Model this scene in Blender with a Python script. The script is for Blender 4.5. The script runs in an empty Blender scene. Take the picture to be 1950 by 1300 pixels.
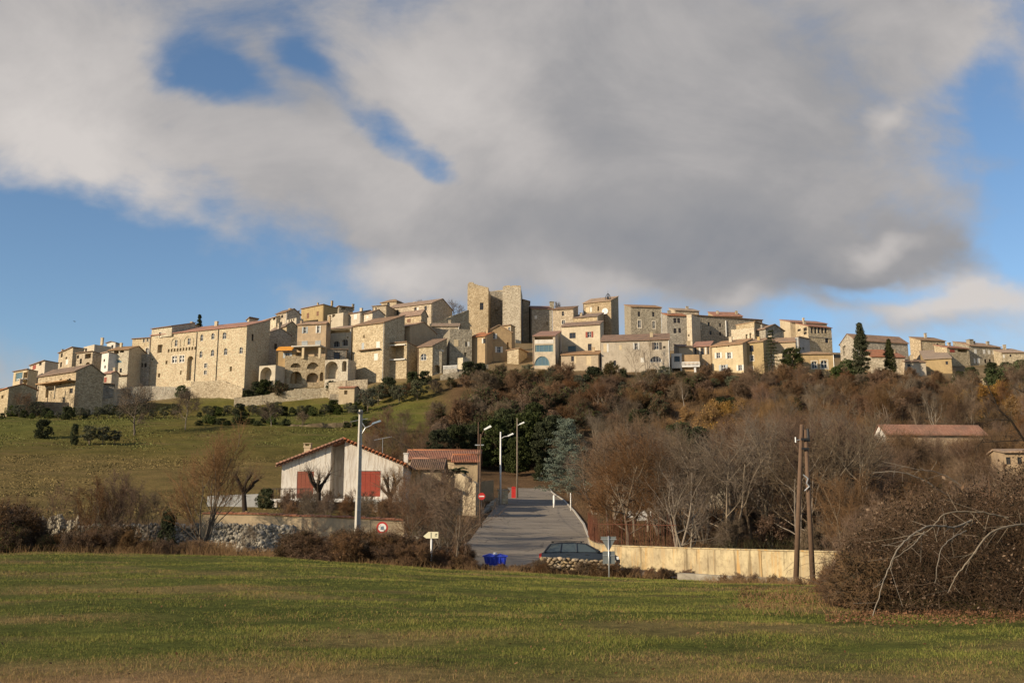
import bpy, math, random
import numpy as np
from mathutils import Vector, Matrix

S = bpy.context.scene
COL = S.collection
random.seed(7)
RNG = np.random.default_rng(7)

# ------------------------------------------------------------------ camera
F = 1896.0                      # focal length in photograph pixels (1950 wide)
TH = math.radians(10.6)         # upward pitch
EYE = 1.7
cam_d = bpy.data.cameras.new('camera'); cam = bpy.data.objects.new('camera', cam_d); COL.objects.link(cam)
cam_d.sensor_width = 36.0; cam_d.lens = 36.0 * F / 1950.0
cam_d.clip_start = 0.1; cam_d.clip_end = 6000.0
cam.location = (0, 0, EYE); cam.rotation_euler = (math.radians(90) + TH, 0, 0)
S.camera = cam
S.render.resolution_x = 1024; S.render.resolution_y = 682

# ------------------------------------------------------------------ light
SUN_AZ = math.radians(35)       # how far behind the camera the sun stands, measured from due left
SUN_EL = math.radians(21)
sdir = Vector((-math.cos(SUN_AZ) * math.cos(SUN_EL), -math.sin(SUN_AZ) * math.cos(SUN_EL), math.sin(SUN_EL)))
sun_d = bpy.data.lights.new('sun', 'SUN'); sun = bpy.data.objects.new('sun', sun_d); COL.objects.link(sun)
sun_d.energy = 5.0; sun_d.angle = math.radians(0.6); sun_d.color = (1.0, 0.83, 0.60)
sun.rotation_euler = sdir.to_track_quat('Z', 'Y').to_euler(); sun.location = sdir * 300

vs = S.view_settings
vs.view_transform = 'Standard'; vs.look = 'None'; vs.exposure = 0.30; vs.gamma = 1.0; vs.use_curve_mapping = False

world = bpy.data.worlds.new('World'); S.world = world; world.use_nodes = True
nt = world.node_tree; nt.nodes.clear()

class NB:                        # tiny node builder
    def __init__(s, t): s.t = t
    def n(s, typ, **kw):
        x = s.t.nodes.new(typ)
        for k, v in kw.items(): setattr(x, k, v)
        return x
    def l(s, a, b): s.t.links.new(a, b)
    def put(s, sock, v):
        if isinstance(v, (int, float, tuple, list)): sock.default_value = v
        else: s.l(v, sock)
    def m(s, op, a, b=0.0, c=0.0, clamp=False):
        x = s.n('ShaderNodeMath', operation=op, use_clamp=clamp)
        s.put(x.inputs[0], a); s.put(x.inputs[1], b)
        if len(x.inputs) > 2: s.put(x.inputs[2], c)
        return x.outputs[0]
    def noise(s, vec, scale, detail=4.0, rough=0.55, out='Fac', dist=0.0):
        x = s.n('ShaderNodeTexNoise'); s.l(vec, x.inputs['Vector'])
        x.inputs['Scale'].default_value = scale; x.inputs['Detail'].default_value = detail
        x.inputs['Roughness'].default_value = rough; x.inputs['Distortion'].default_value = dist
        return x.outputs[out]
    def smooth(s, v, a, b, lo=0.0, hi=1.0):
        x = s.n('ShaderNodeMapRange', interpolation_type='SMOOTHSTEP')
        s.put(x.inputs[0], v)
        for i, q in zip((1, 2, 3, 4), (a, b, lo, hi)): x.inputs[i].default_value = q
        return x.outputs[0]
    def mixc(s, f, a, b, mode='MIX'):
        x = s.n('ShaderNodeMix', data_type='RGBA', blend_type=mode)
        s.put(x.inputs[0], f)
        for sock, v in ((x.inputs[6], a), (x.inputs[7], b)):
            if isinstance(v, tuple): sock.default_value = (v + (1,))[:4]
            else: s.l(v, sock)
        return x.outputs[2]
    def ramp(s, f, stops):
        x = s.n('ShaderNodeValToRGB'); s.l(f, x.inputs[0]); e = x.color_ramp.elements
        while len(e) < len(stops): e.new(0.5)
        for q, (p, c) in zip(e, stops): q.position = p; q.color = (c + (1,))[:4]
        return x.outputs[0]
    def vmath(s, op, a, b):
        x = s.n('ShaderNodeVectorMath', operation=op); s.put(x.inputs[0], a); s.put(x.inputs[1], b)
        return x.outputs[0]

def kz(py):
    v = (650.0 - py) / F
    return (math.sin(TH) + v * math.cos(TH)) / (math.cos(TH) - v * math.sin(TH))
def kx(px, py):
    v = (650.0 - py) / F
    return ((px - 975.0) / F) / (math.cos(TH) - v * math.sin(TH))
def P(px, py, D):                # the point at distance D (metres ahead) along a sight line
    return Vector((kx(px, py) * D, D, EYE + kz(py) * D))

B = NB(nt)
tc = B.n('ShaderNodeTexCoord'); sep = B.n('ShaderNodeSeparateXYZ'); B.l(tc.outputs['Generated'], sep.inputs[0])
yy = B.m('MAXIMUM', B.m('ABSOLUTE', sep.outputs[1]), 0.25)
ca = B.m('DIVIDE', sep.outputs[0], yy); cb = B.m('DIVIDE', sep.outputs[2], yy)
comb = B.n('ShaderNodeCombineXYZ'); B.l(ca, comb.inputs[0]); B.l(cb, comb.inputs[1])
flat = comb.outputs[0]
stretch = B.n('ShaderNodeMapping'); B.l(flat, stretch.inputs[0])
stretch.inputs['Rotation'].default_value = (0, 0, math.radians(14)); stretch.inputs['Scale'].default_value = (1.0, 1.35, 1.0)
st = stretch.outputs[0]
w1 = B.noise(st, 3.2, 5, 0.55, 'Color')
warp = B.vmath('ADD', flat, B.vmath('MULTIPLY', B.vmath('SUBTRACT', w1, (0.5, 0.5, 0.5)), (0.26, 0.20, 0.0)))
def blob(px, py, sx, sy, rot):
    mp = B.n('ShaderNodeMapping', vector_type='TEXTURE'); B.l(warp, mp.inputs[0])
    mp.inputs['Location'].default_value = (kx(px, py), kz(py), 0)
    mp.inputs['Rotation'].default_value = (0, 0, math.radians(rot))
    mp.inputs['Scale'].default_value = (sx / F, sy / F, 1)
    ln = B.n('ShaderNodeVectorMath', operation='LENGTH'); B.l(mp.outputs[0], ln.inputs[0])
    return B.smooth(ln.outputs['Value'], 0.0, 1.35, 1.0, 0.0)
CLOUDS = [(150, 150, 520, 300, -18, 0.95), (520, 330, 420, 190, -22, 1.0), (900, 300, 560, 330, -18, 1.3), (1350, 230, 640, 420, -5, 1.4), (1420, 480, 470, 130, -6, 1.1),
          (780, 575, 230, 75, 6, 0.9), (1840, 605, 300, 60, 6, 0.95), (1440, 580, 70, 45, 0, 0.5), (1625, 480, 85, 38, -15, 0.7),
          (1900, 285, 110, 35, 10, 0.5), (1690, 228, 60, 40, 20, 0.5), (-60, 130, 380, 280, 0, 0.9), (1760, 20, 260, 130, -20, 0.8),
          (1000, -250, 1500, 330, 0, 0.9), (860, 470, 300, 110, -15, 0.7),
          (390, 150, 170, 105, -35, -1.5), (585, 95, 75, 120, 10, -1.05), (690, 235, 110, 70, -40, -1.2), (790, 315, 120, 50, -30, -1.5), (470, 190, 170, 60, -30, -0.55),
          (1480, 392, 200, 26, 0, -0.3), (1930, 330, 190, 290, 0, -1.1), (250, 560, 640, 165, -14, -1.3), (1640, 555, 130, 26, -8, -0.9), (1560, 615, 90, 30, 0, -0.6), (1900, 480, 160, 90, 0, -0.8), (1670, 420, 110, 60, 0, -0.4), (1900, 120, 90, 130, 0, -0.5), (140, 450, 400, 130, -5, -0.8)]
dens = B.m('MULTIPLY_ADD', B.noise(st, 1.1, 2), 0.5, -0.1)
for (px, py, sx, sy, rot, w) in CLOUDS: dens = B.m('MULTIPLY_ADD', blob(px, py, sx, sy, rot), w, dens)
fb = B.noise(st, 4.2, 10, 0.6, dist=0.5)
dens = B.m('MULTIPLY_ADD', B.m('SUBTRACT', fb, 0.5), 2.7, dens)
dens = B.m('MULTIPLY_ADD', B.m('SUBTRACT', B.noise(st, 15.0, 8, 0.62), 0.5), 0.9, dens)
cover = B.smooth(dens, -0.3, 1.2)
shade = B.m('MULTIPLY_ADD', B.noise(st, 2.6, 6, 0.55), 0.9, 0.05)
for (px, py, sx, sy, rot, w) in [(150, 200, 400, 260, -15, 0.25), (850, 190, 260, 170, -30, 0.34), (760, 560, 170, 60, 0, 0.35), (1800, 590, 260, 70, 0, 0.75), (80, 300, 300, 120, -15, 0.2), (620, 330, 300, 120, -20, 0.15), (1625, 478, 90, 40, 0, 0.45),
                                 (1400, 480, 520, 150, -6, -0.36), (1250, 200, 520, 250, 0, -0.14), (1150, 570, 200, 40, 0, 0.15), (1690, 225, 60, 40, 20, 0.35), (1440, 580, 70, 45, 0, 0.3)]:
    shade = B.m('MULTIPLY_ADD', blob(px, py, sx, sy, rot), w, shade)
shade = B.m('MULTIPLY_ADD', B.m('SUBTRACT', fb, 0.5), 0.7, shade)
cc = B.ramp(shade, [(0.05, (0.20, 0.21, 0.235)), (0.36, (0.285, 0.28, 0.287)), (0.62, (0.40, 0.38, 0.372)), (0.95, (0.53, 0.497, 0.475))])
sky = B.n('ShaderNodeTexSky', sky_type='NISHITA'); sky.sun_disc = False
sky.sun_elevation = SUN_EL; sky.sun_rotation = math.atan2(sdir.x, sdir.y)
sky.air_density = 1.0; sky.dust_density = 0.1; sky.ozone_density = 3.0
bg1 = B.n('ShaderNodeBackground'); bg1.inputs[1].default_value = 0.105; hs = B.n('ShaderNodeHueSaturation'); hs.inputs['Saturation'].default_value = 1.02; B.l(sky.outputs[0], hs.inputs['Color']); B.l(hs.outputs[0], bg1.inputs[0])
bg2 = B.n('ShaderNodeBackground'); bg2.inputs[1].default_value = 1.0; B.l(cc, bg2.inputs[0])
mx = B.n('ShaderNodeMixShader'); B.l(cover, mx.inputs[0]); B.l(bg1.outputs[0], mx.inputs[1]); B.l(bg2.outputs[0], mx.inputs[2])
wo = B.n('ShaderNodeOutputWorld'); B.l(mx.outputs[0], wo.inputs[0])

# ------------------------------------------------------------------ materials
M = {}
def mat(name, build):
    m = bpy.data.materials.new(name); m.use_nodes = True
    t = m.node_tree; b = NB(t); bsdf = t.nodes['Principled BSDF']
    bsdf.inputs['Specular IOR Level'].default_value = 0.2
    build(b, bsdf); M[name] = m; return m
def objcoord(b):                 # object space, shifted by a random amount for every object
    t = b.n('ShaderNodeTexCoord'); oi = b.n('ShaderNodeObjectInfo')
    return b.vmath('ADD', t.outputs['Object'], b.vmath('MULTIPLY', (1.0, 1.7, 0.6), b.m('MULTIPLY', oi.outputs['Random'], 140.0))), oi.outputs['Random']
def bump(b, bsdf, h, dist, strength=1.0):
    x = b.n('ShaderNodeBump'); x.inputs['Strength'].default_value = strength; x.inputs['Distance'].default_value = dist
    b.l(h, x.inputs['Height']); b.l(x.outputs[0], bsdf.inputs['Normal'])
def bright(b, col, rnd, amp):
    col = b.mixc(1.0, col, b.ramp(rnd, [(0.0, (1 - amp,) * 3), (1.0, (1 + amp * .6,) * 3)]), 'MULTIPLY')
    h = b.n('ShaderNodeHueSaturation'); r2 = b.m('FRACT', b.m('MULTIPLY', rnd, 7.31)); r3 = b.m('FRACT', b.m('MULTIPLY', rnd, 13.7))
    b.l(b.m('MULTIPLY_ADD', r2, .010, .494), h.inputs['Hue']); b.l(b.m('MULTIPLY_ADD', r3, .4, .72), h.inputs['Saturation']); b.l(col, h.inputs['Color']); return h.outputs[0]
def stone(name, c1, c2, c3, cell=0.4, amp=0.15, stain=0.5):
    def f(b, bsdf):
        v, r = objcoord(b)
        vo = b.n('ShaderNodeTexVoronoi'); vo.inputs['Scale'].default_value = 1.0 / cell
        sq = b.vmath('MULTIPLY', v, (1.0, 1.0, 1.6)); b.l(sq, vo.inputs['Vector'])
        sx = b.n('ShaderNodeSeparateColor'); b.l(vo.outputs['Color'], sx.inputs[0])
        col = b.ramp(sx.outputs[0], [(0.0, tuple(q * 0.74 for q in c1)), (0.35, c1), (0.7, c2), (1.0, tuple(min(q * 1.12, .6) for q in c2))])
        n1 = b.noise(v, 0.35, 6, 0.65)
        col = b.mixc(b.smooth(n1, 0.46, 0.68, 0, stain), col, c3)
        n2 = b.noise(b.vmath('MULTIPLY', v, (1.6, 1.6, 0.25)), 0.9, 5, 0.6)
        col = b.mixc(b.smooth(n2, 0.5, 0.75, 0, stain * .6), col, tuple(q * .55 for q in c3))
        col = b.mixc(b.smooth(vo.outputs['Distance'], 0.33, 0.62, 0, 0.35), col, tuple(q * .6 for q in c1))
        b.l(bright(b, col, r, amp), bsdf.inputs['Base Color']); bsdf.inputs['Roughness'].default_value = 0.95
        bump(b, bsdf, b.m('MULTIPLY_ADD', vo.outputs['Distance'], -1.0, b.m('MULTIPLY', n1, .6)), 0.09, 0.8)
    mat(name, f)
def plaster(name, c1, c2, amp=0.1, stain=0.5):
    def f(b, bsdf):
        v, r = objcoord(b)
        n1 = b.noise(v, 0.5, 6, 0.65); n2 = b.noise(b.vmath('MULTIPLY', v, (1.5, 1.5, 0.22)), 1.0, 5, 0.6); n3 = b.noise(v, 1.9, 5, .75)
        col = b.mixc(b.smooth(n1, 0.4, 0.66, 0, stain), c1, c2)
        col = b.mixc(b.smooth(n2, 0.52, 0.74, 0, stain * .7), col, tuple(q * .6 for q in c2))
        col = b.mixc(b.smooth(n3, 0.47, 0.66, 0, .6), col, tuple(q * .66 for q in c1))
        b.l(bright(b, col, r, amp), bsdf.inputs['Base Color']); bsdf.inputs['Roughness'].default_value = 0.9
        bump(b, bsdf, n3, 0.05, .6)
    mat(name, f)
stone('stone_tan', (0.42, 0.335, 0.215), (0.53, 0.435, 0.295), (0.30, 0.235, 0.15))
stone('stone_warm', (0.44, 0.345, 0.215), (0.55, 0.45, 0.30), (0.31, 0.24, 0.15), 0.38)
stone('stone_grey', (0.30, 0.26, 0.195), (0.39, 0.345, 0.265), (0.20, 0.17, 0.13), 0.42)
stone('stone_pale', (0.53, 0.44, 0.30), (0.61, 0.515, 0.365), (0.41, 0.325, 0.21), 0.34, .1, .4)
plaster('plaster_cream', (0.53, 0.44, 0.30), (0.38, 0.30, 0.19), .16)
plaster('plaster_ochre', (0.44, 0.33, 0.185), (0.31, 0.225, 0.13), .16)
plaster('plaster_tan', (0.42, 0.295, 0.155), (0.29, 0.205, 0.12), .1, .8)
plaster('plaster_white', (0.66, 0.62, 0.56), (0.52, 0.47, 0.40))
plaster('plaster_orange', (0.42, 0.23, 0.10), (0.36, 0.20, 0.10))
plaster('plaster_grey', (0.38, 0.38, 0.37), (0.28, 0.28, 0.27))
def roofm(name, c1, c2, c3):
    def f(b, bsdf):
        v, r = objcoord(b)
        n1 = b.noise(b.vmath('MULTIPLY', v, (4.5, 1.2, 1.2)), 1.0, 4, 0.7); n2 = b.noise(v, 0.5, 5, 0.6); n3 = b.noise(v, 5.0, 3, .6)
        col = b.mixc(b.smooth(n1, 0.38, 0.64), c1, c2)
        col = b.mixc(b.smooth(n2, 0.46, 0.68, 0, .75), col, c3)
        col = b.mixc(b.smooth(n3, 0.5, 0.72, 0, .5), col, tuple(q * .5 for q in c1))
        b.l(bright(b, col, r, .2), bsdf.inputs['Base Color']); bsdf.inputs['Roughness'].default_value = 0.9
        bump(b, bsdf, n1, 0.06)
    mat(name, f)
roofm('roof_tan', (0.30, 0.185, 0.105), (0.40, 0.27, 0.165), (0.22, 0.165, 0.11))
roofm('roof_brown', (0.20, 0.125, 0.08), (0.29, 0.19, 0.125), (0.14, 0.105, 0.075))
roofm('roof_red', (0.32, 0.125, 0.065), (0.40, 0.19, 0.105), (0.23, 0.125, 0.08))
def plain(name, c, rough=0.7, var=0.25, scale=3.0, metal=0.0, spec=0.3, rnd=0.0):
    def f(b, bsdf):
        v, r = objcoord(b); n = b.noise(v, scale, 5, .6)
        col = b.mixc(n, tuple(min(1, q * (1 + var)) for q in c), tuple(q * (1 - var) for q in c))
        if rnd: col = bright(b, col, r, rnd)
        b.l(col, bsdf.inputs['Base Color']); bsdf.inputs['Roughness'].default_value = rough
        bsdf.inputs['Metallic'].default_value = metal; bsdf.inputs['Specular IOR Level'].default_value = spec
        bump(b, bsdf, n, .01, .3)
    mat(name, f)
plain('pane', (0.018, 0.020, 0.024), 0.12, .3, 1.0, 0, .5, .4)
plain('pane_blue', (0.10, 0.16, 0.19), 0.10, .3, 1.0, 0, .6)
plain('frame_wood', (0.20, 0.13, 0.08)); plain('frame_dark', (0.07, 0.05, 0.035)); plain('frame_white', (0.62, 0.60, 0.56)); plain('frame_teal', (0.16, 0.23, 0.23)); plain('surround', (0.60, 0.53, 0.42))
plain('shutter_w', (0.62, 0.60, 0.55)); plain('shutter_b', (0.17, 0.085, 0.05)); plain('shutter_g', (0.36, 0.39, 0.40)); plain('shutter_t', (0.13, 0.22, 0.22)); plain('shutter_r', (0.26, 0.06, 0.04)); plain('shutter_k', (0.10, 0.085, 0.075)); plain('shutter_c', (0.55, 0.44, 0.28))
plain('dark', (0.03, 0.026, 0.022)); plain('metal_dark', (0.04, 0.04, 0.042), .5, .2, 3, .6); plain('metal_pale', (0.45, 0.46, 0.47), .4, .2, 3, .5)
plain('awning', (0.62, 0.27, 0.035)); plain('teal_sheet', (0.08, 0.36, 0.38)); plain('rust', (0.12, 0.045, 0.025), .9, .4, 6)
plain('concrete', (0.43, 0.40, 0.35), .85, .25, 4); plain('wood_pole', (0.125, 0.078, 0.05), .85, .4, 5); plain('white_paint', (0.72, 0.71, 0.68), .5, .1)
plain('red_paint', (0.45, 0.03, 0.025), .45, .15); plain('red_door', (0.26, 0.045, 0.025), .6, .35, 2); plain('red_door_dull', (0.21, 0.062, 0.036), .7, .25, 2); plain('blue_plastic', (0.02, 0.045, 0.42), .4, .35, 5, 0, .5)
plain('sign_back', (0.20, 0.215, 0.21), .5, .2, 4, .4); plain('lamp_grey', (0.18, 0.23, 0.28), .35, .2, 4, .3); plain('lamp_glass', (0.66, 0.68, 0.66), .2, .1)
plain('car_paint', (0.030, 0.036, 0.045), .25, .15, 2, .3, .5); plain('car_glass', (0.05, 0.065, 0.07), .05, .2, 1, 0, .8); plain('rubber', (0.015, 0.015, 0.015), .9); plain('cream_sign', (0.70, 0.65, 0.45), .5, .1)
plain('bark', (0.16, 0.125, 0.09), .95, .45, 4, 0, .1, .35); plain('bark_pale', (0.25, 0.20, 0.145), .95, .4, 3, 0, .1, .2); plain('bark_dark', (0.045, 0.034, 0.026), .95, .4, 4, 0, .1)
plain('twig', (0.165, 0.104, 0.058), .95, .35, .8, 0, .1, .35); plain('twig_red', (0.165, 0.095, 0.052), .95, .35, .8, 0, .1, .35); plain('twig_grey', (0.165, 0.122, 0.08), .95, .35, .8, 0, .1, .3); plain('twig_gold', (0.26, 0.14, 0.035), .95, .4, .8, 0, .1, .3)
def leafm(name, c1, c2, rnd=.3):
    def f(b, bsdf):
        v, r = objcoord(b); g = b.n('ShaderNodeNewGeometry')
        col = b.mixc(g.outputs['Random Per Island'], c1, c2)
        n = b.noise(v, .9, 3); col = b.mixc(b.smooth(n, .45, .65, 0, .6), col, tuple(q * .7 for q in c1))
        b.l(bright(b, col, r, rnd), bsdf.inputs['Base Color']); bsdf.inputs['Roughness'].default_value = 0.85
        bsdf.inputs['Specular IOR Level'].default_value = .12
    mat(name, f)
leafm('leaf_dark', (0.032, 0.042, 0.016), (0.062, 0.072, 0.026)); leafm('leaf_cypress', (0.04, 0.046, 0.02), (0.075, 0.076, 0.032)); leafm('leaf_olive', (0.085, 0.09, 0.05), (0.13, 0.13, 0.08))
leafm('leaf_cedar', (0.10, 0.125, 0.10), (0.17, 0.19, 0.15)); leafm('leaf_green', (0.05, 0.075, 0.02), (0.095, 0.11, 0.035)); leafm('leaf_brown', (0.12, 0.068, 0.038), (0.22, 0.13, 0.065))
leafm('leaf_gold', (0.28, 0.15, 0.03), (0.36, 0.22, 0.05)); leafm('leaf_litter', (0.12, 0.06, 0.03), (0.25, 0.135, 0.065)); leafm('leaf_bramble', (0.022, 0.020, 0.010), (0.095, 0.052, 0.026))
leafm('rubble', (0.15, 0.13, 0.10), (0.42, 0.375, 0.295), .05); leafm('rubble_tan', (0.22, 0.165, 0.10), (0.38, 0.295, 0.185), .4)

# ------------------------------------------------------------------ mesh helpers
def link(o, parent=None):
    COL.objects.link(o)
    if parent: o.parent = parent
    return o
def np_mesh(name, V, Fq, m, smooth=False, col=None, parent=None):
    me = bpy.data.meshes.new(name); V = np.asarray(V, np.float32).reshape(-1, 3); Fq = np.asarray(Fq, np.int32)
    k = Fq.shape[1]; n = len(Fq)
    me.vertices.add(len(V)); me.vertices.foreach_set('co', V.ravel())
    me.loops.add(n * k); me.loops.foreach_set('vertex_index', Fq.ravel())
    me.polygons.add(n); me.polygons.foreach_set('loop_start', np.arange(0, n * k, k, dtype=np.int32))
    try: me.polygons.foreach_set('loop_total', np.full(n, k, np.int32))
    except Exception: pass
    if smooth: me.polygons.foreach_set('use_smooth', np.ones(n, bool))
    me.update(calc_edges=True)
    if col is not None:
        a = me.color_attributes.new('tint', 'FLOAT_COLOR', 'POINT')
        a.data.foreach_set('color', np.concatenate([col, np.ones((len(V), 1))], 1).astype(np.float32).ravel())
    if m: me.materials.append(M[m] if isinstance(m, str) else m)
    return link(bpy.data.objects.new(name, me), parent)
class MB:
    def __init__(s): s.v = []; s.f = []
    def add(s, pts, faces):
        o = len(s.v); s.v += [tuple(p) for p in pts]; s.f += [tuple(i + o for i in f) for f in faces]; return s
    def box(s, x0, x1, y0, y1, z0, z1):
        return s.add([(x0, y0, z0), (x1, y0, z0), (x1, y1, z0), (x0, y1, z0), (x0, y0, z1), (x1, y0, z1), (x1, y1, z1), (x0, y1, z1)],
                     [(0, 3, 2, 1), (4, 5, 6, 7), (0, 1, 5, 4), (1, 2, 6, 5), (2, 3, 7, 6), (3, 0, 4, 7)])
    def quad(s, a, b, c, d): return s.add([a, b, c, d], [(0, 1, 2, 3)])
    def prism(s, poly, axis, a, b):      # poly: list of 2D points; axis 'x': (y,z) extruded along x ; 'y': (x,z) ; 'z': (x,y)
        mk = {'x': lambda p, t: (t, p[0], p[1]), 'y': lambda p, t: (p[0], t, p[1]), 'z': lambda p, t: (p[0], p[1], t)}[axis]
        n = len(poly)
        return s.add([mk(p, a) for p in poly] + [mk(p, b) for p in poly],
                     [tuple(range(n))[::-1], tuple(range(n, 2 * n))] + [(i, (i + 1) % n, n + (i + 1) % n, n + i) for i in range(n)])
    def tube(s, p0, p1, r0, r1, k=8):
        p0 = Vector(p0); p1 = Vector(p1); d = (p1 - p0).normalized()
        a = d.cross(Vector((0, 0, 1)) if abs(d.z) < .9 else Vector((1, 0, 0))).normalized(); b = d.cross(a)
        ring = [(math.cos(2 * math.pi * i / k), math.sin(2 * math.pi * i / k)) for i in range(k)]
        pts = [p0 + (a * c + b * q) * r0 for c, q in ring] + [p1 + (a * c + b * q) * r1 for c, q in ring]
        return s.add(pts, [(i, (i + 1) % k, k + (i + 1) % k, k + i) for i in range(k)] + [tuple(range(k))[::-1], tuple(range(k, 2 * k))])
    def path(s, pts, r, k=6):
        for a, b in zip(pts[:-1], pts[1:]): s.tube(a, b, r, r, k)
        return s
    def build(s, name, m, parent=None, smooth=False):
        me = bpy.data.meshes.new(name); me.from_pydata(s.v, [], s.f); me.update()
        if m: me.materials.append(M[m])
        if smooth:
            for p in me.polygons: p.use_smooth = True
        return link(bpy.data.objects.new(name, me), parent)
def empty(name, loc, rz=0.0):
    o = bpy.data.objects.new(name, None); o.location = loc; o.rotation_euler = (0, 0, rz); o.empty_display_size = .3
    COL.objects.link(o); return o
def tag(o, label, cat, group=None, kind=None):
    o['label'] = label; o['category'] = cat
    if group: o['group'] = group
    if kind: o['kind'] = kind
    return o
def dup(root, loc, rz=0.0, sc=1.0, label=None, group=None):
    r = root.copy(); COL.objects.link(r); r.location = loc; r.rotation_euler = (0, 0, rz); r.scale = (sc, sc, sc) if isinstance(sc, (int, float)) else sc
    if label: r['label'] = label
    if group: r['group'] = group
    for ch in root.children:
        c = ch.copy(); COL.objects.link(c); c.parent = r
        for g in ch.children:
            d = g.copy(); COL.objects.link(d); d.parent = c
    return r
# ------------------------------------------------------------------ terrain
PXC = np.array([-500, 0, 250, 500, 700, 850, 975, 1100, 1300, 1600, 1950, 2500], float)
DT = {   # distance -> where the ground at that distance stands in the photograph, column by column
    52:  [1056, 1056, 1058, 1062, 1072, 1085, 1090, 1096, 1103, 1112, 1118, 1120],
    60:  [1050, 1050, 1053, 1057, 1062, 1067, 1073, 1078, 1090, 1101, 1108, 1110],
    64:  [1030, 1030, 1030, 1035, 1040, 1058, 1066, 1069, 1078, 1090, 1098, 1100],
    68:  [986, 986, 986, 988, 995, 1038, 1049, 1052, 1052, 1056, 1060, 1064],
    80:  [977, 977, 977, 977, 980, 1010, 1022, 1023, 1022, 1030, 1040, 1040],
    95:  [964, 964, 964, 966, 973, 985, 996, 1000, 995, 1000, 1005, 1005],
    120: [925, 925, 935, 945, 945, 955, 963, 965, 958, 960, 955, 950],
    150: [880, 880, 885, 890, 905, 925, 936, 937, 915, 900, 895, 890],
    180: [842, 842, 845, 845, 855, 875, 888, 882, 855, 838, 830, 830],
    215: [798, 798, 800, 800, 803, 800, 793, 790, 778, 768, 772, 775],
    243: [790, 788, 786, 782, 764, 726, 718, 718, 720, 726, 730, 732],
    252: [783, 776, 766, 742, 736, 712, 710, 710, 712, 718, 722, 726],
    270: [775, 762, 742, 705, 695, 682, 676, 676, 678, 692, 702, 710],
    300: [765, 742, 700, 660, 645, 652, 662, 660, 658, 676, 690, 700],
    330: [765, 742, 695, 655, 630, 640, 650, 652, 652, 672, 690, 700],
    380: [785, 765, 715, 680, 650, 645, 645, 655, 665, 690, 710, 720],
    480: [870, 860, 830, 800, 790, 790, 790, 795, 800, 820, 830, 840]}
_D = [0.0, 14.0, 35.0] + list(DT)
_Z = [np.zeros(12), np.zeros(12), np.array([.22, .2, .15, .1, 0, -.15, -.25, -.35, -.45, -.5, -.5, -.5]) * .6] + [np.array([EYE + kz(p) * d for p in DT[d]]) for d in DT]
_D = np.array(_D); _Z = np.array(_Z)
GPX = np.arange(-500, 2501, 20.0); GD = np.arange(0, 481, 1.0)
_t = np.stack([np.interp(GD, _D, _Z[:, j]) for j in range(12)], 1)
_g = np.stack([np.interp(GPX, PXC, _t[i]) for i in range(len(GD))], 0)
def _blur(a, ax, r):
    k = np.hanning(2 * r + 3)[1:-1]; k /= k.sum(); p = [(0, 0), (0, 0)]; p[ax] = (r, r); a = np.pad(a, p, mode='edge')
    return np.apply_along_axis(lambda q: np.convolve(q, k, 'valid'), ax, a)
GZ = _blur(_g, 1, 5); GZ2 = _blur(GZ, 0, 7); _w = np.clip((GD - 66) / 20, 0, 1)[:, None]; GZ = _blur(GZ, 0, 2) * (1 - _w) + GZ2 * _w
def zt(px, D):
    px = np.clip(px, -500, 2499.9); far = np.clip((D - 479) / 420, 0, 1); Dc = np.clip(D, 0, 478.9)
    i = ((px + 500) / 20).astype(int); fx = (px + 500) / 20 - i; j = Dc.astype(int); fy = Dc - j
    z = (GZ[j, i] * (1 - fx) + GZ[j, i + 1] * fx) * (1 - fy) + (GZ[j + 1, i] * (1 - fx) + GZ[j + 1, i + 1] * fx) * fy
    return z * (1 - far * far * (3 - 2 * far))
def T(x, y):                     # ground height at a world point
    x = np.asarray(x, float); y = np.asarray(y, float); z = np.zeros(np.broadcast(x, y).shape); D = np.maximum(y, 6)
    for _ in range(3):
        px = 975 + F * x / (D * math.cos(TH) + (z - EYE) * math.sin(TH)); z = zt(px, np.maximum(y, 0))
    return z
def T1(x, y): return float(T(np.array([x]), np.array([y]))[0])
def G(px, D):                    # ground point below a sight-line column at a distance
    z = float(zt(np.array([px], float), np.array([D], float))[0]); x = (px - 975) / F * (D * math.cos(TH) + (z - EYE) * math.sin(TH))
    return Vector((x, D, z))
def wob(x, y, s=1.0):
    x = x / s; y = y / s
    return (np.sin(x * 1.3 + 2.1 * np.sin(y * .37)) + np.sin(y * 1.7 + 1.3 * np.sin(x * .53) + 1) + .6 * np.sin(2.9 * x + 1.9 * y + 2) + .6 * np.sin(2.3 * x - 3.1 * y)) / 3.2

# the road: a main street climbing away and a cross street along the field
def strip(name, L, R, m, lift, n=70):
    V = []; Fq = []
    for i in range(n + 1):
        t = i / n * (len(L) - 1); k = min(int(t), len(L) - 2); f = t - k
        a = Vector(L[k]).lerp(Vector(L[k + 1]), f); b = Vector(R[k]).lerp(Vector(R[k + 1]), f)
        for q in range(7):
            p = a.lerp(b, q / 6); V.append((p.x, p.y, T1(p.x, p.y) + lift))
    for i in range(n):
        for q in range(6): o = i * 7 + q; Fq.append((o, o + 1, o + 8, o + 7))
    return np_mesh(name, V, Fq, m, True)
def g2(px, D): p = G(px, D); return (p.x, p.y, 0)
ML = [g2(815, 61), g2(868, 66), g2(893, 72), g2(905, 80), g2(922, 95), g2(940, 112), g2(957, 130), g2(972, 148), g2(966, 153)]
MR = [g2(1140, 61), g2(1128, 66), g2(1122, 72), g2(1119, 80), g2(1110, 95), g2(1092, 112), g2(1073, 130), g2(1050, 148), g2(1046, 153)]
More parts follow.
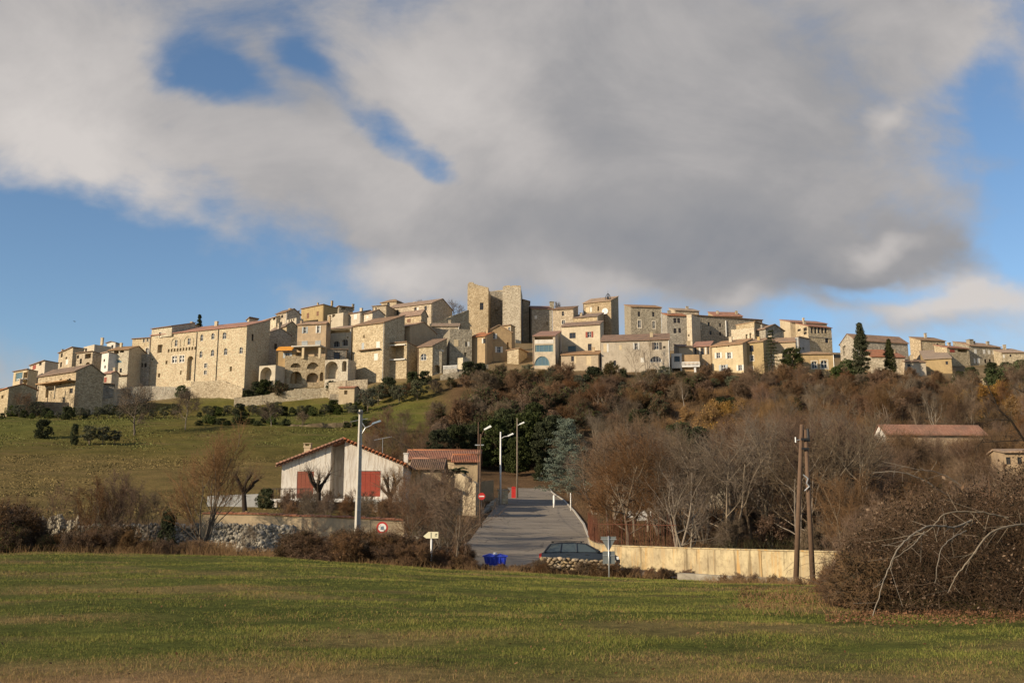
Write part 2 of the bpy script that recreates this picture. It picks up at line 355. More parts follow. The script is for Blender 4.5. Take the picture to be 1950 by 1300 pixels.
def roaddist(x, y):              # >0 inside a road
    d = np.full(np.shape(x), -9.0)
    la = np.array(ML); ra = np.array(MR)
    xl = np.interp(y, la[:, 1], la[:, 0]); xr = np.interp(y, ra[:, 1], ra[:, 0])
    d = np.where((y > 60) & (y < 153), np.minimum(x - xl, xr - x), d)
    yc = np.interp(x, [-14, 0, 12, 25, 60], [59, 58.2, 55.8, 52.6, 47]); d2 = np.where(x > -14, 3.6 - np.abs(y - yc), -9)
    return np.maximum(d, d2)

def ground_mat(b, bsdf):
    at = b.n('ShaderNodeVertexColor', layer_name='tint'); t = b.n('ShaderNodeTexCoord'); v = t.outputs['Object']
    n1 = b.noise(v, .22, 7, .65); n2 = b.noise(v, 3.5, 8, .78); n3 = b.noise(b.vmath('MULTIPLY', v, (.25, 1.6, 1)), .35, 5, .6)
    c = b.mixc(1.0, at.outputs[0], b.ramp(n1, [(.3, (.62, .66, .6)), (.7, (1.32, 1.25, 1.2))]), 'MULTIPLY')
    c = b.mixc(1.0, c, b.ramp(n2, [(.3, (.5, .5, .5)), (.7, (1.4, 1.4, 1.4))]), 'MULTIPLY')
    c = b.mixc(b.smooth(n3, .52, .7, 0, .5), c, (.16, .105, .055))
    b.l(c, bsdf.inputs['Base Color']); bsdf.inputs['Roughness'].default_value = 1; bsdf.inputs['Specular IOR Level'].default_value = .05
    bump(b, bsdf, n2, .12, .9)
mat('ground', ground_mat)
def asphalt(b, bsdf):
    t = b.n('ShaderNodeTexCoord'); v = t.outputs['Object']
    n1 = b.noise(v, .3, 6, .6); n2 = b.noise(v, 9, 4, .7); n3 = b.noise(b.vmath('MULTIPLY', v, (.12, 1.2, 1)), 1.0, 5, .6)
    c = b.ramp(n1, [(.3, (.20, .17, .135)), (.7, (.29, .25, .20))])
    c = b.mixc(b.smooth(n3, .5, .65, 0, .5), c, (.15, .125, .10)); c = b.mixc(1.0, c, b.ramp(n2, [(.3, (.75,) * 3), (.7, (1.2,) * 3)]), 'MULTIPLY')
    vo = b.n('ShaderNodeTexVoronoi', feature='DISTANCE_TO_EDGE'); b.l(b.vmath('ADD', v, b.vmath('MULTIPLY', b.noise(v, 1.2, 4, .6, 'Color'), (.8, .8, 0))), vo.inputs['Vector']); vo.inputs['Scale'].default_value = .28; c = b.mixc(b.smooth(vo.outputs['Distance'], .0, .022, .7, 0), c, (.05, .045, .04))
    b.l(c, bsdf.inputs['Base Color']); bsdf.inputs['Roughness'].default_value = .85; bump(b, bsdf, n2, .01)
mat('asphalt', asphalt)

def axis(parts):
    out = []
    for a, b, st in parts: out += list(np.arange(a, b, st))
    return np.array(out + [parts[-1][1]])
AX = axis([(-1400, -420, 90), (-420, -120, 6), (-120, -60, 2), (-60, 60, 1), (60, 120, 2), (120, 420, 6), (420, 1400, 90)])
AY = axis([(-60, 6, 4), (6, 56, .5), (56, 100, .75), (100, 340, 2.5), (340, 500, 10), (500, 3000, 125)])
XX, YY = np.meshgrid(AX, AY); ZZ = T(XX, YY)
PXX = 975 + F * XX / (np.maximum(YY, 6) * math.cos(TH) + (ZZ - EYE) * math.sin(TH))
RD = roaddist(XX, YY)
amp = np.where(YY < 56, .085, np.where(YY < 140, .1, .25)); off = np.clip((-RD) / 2.5, 0, 1)
ZZ = ZZ + wob(XX, YY, 2.6) * amp * off * np.clip((YY - 4) / 8, 0, 1) + wob(XX + 9, YY, 11) * amp * 1.3 * off * np.clip((YY - 14) / 20, 0, 1) - .14 * np.clip((RD + 1.5) / 1.2, 0, 1)
def lerp3(a, b, t): return np.asarray(a) * (1 - t[..., None]) + np.asarray(b) * t[..., None]
def sm(x, a, b): t = np.clip((x - a) / (b - a), 0, 1); return t * t * (3 - 2 * t)
grass_c = (.092, .105, .026); straw = (.25, .175, .085); soil = (.105, .07, .042); hillgrass = (.120, .100, .030); hillgreen = (.105, .112, .028)
C = np.broadcast_to(np.array(grass_c), XX.shape + (3,)).copy()
C = lerp3(C, straw, sm(wob(XX, YY * 2.2, 5) + .5 * wob(XX, YY, 1.3), .1, .7) * .55 + .8 * (1 - sm(YY + wob(XX, YY, 2) * 2, 11, 14)))
bank = sm(YY, 53, 58); C = lerp3(C, soil, bank)
leftf = sm(YY, 66, 72) * (1 - sm(PXX, 800, 900)); tan_f = (.165, .122, .046)
hg = lerp3(np.broadcast_to(np.array(hillgrass), XX.shape + (3,)), tan_f, np.clip(1 - sm(YY, 150, 168), 0, 1) * sm(560 - PXX, -150, 80))
hg = lerp3(hg, hillgreen, sm(YY, 168, 195) * .8 * sm(wob(XX, YY, 14), -.6, .4))
C = C * (1 - leftf[..., None]) + hg * leftf[..., None]
C = lerp3(C, (.12, .075, .042), sm(YY, 60, 66) * sm(PXX, 800, 900))
C = lerp3(C, (.22, .165, .10), sm(YY, 246, 256))
Vg = np.stack([XX, YY, ZZ], -1).reshape(-1, 3); Cg = C.reshape(-1, 3); nx = len(AX); ny = len(AY)
jj, ii = np.meshgrid(np.arange(ny - 1), np.arange(nx - 1), indexing='ij'); o = (jj * nx + ii).ravel()
Q = np.stack([o, o + 1, o + 1 + nx, o + nx], 1); split = int(np.searchsorted(AY, 56)) * (nx - 1)
def sub(Qs):
    u, inv = np.unique(Qs, return_inverse=True); return Vg[u], inv.reshape(-1, 4), Cg[u]
v_, q_, c_ = sub(Q[:split]); fld = np_mesh('field', v_, q_, 'ground', True, c_); fld['kind'] = 'structure'; fld['label'] = 'rough winter meadow of green and straw grass in the foreground'
v_, q_, c_ = sub(Q[split:]); hill = np_mesh('hillside', v_, q_, 'ground', True, c_); hill['kind'] = 'structure'; hill['label'] = 'grassy and wooded hillside rising to the stone village'
rd = strip('road', ML, MR, 'asphalt', .03, 90); rd['kind'] = 'structure'
xs = np.linspace(-14, 60, 75); yc = np.interp(xs, [-14, 0, 12, 25, 60], [59, 58.2, 55.8, 52.6, 47])
kb = MB()
for (a, b_) in zip(MR[1:-1], MR[2:]):
    n_ = max(1, int(math.dist(a, b_) / 1.0))
    for i in range(n_):
        p = [a[q] + (b_[q] - a[q]) * i / n_ for q in (0, 1)]; q_ = [a[q] + (b_[q] - a[q]) * (i + .97) / n_ for q in (0, 1)]; z0 = T1(*p); z1 = T1(*q_)
        kb.add([(p[0], p[1], z0 - .1), (p[0] + .16, p[1], z0 - .1), (q_[0] + .16, q_[1], z1 - .1), (q_[0], q_[1], z1 - .1), (p[0], p[1], z0 + .13), (p[0] + .16, p[1], z0 + .13), (q_[0] + .16, q_[1], z1 + .13), (q_[0], q_[1], z1 + .13)], [(0, 3, 2, 1), (4, 5, 6, 7), (0, 1, 5, 4), (1, 2, 6, 5), (2, 3, 7, 6), (3, 0, 4, 7)])
ko = kb.build('kerb', 'concrete'); ko['kind'] = 'structure'
cr = strip('cross_road', [(x, y - 3.4, 0) for x, y in zip(xs, yc)], [(x, y + 3.4, 0) for x, y in zip(xs, yc)], 'asphalt', .026, 110); cr['kind'] = 'structure'
def TG(x, y):                    # ground including its small undulations is close enough to T away from roads
    return T1(x, y)
# ------------------------------------------------------------------ house builder
CROP = {1: (0, 600), 2: (260, 570), 3: (480, 550), 4: (680, 530), 5: (860, 520), 6: (1060, 540), 7: (1260, 560), 8: (1460, 580), 9: (1690, 600)}
def unit_obj():
    d = {}
    def fr(bars):
        m = MB()
        for q in bars: m.box(*q)
        me = bpy.data.meshes.new('window_frame'); me.from_pydata(m.v, [], m.f); me.update(); return me
    t = .09
    ring = [(-.5, -.5 + t, -.06, .0, 0, 1), (.5 - t, .5, -.06, .0, 0, 1), (-.5 + t, .5 - t, -.06, .0, 0, t * .7), (-.5 + t, .5 - t, -.06, .0, 1 - t * .7, 1)]
    d['w'] = fr(ring + [(-.035, .035, -.05, -.001, t * .7, 1 - t * .7), (-.5 + t, -.035, -.045, -.002, .55, .59), (.035, .5 - t, -.045, -.002, .55, .59)])
    d['g'] = fr(ring + [(-.5 + .25 * i - .014, -.5 + .25 * i + .014, -.05, -.001, t * .7, 1 - t * .7) for i in (1, 2, 3)])
    d['m'] = fr(ring + [(-.09, .09, -.10, -.001, t * .7, 1 - t * .7), (-.5 + t, -.09, -.09, -.002, .5, .62), (.09, .5 - t, -.09, -.002, .5, .62)])
    q = MB().box(-.5, .5, 0, .03, 0, 1); me = bpy.data.meshes.new('pane'); me.from_pydata(q.v, [], q.f); me.update(); d['pane'] = me
    q = MB().box(-.5, .5, 0, 1, 0, 1).box(-.46, .46, -.5, 0, .12, .2).box(-.46, .46, -.5, 0, .8, .88); me = bpy.data.meshes.new('shutter'); me.from_pydata(q.v, [], q.f); me.update(); d['shutter'] = me
    q = MB().box(-.66, -.5, -1, 0, -.02, 1.12).box(.5, .66, -1, 0, -.02, 1.12).box(-.5, .5, -1, 0, 1, 1.12).box(-.7, .7, -1.6, 0, -.12, -.02); me = bpy.data.meshes.new('surround'); me.from_pydata(q.v, [], q.f); me.update(); d['surround'] = me
    return d
UM = unit_obj(); _mv = {}
def unit(kind, m):
    if (kind, m) not in _mv:
        me = UM[kind].copy(); me.materials.clear(); me.materials.append(M[m]); _mv[(kind, m)] = me
    return _mv[(kind, m)]
def put(name, me, parent, loc, rz, sc):
    o = bpy.data.objects.new(name, me); COL.objects.link(o); o.parent = parent
    o.location = loc; o.rotation_euler = (0, 0, rz); o.scale = sc; return o
def wall_grid(mb, O, ux, nin, W, z0, z1, ops):
    """a wall face from O along ux (width W) between z0 and z1 with recessed openings (u0,u1,a,b,arch,depth)"""
    def pt(u, z, dpt=0.0): return (O[0] + ux[0] * u + nin[0] * dpt, O[1] + ux[1] * u + nin[1] * dpt, z)
    us = sorted({0.0, W, *[o[0] for o in ops], *[o[1] for o in ops]}); zs = sorted({z0, z1, *[o[2] for o in ops], *[o[3] for o in ops]})
    for a, b in zip(us[:-1], us[1:]):
        for c, d in zip(zs[:-1], zs[1:]):
            mu, mz = (a + b) / 2, (c + d) / 2
            if any(o[0] < mu < o[1] and o[2] < mz < o[3] for o in ops): continue
            mb.quad(pt(a, c), pt(b, c), pt(b, d), pt(a, d))
    for (u0, u1, a, b, arch, dp) in ops:
        if arch:
            cx = (u0 + u1) / 2; rr = (u1 - u0) / 2; h = min(rr, (b - a) * .95) if arch == 1 else (b - a) * .98; zc = b - h
            arc = [(cx - rr * math.cos(math.pi * i / 12), zc + h * math.sin(math.pi * i / 12)) for i in range(13)]
            mb.add([pt(u0, b)] + [pt(*q) for q in arc[:7]], [(0, i + 1, i + 2) for i in range(6)][::-1])
            mb.add([pt(u1, b)] + [pt(*q) for q in arc[6:]], [(0, i + 1, i + 2) for i in range(6)])
            for p, q in zip(arc[:-1], arc[1:]): mb.quad(pt(*p), pt(*q), pt(*q, dp), pt(*p, dp))
            top = zc
        else:
            top = b; mb.quad(pt(u0, b), pt(u1, b), pt(u1, b, dp), pt(u0, b, dp))
        mb.quad(pt(u0, a), pt(u0, top), pt(u0, top, dp), pt(u0, a, dp)); mb.quad(pt(u1, a), pt(u1, top), pt(u1, top, dp), pt(u1, a, dp))
        mb.quad(pt(u0, a), pt(u1, a), pt(u1, a, dp), pt(u0, a, dp)); mb.quad(pt(u0, a, dp), pt(u1, a, dp), pt(u1, b, dp), pt(u0, b, dp))
def fit_openings(ops, W, z0, z1):
    out = []
    for (u0, u1, a, b, *r) in ops:
        u0 = max(u0, .12); u1 = min(u1, W - .12); a = max(a, z0 + .05); b = min(b, z1 - .08)
        if u1 - u0 > .15 and b - a > .2 and not any(u0 < o[1] - .01 and u1 > o[0] + .01 and a < o[3] - .01 and b > o[2] + .01 for o in out): out.append((u0, u1, a, b, *r))
    return out
def house(label, c, eL, eR, yb, D, sx=None, dp=9.0, roof='eave', wins=(), m='stone_tan', rm='roof_tan', cat='house', r=None, root=None, rise=None, over=.4,
          chim=(), side=(), found=7.0, name='house', slope=None, thick=.2, vis=24):
    ox, oy = CROP[c]; cv = lambda p: (ox + p[0] / 6.5, oy + p[1] / 6.5)
    eL = cv(eL); eR = cv(eR); yb = oy + yb / 6.5
    if sx is not None: sx = ox + sx / 6.5
    A = P(eL[0], eL[1], D)
    if r is None:
        D1 = D * (A.z - EYE) / D / kz(eR[1]); Bp = P(eR[0], eR[1], D1); ang = math.atan2(Bp.y - A.y, Bp.x - A.x)
        ang = max(-.95, min(.95, ang))
    else: ang = math.radians(r)
    k = kx(eR[0], eR[1]); ux = Vector((math.cos(ang), math.sin(ang), 0)); nin = Vector((-math.sin(ang), math.cos(ang), 0))
    W = (k * A.y - A.x) / (ux.x - k * ux.y)
    if W <= 0 or W > 70: W = abs(eR[0] - eL[0]) / F * D
    zb = EYE + kz(yb) * D; H = A.z - zb; slope0 = slope
    if sx is not None:
        Bw = A + ux * W; st = Bw if sx > eR[0] else A; k = kx(sx, (eL[1] + eR[1]) / 2 + 4); den = nin.x - k * nin.y
        dp = (k * st.y - st.x) / den if abs(den) > 1e-4 else dp
        dp = max(2.5, min(26.0, dp))
    if slope is None: slope = .25
    own = root is None
    if roof in ('shed', 'eave') and rise is None: slope = kz(eL[1]) / max(.6, math.cos(ang)) + vis / 6.5 / F * D / (dp if roof == 'shed' else dp / 2)
    if own:
        root = empty(name, (A.x, A.y, zb), ang); tag(root, label, cat)
        base = Matrix.Identity(4)
    off = Vector((A.x, A.y, zb)) - root.location; off.rotate(Matrix.Rotation(-root.rotation_euler[2], 3, 'Z')); da = ang - root.rotation_euler[2]
    loc = Matrix.Translation(off) @ Matrix.Rotation(da, 4, 'Z')
    def local(px, py, plane):     # photograph position on the front / right / left wall -> (u, z)
        d = Vector((kx(px, py), 1.0, kz(py))); rel = Vector((A.x, A.y, 0))
        if plane == 'f': n, o0, u = nin, rel, ux
        elif plane == 'r': n, o0, u = ux, rel + ux * W, nin
        else: n, o0, u = ux, rel, nin
        t = n.dot(o0) / n.dot(d); p = d * t; q = Vector((p.x, p.y, 0)) - o0
        return q.dot(u), EYE + d.z * t - zb, t
    def parse(ws, plane):
        ops = []
        for w in ws:
            (cx, cy, ww, hh, code) = w[:5]; (x, y) = cv((cx, cy)); sw, sh = ww / 6.5, hh / 6.5
            a = local(x - sw / 2, y, plane); b = local(x + sw / 2, y, plane); lo = local(x, y + sh / 2, plane)[1]; hi = local(x, y - sh / 2, plane)[1]
            u0, u1 = sorted((a[0], b[0])); base = code[0]
            depth = 2.2 if base == 'o' else 1.0 if base == 'n' else .6 if base == 'd' else .03 if base == 'C' else .28
            arch = 1 if 'a' in code[1:] else 2 if 'h' in code[1:] else 0
            ops.append((u0, u1, lo, hi, arch, depth, code))
        return ops
    wall = MB(); top = H
    rz = rise
    fo = fit_openings(parse(wins, 'f'), W, -found, H); so = []
    wall_grid(wall, (0, 0), (1, 0), (0, 1), W, -found, H, [q[:6] for q in fo])
    rside = fit_openings(parse(side, 'r' if (sx or 1e9) > eR[0] else 'l'), dp, -found, H) if side else []
    onr = (sx or 1e9) > eR[0]
    wall_grid(wall, (W, 0), (0, 1), (-1, 0), dp, -found, H, [q[:6] for q in rside] if onr else [])
    wall_grid(wall, (0, 0), (0, 1), (1, 0), dp, -found, H, [] if onr else [q[:6] for q in rside])
    wall.quad((0, dp, -found), (W, dp, -found), (W, dp, H), (0, dp, H))
    t = thick; e = over; rf = MB()
    if roof == 'eave':
        h = rz if rz is not None else slope * dp / 2; s = h / (dp / 2)
        for x in (0, W): wall.add([(x, 0, H), (x, dp, H), (x, dp / 2, H + h)], [(0, 1, 2)])
        rf.prism([(-e, H - e * s + .01), (dp / 2, H + h + .01), (dp + e, H - e * s + .01), (dp + e, H - e * s + t), (dp / 2, H + h + t), (-e, H - e * s + t)], 'x', -.18, W + .18)
    elif roof == 'gable':
        h = rz if rz is not None else slope * W / 2; s = h / (W / 2)
        for y in (0, dp): wall.add([(0, y, H), (W, y, H), (W / 2, y, H + h)], [(0, 1, 2)])
        rf.prism([(-e, H - e * s + .01), (W / 2, H + h + .01), (W + e, H - e * s + .01), (W + e, H - e * s + t), (W / 2, H + h + t), (-e, H - e * s + t)], 'y', -.3, dp + .2)
    elif roof in ('shed', 'shedf'):
        h = rz if rz is not None else slope * dp
        if roof == 'shedf': h = -h
        s = h / dp
        for x in (0, W): wall.add([(x, 0, H), (x, dp, H), (x, dp, H + h)], [(0, 1, 2)])
        if h > 0: wall.quad((0, dp, H), (W, dp, H), (W, dp, H + h), (0, dp, H + h))
        rf.prism([(-e, H - e * s + .01), (dp + e * .5, H + h + e * .5 * s + .01), (dp + e * .5, H + h + e * .5 * s + t), (-e, H - e * s + t)], 'x', -.15, W + .15)
    elif roof in ('shedl', 'shedr'):
        h = rz if rz is not None else slope * W
        for y in (0, dp):
            wall.add([(0, y, H), (W, y, H), (W if roof == 'shedr' else 0, y, H + h)], [(0, 1, 2)])
        a, b = (H, H + h) if roof == 'shedr' else (H + h, H); s = (b - a) / W
        if roof == 'shedr': wall.quad((W, 0, H), (W, dp, H), (W, dp, H + h), (W, 0, H + h))
        else: wall.quad((0, 0, H), (0, dp, H), (0, dp, H + h), (0, 0, H + h))
        rf.prism([(-e, a - e * s + .01), (W + e, b + e * s + .01), (W + e, b + e * s + t), (-e, a - e * s + t)], 'y', -.25, dp + .2)
    elif roof == 'hip':
        h = rz if rz is not None else slope * min(W, dp) / 2; q = min(W, dp) / 2 * .98
        pts = [(-e, -e, H), (W + e, -e, H), (W + e, dp + e, H), (-e, dp + e, H), (-e, -e, H + t), (W + e, -e, H + t), (W + e, dp + e, H + t), (-e, dp + e, H + t), (q, dp / 2, H + h + t), (W - q, dp / 2, H + h + t)]
        rf.add(pts, [(0, 3, 2, 1), (0, 1, 5, 4), (1, 2, 6, 5), (2, 3, 7, 6), (3, 0, 4, 7), (4, 5, 9, 8), (5, 6, 9), (6, 7, 8, 9), (7, 4, 8)])
    else:                         # flat top with a low parapet of stone
        wall.quad((0, 0, H - .3), (W, 0, H - .3), (W, dp, H - .3), (0, dp, H - .3)); rm = None
    w_ = wall.build('wall', m, root); w_.matrix_basis = loc
    rp = None
    if rm and rf.v: rp = rf.build('roof', rm, root); rp.matrix_basis = loc
    for (cx, cy, cw, ch) in chim:  # chimneys given by photograph position (centre of base), width, height in crop pixels
        x, y = cv((cx, cy)); wq = max(.45, cw / 6.5 / F * D); hq = ch / 6.5 / F * D
        yd = dp * .42; p = local(x, y, 'f'); scale = 1 + 0.0
        u = p[0]; z = p[1] + (EYE and 0)
        # move the sight line back to the depth of the ridge
        d = Vector((kx(x, y), 1.0, kz(y))); n0 = Vector((A.x, A.y, 0)) + nin * yd; tt = nin.dot(n0) / nin.dot(d); pp = d * tt; u = (Vector((pp.x, pp.y, 0)) - n0).dot(ux); z = EYE + d.z * tt - zb
        cm = MB().box(u - wq / 2, u + wq / 2, yd - wq / 2, yd + wq / 2, z - 1.2, z + hq).box(u - wq * .62, u + wq * .62, yd - wq * .62, yd + wq * .62, z + hq * .8, z + hq * .9)
        cb = cm.build('chimney', m if m != 'plaster_white' else 'plaster_cream', rp or w_)
        pass
    rq = random.Random(len(label) * 31 + int(D * 7) + int(eL[0]))
    if own and rp and not chim and roof in ('shed', 'eave', 'gable') and D > 200 and rq.random() < .75:
        u = W * rq.uniform(.12, .88); yq = dp * (.5 if roof == 'eave' else rq.uniform(.35, .8)); zq = H + slope * (yq if roof == 'shed' else dp / 2 if roof == 'eave' else 0) + (0 if roof != 'gable' else slope * min(u, W - u)); a_ = rq.uniform(.28, .45); hq = rq.uniform(.9, 1.5)
        MB().box(u - a_, u + a_, yq - .3, yq + .3, zq - .8, zq + hq).box(u - a_ - .08, u + a_ + .08, yq - .38, yq + .38, zq + hq, zq + hq + .12).build('chimney', m if 'white' not in m else 'plaster_cream', rp)
    if own and roof != 'flat' and D > 200 and W > 4 and rq.random() < .55:
        x_ = rq.choice([.18, W - .18]); dpz = MB().tube((x_, -.09, -found * .5), (x_, -.09, H - .1), .06, .06, 6).build('drain_pipe', rq.choice(['metal_dark', 'rust', 'metal_pale', 'frame_wood']), root); dpz.matrix_basis = loc
    def fill(ops, plane):
        for (u0, u1, a, b, arch, dpt, code) in ops:
            ww = u1 - u0; hh = b - a; cu = (u0 + u1) / 2
            if plane == 'f': mk = lambda u, dd: (u, dd, a); rot = 0.0
            elif plane == 'r': mk = lambda u, dd: (W - dd, u, a); rot = math.pi / 2
            else: mk = lambda u, dd: (dd, u, a); rot = -math.pi / 2
            colr = next((q for q in code[1:] if q in 'wbgtrkc'), 'w'); k0 = code[0]
            def item(nm, me, u, dd, sc, par=None):
                o = put(nm, me, root, mk(u, dd), rot, sc)
                o.matrix_basis = loc @ (Matrix.Translation(mk(u, dd)) @ Matrix.Rotation(rot, 4, 'Z') @ Matrix.Diagonal((sc[0], sc[1], sc[2], 1)))
                return o
            if k0 in 'odn': continue
            if k0 == 'C':
                item('shutter', unit('shutter', 'shutter_' + colr), cu - ww * .25, -.03, (ww * .49, .05, hh)); item('shutter', unit('shutter', 'shutter_' + colr), cu + ww * .25, -.03, (ww * .49, .05, hh)); continue
            fm = 'frame_white' if k0 in 'mG' else 'frame_teal' if k0 == 'g' else 'frame_white' if (code.startswith('ww') or k0 in 'PAS') else 'frame_dark'
            fk = {'g': 'g', 'G': 'g', 'm': 'm'}.get(k0, 'w')
            wo_ = item('window', unit(fk, fm), cu, .2, (ww, 1.0, hh))
            pn = put('pane', unit('pane', 'pane_blue' if k0 == 'g' else 'pane'), wo_, (0, .01, 0), 0, (1, 1, 1))
            if k0 == 'S':
                for s in (-1, 1): item('shutter', unit('shutter', 'shutter_' + colr), cu + s * ww * .77, -.075, (ww * .5, .05, hh))
            if k0 in 'PA' or (k0 == 'm'):
                item('surround', unit('surround', 'surround'), cu, -.002, (ww, .05, hh))
    fill(fo, 'f'); fill(rside, 'r' if onr else 'l')
    info = dict(slope=slope, root=root, A=A, ux=ux, nin=nin, W=W, H=H, dp=dp, zb=zb, ang=ang, loc=loc, wall=w_, roof=rp, local=lambda x, y: local(*cv((x, y)), 'f'))
    return info
def on_house(h, mb, name, m):    # a further part of a house, modelled in the frame of its front wall
    o = mb.build(name, m, h['root']); o.matrix_basis = h["loc"]; return o
def bar_on(h, x0, x1, y, th, out, name, m):   # a slab or canopy sticking out of the front wall, given in crop pixels
    a = h['local'](x0, y); b = h['local'](x1, y); return on_house(h, MB().box(a[0], b[0], -out, -.004, a[1] - th, a[1]), name, m)
# ------------------------------------------------------------------ the village, left flank
H = house
H('low stone house with dark gable at the far left edge of the village', 1, (-150, 985), (105, 962), 1230, 238, sx=450, r=-48, m='stone_tan', rm='roof_red', wins=[(30, 1010, 25, 40, 'd')])
h = H('two storey stone house with lean-to porch and ivy covered dark side', 1, (475, 760), (945, 690), 1010, 241, sx=1290, m='stone_tan', rm='roof_brown', rise=2.0,
      wins=[(578, 850, 26, 60, 'w'), (750, 825, 28, 72, 'w'), (862, 810, 26, 60, 'w'), (620, 960, 110, 110, 'd'), (880, 935, 40, 60, 'w')])
bar_on(h, 555, 940, 862, .25, 2.4, 'porch_roof', 'roof_tan')
for x in (580, 790): a = h['local'](x, 880); on_house(h, MB().box(a[0] - .12, a[0] + .12, -2.3, -2.06, -1.5, a[1] - .2), 'post', 'plaster_cream')
h = H('modern house with big glazed porch at the left end of the ridge', 1, (170, 705), (350, 672), 905, 264, sx=460, m='plaster_cream', rm='roof_brown', roof='shedf', slope=.1,
      wins=[(235, 760, 85, 100, 'g'), (320, 740, 60, 70, 'ow'), (320, 845, 60, 70, 'd')])
bar_on(h, 275, 350, 800, .2, 1.5, 'balcony', 'frame_white')
H('cream house with red shuttered window near the left end', 1, (375, 630), (560, 565), 800, 270, sx=720, m='plaster_cream', rm='roof_brown', roof='shedf', slope=.08,
  wins=[(425, 645, 40, 50, 'Cr'), (500, 600, 30, 40, 'w'), (455, 720, 26, 50, 'w')])
H('tall narrow tan house with tiled mono pitch roof', 1, (730, 475), (905, 398), 715, 277, sx=1040, m='stone_tan', rm='roof_brown', roof='shedf', slope=.03,
  wins=[(765, 495, 22, 50, 'w'), (830, 580, 28, 60, 'Cw'), (755, 612, 22, 60, 'w'), (910, 640, 40, 50, 'wa'), (820, 530, 20, 26, 'w')], chim=[(775, 450, 25, 30)])
H('small cream wall house with flat top on the left ridge', 1, (1035, 395), (1170, 362), 480, 284, m='plaster_cream', roof='flat', dp=5, wins=[(1065, 430, 24, 40, 'w')])
H('white gabled house with dark chimney high on the left ridge', 1, (1325, 345), (1430, 345), 440, 292, sx=1160, m='plaster_white', rm='roof_brown', roof='gable', r=-12, wins=[(1390, 390, 24, 40, 'w')], chim=[(1265, 322, 28, 45)])
h = H('stone house with a covered dark balcony on the left flank', 1, (950, 478), (1150, 452), 680, 262, sx=1255, m='stone_tan', rm='roof_brown', roof='shedf', slope=.1,
      wins=[(1088, 505, 72, 60, 'o'), (1000, 570, 26, 65, 'wb'), (965, 515, 24, 40, 'w'), (1085, 610, 60, 60, 'oa')])
H('narrow white rendered house beside a grey gable', 1, (1262, 478), (1348, 460), 700, 258, m='plaster_white', roof='shedf', rm='roof_tan', dp=7, slope=.1, wins=[(1290, 560, 18, 34, 'w'), (1300, 640, 18, 34, 'w')])
h = H('cream house with loggia and curved pale blue glass canopy', 1, (1350, 435), (1600, 392), 835, 258, r=-14, m='stone_pale', rm='roof_tan', roof='eave', dp=8, rise=1.5,
      wins=[(1440, 455, 60, 46, 'o'), (1510, 440, 50, 46, 'o'), (1445, 570, 130, 40, 'gh'), (1495, 683, 26, 54, 'w'), (1425, 655, 14, 18, 'd')], chim=[(1500, 385, 26, 44)])
bar_on(h, 1350, 1590, 748, .2, .7, 'balcony', 'frame_wood')
H('stone house with paired windows beside the big palace facade', 1, (1640, 490), (1858, 478), 880, 263, r=-18, m='stone_grey', roof='flat', dp=8,
  wins=[(1752, 620, 30, 50, 'w'), (1800, 618, 30, 50, 'w'), (1708, 757, 36, 62, 'w')])
H('cream upper house with white framed windows beside the palace', 1, (1640, 300), (1870, 252), 490, 268, r=-18, m='stone_pale', rm='roof_brown', roof='shedf', dp=8, slope=.1,
  wins=[(1782, 308, 26, 55, 'Pw'), (1828, 300, 26, 55, 'Pw'), (1675, 440, 34, 60, 'Pw'), (1822, 440, 40, 70, 'Awa')])
H('little annex with red door in front of a shaded wall', 1, (1285, 722), (1385, 715), 850, 249, sx=1400, m='plaster_cream', rm='roof_red', roof='eave', dp=4, rise=.6, wins=[(1305, 800, 30, 60, 'Cr')])
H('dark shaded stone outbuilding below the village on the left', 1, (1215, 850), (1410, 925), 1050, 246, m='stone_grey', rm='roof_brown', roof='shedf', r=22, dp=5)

# the big palace
h = H('largest pale palace facade with arched windows and drain pipes', 2, (175, 448), (1368, 328), 1080, 262, sx=1650, m='stone_pale', rm='roof_red', vis=60, roof='shed', cat='palace', slope=.16, name='palace', over=.35, found=5,
      wins=[(807, 475, 34, 84, 'wwa'), (945, 455, 38, 78, 'wwa'), (1088, 448, 44, 86, 'wwa'), (797, 680, 34, 84, 'wwa'), (940, 662, 38, 82, 'wwa'), (1102, 645, 40, 88, 'wwa'), (1294, 630, 40, 82, 'wwa'),
            (490, 540, 32, 80, 'ww'), (650, 520, 34, 82, 'ww'), (470, 742, 58, 84, 'm'), (560, 735, 58, 84, 'm'), (660, 850, 72, 300, 'na'), (855, 818, 34, 56, 'Pw'), (852, 903, 36, 50, 'Pw'),
            (370, 780, 24, 44, 'd'), (278, 940, 26, 48, 'd'), (197, 742, 22, 22, 'd'), (548, 905, 18, 50, 'd'), (1166, 860, 28, 60, 'd'), (290, 610, 60, 100, 'n')] +
           [(398 + i * 36.6, 634 - i * 3.4, 22, 40, 'd') for i in range(10)], side=[(1437, 470, 24, 84, 'w')])
pal = h['root']
H('', 2, (190, 365), (440, 332), 460, 262, m='stone_pale', rm='roof_brown', roof='shed', root=pal, dp=8, found=.5, slope=.12, wins=[(292, 445, 28, 78, 'Pw')])
H('', 2, (1370, 255), (1395, 245), 340, 268, sx=1500, m='stone_pale', rm='roof_brown', roof='shedr', root=pal, found=1.5, r=-40, rise=.4)
for x, y0, y1 in ((752, 405, 1030), (1018, 375, 1000)):
    a = h['local'](x, y0); b = h['local'](x - 14, y1); on_house(h, MB().tube((a[0], -.1, a[1]), (a[0], -.1, b[1]), .09, .09, 6), 'drain_pipe', 'metal_dark')
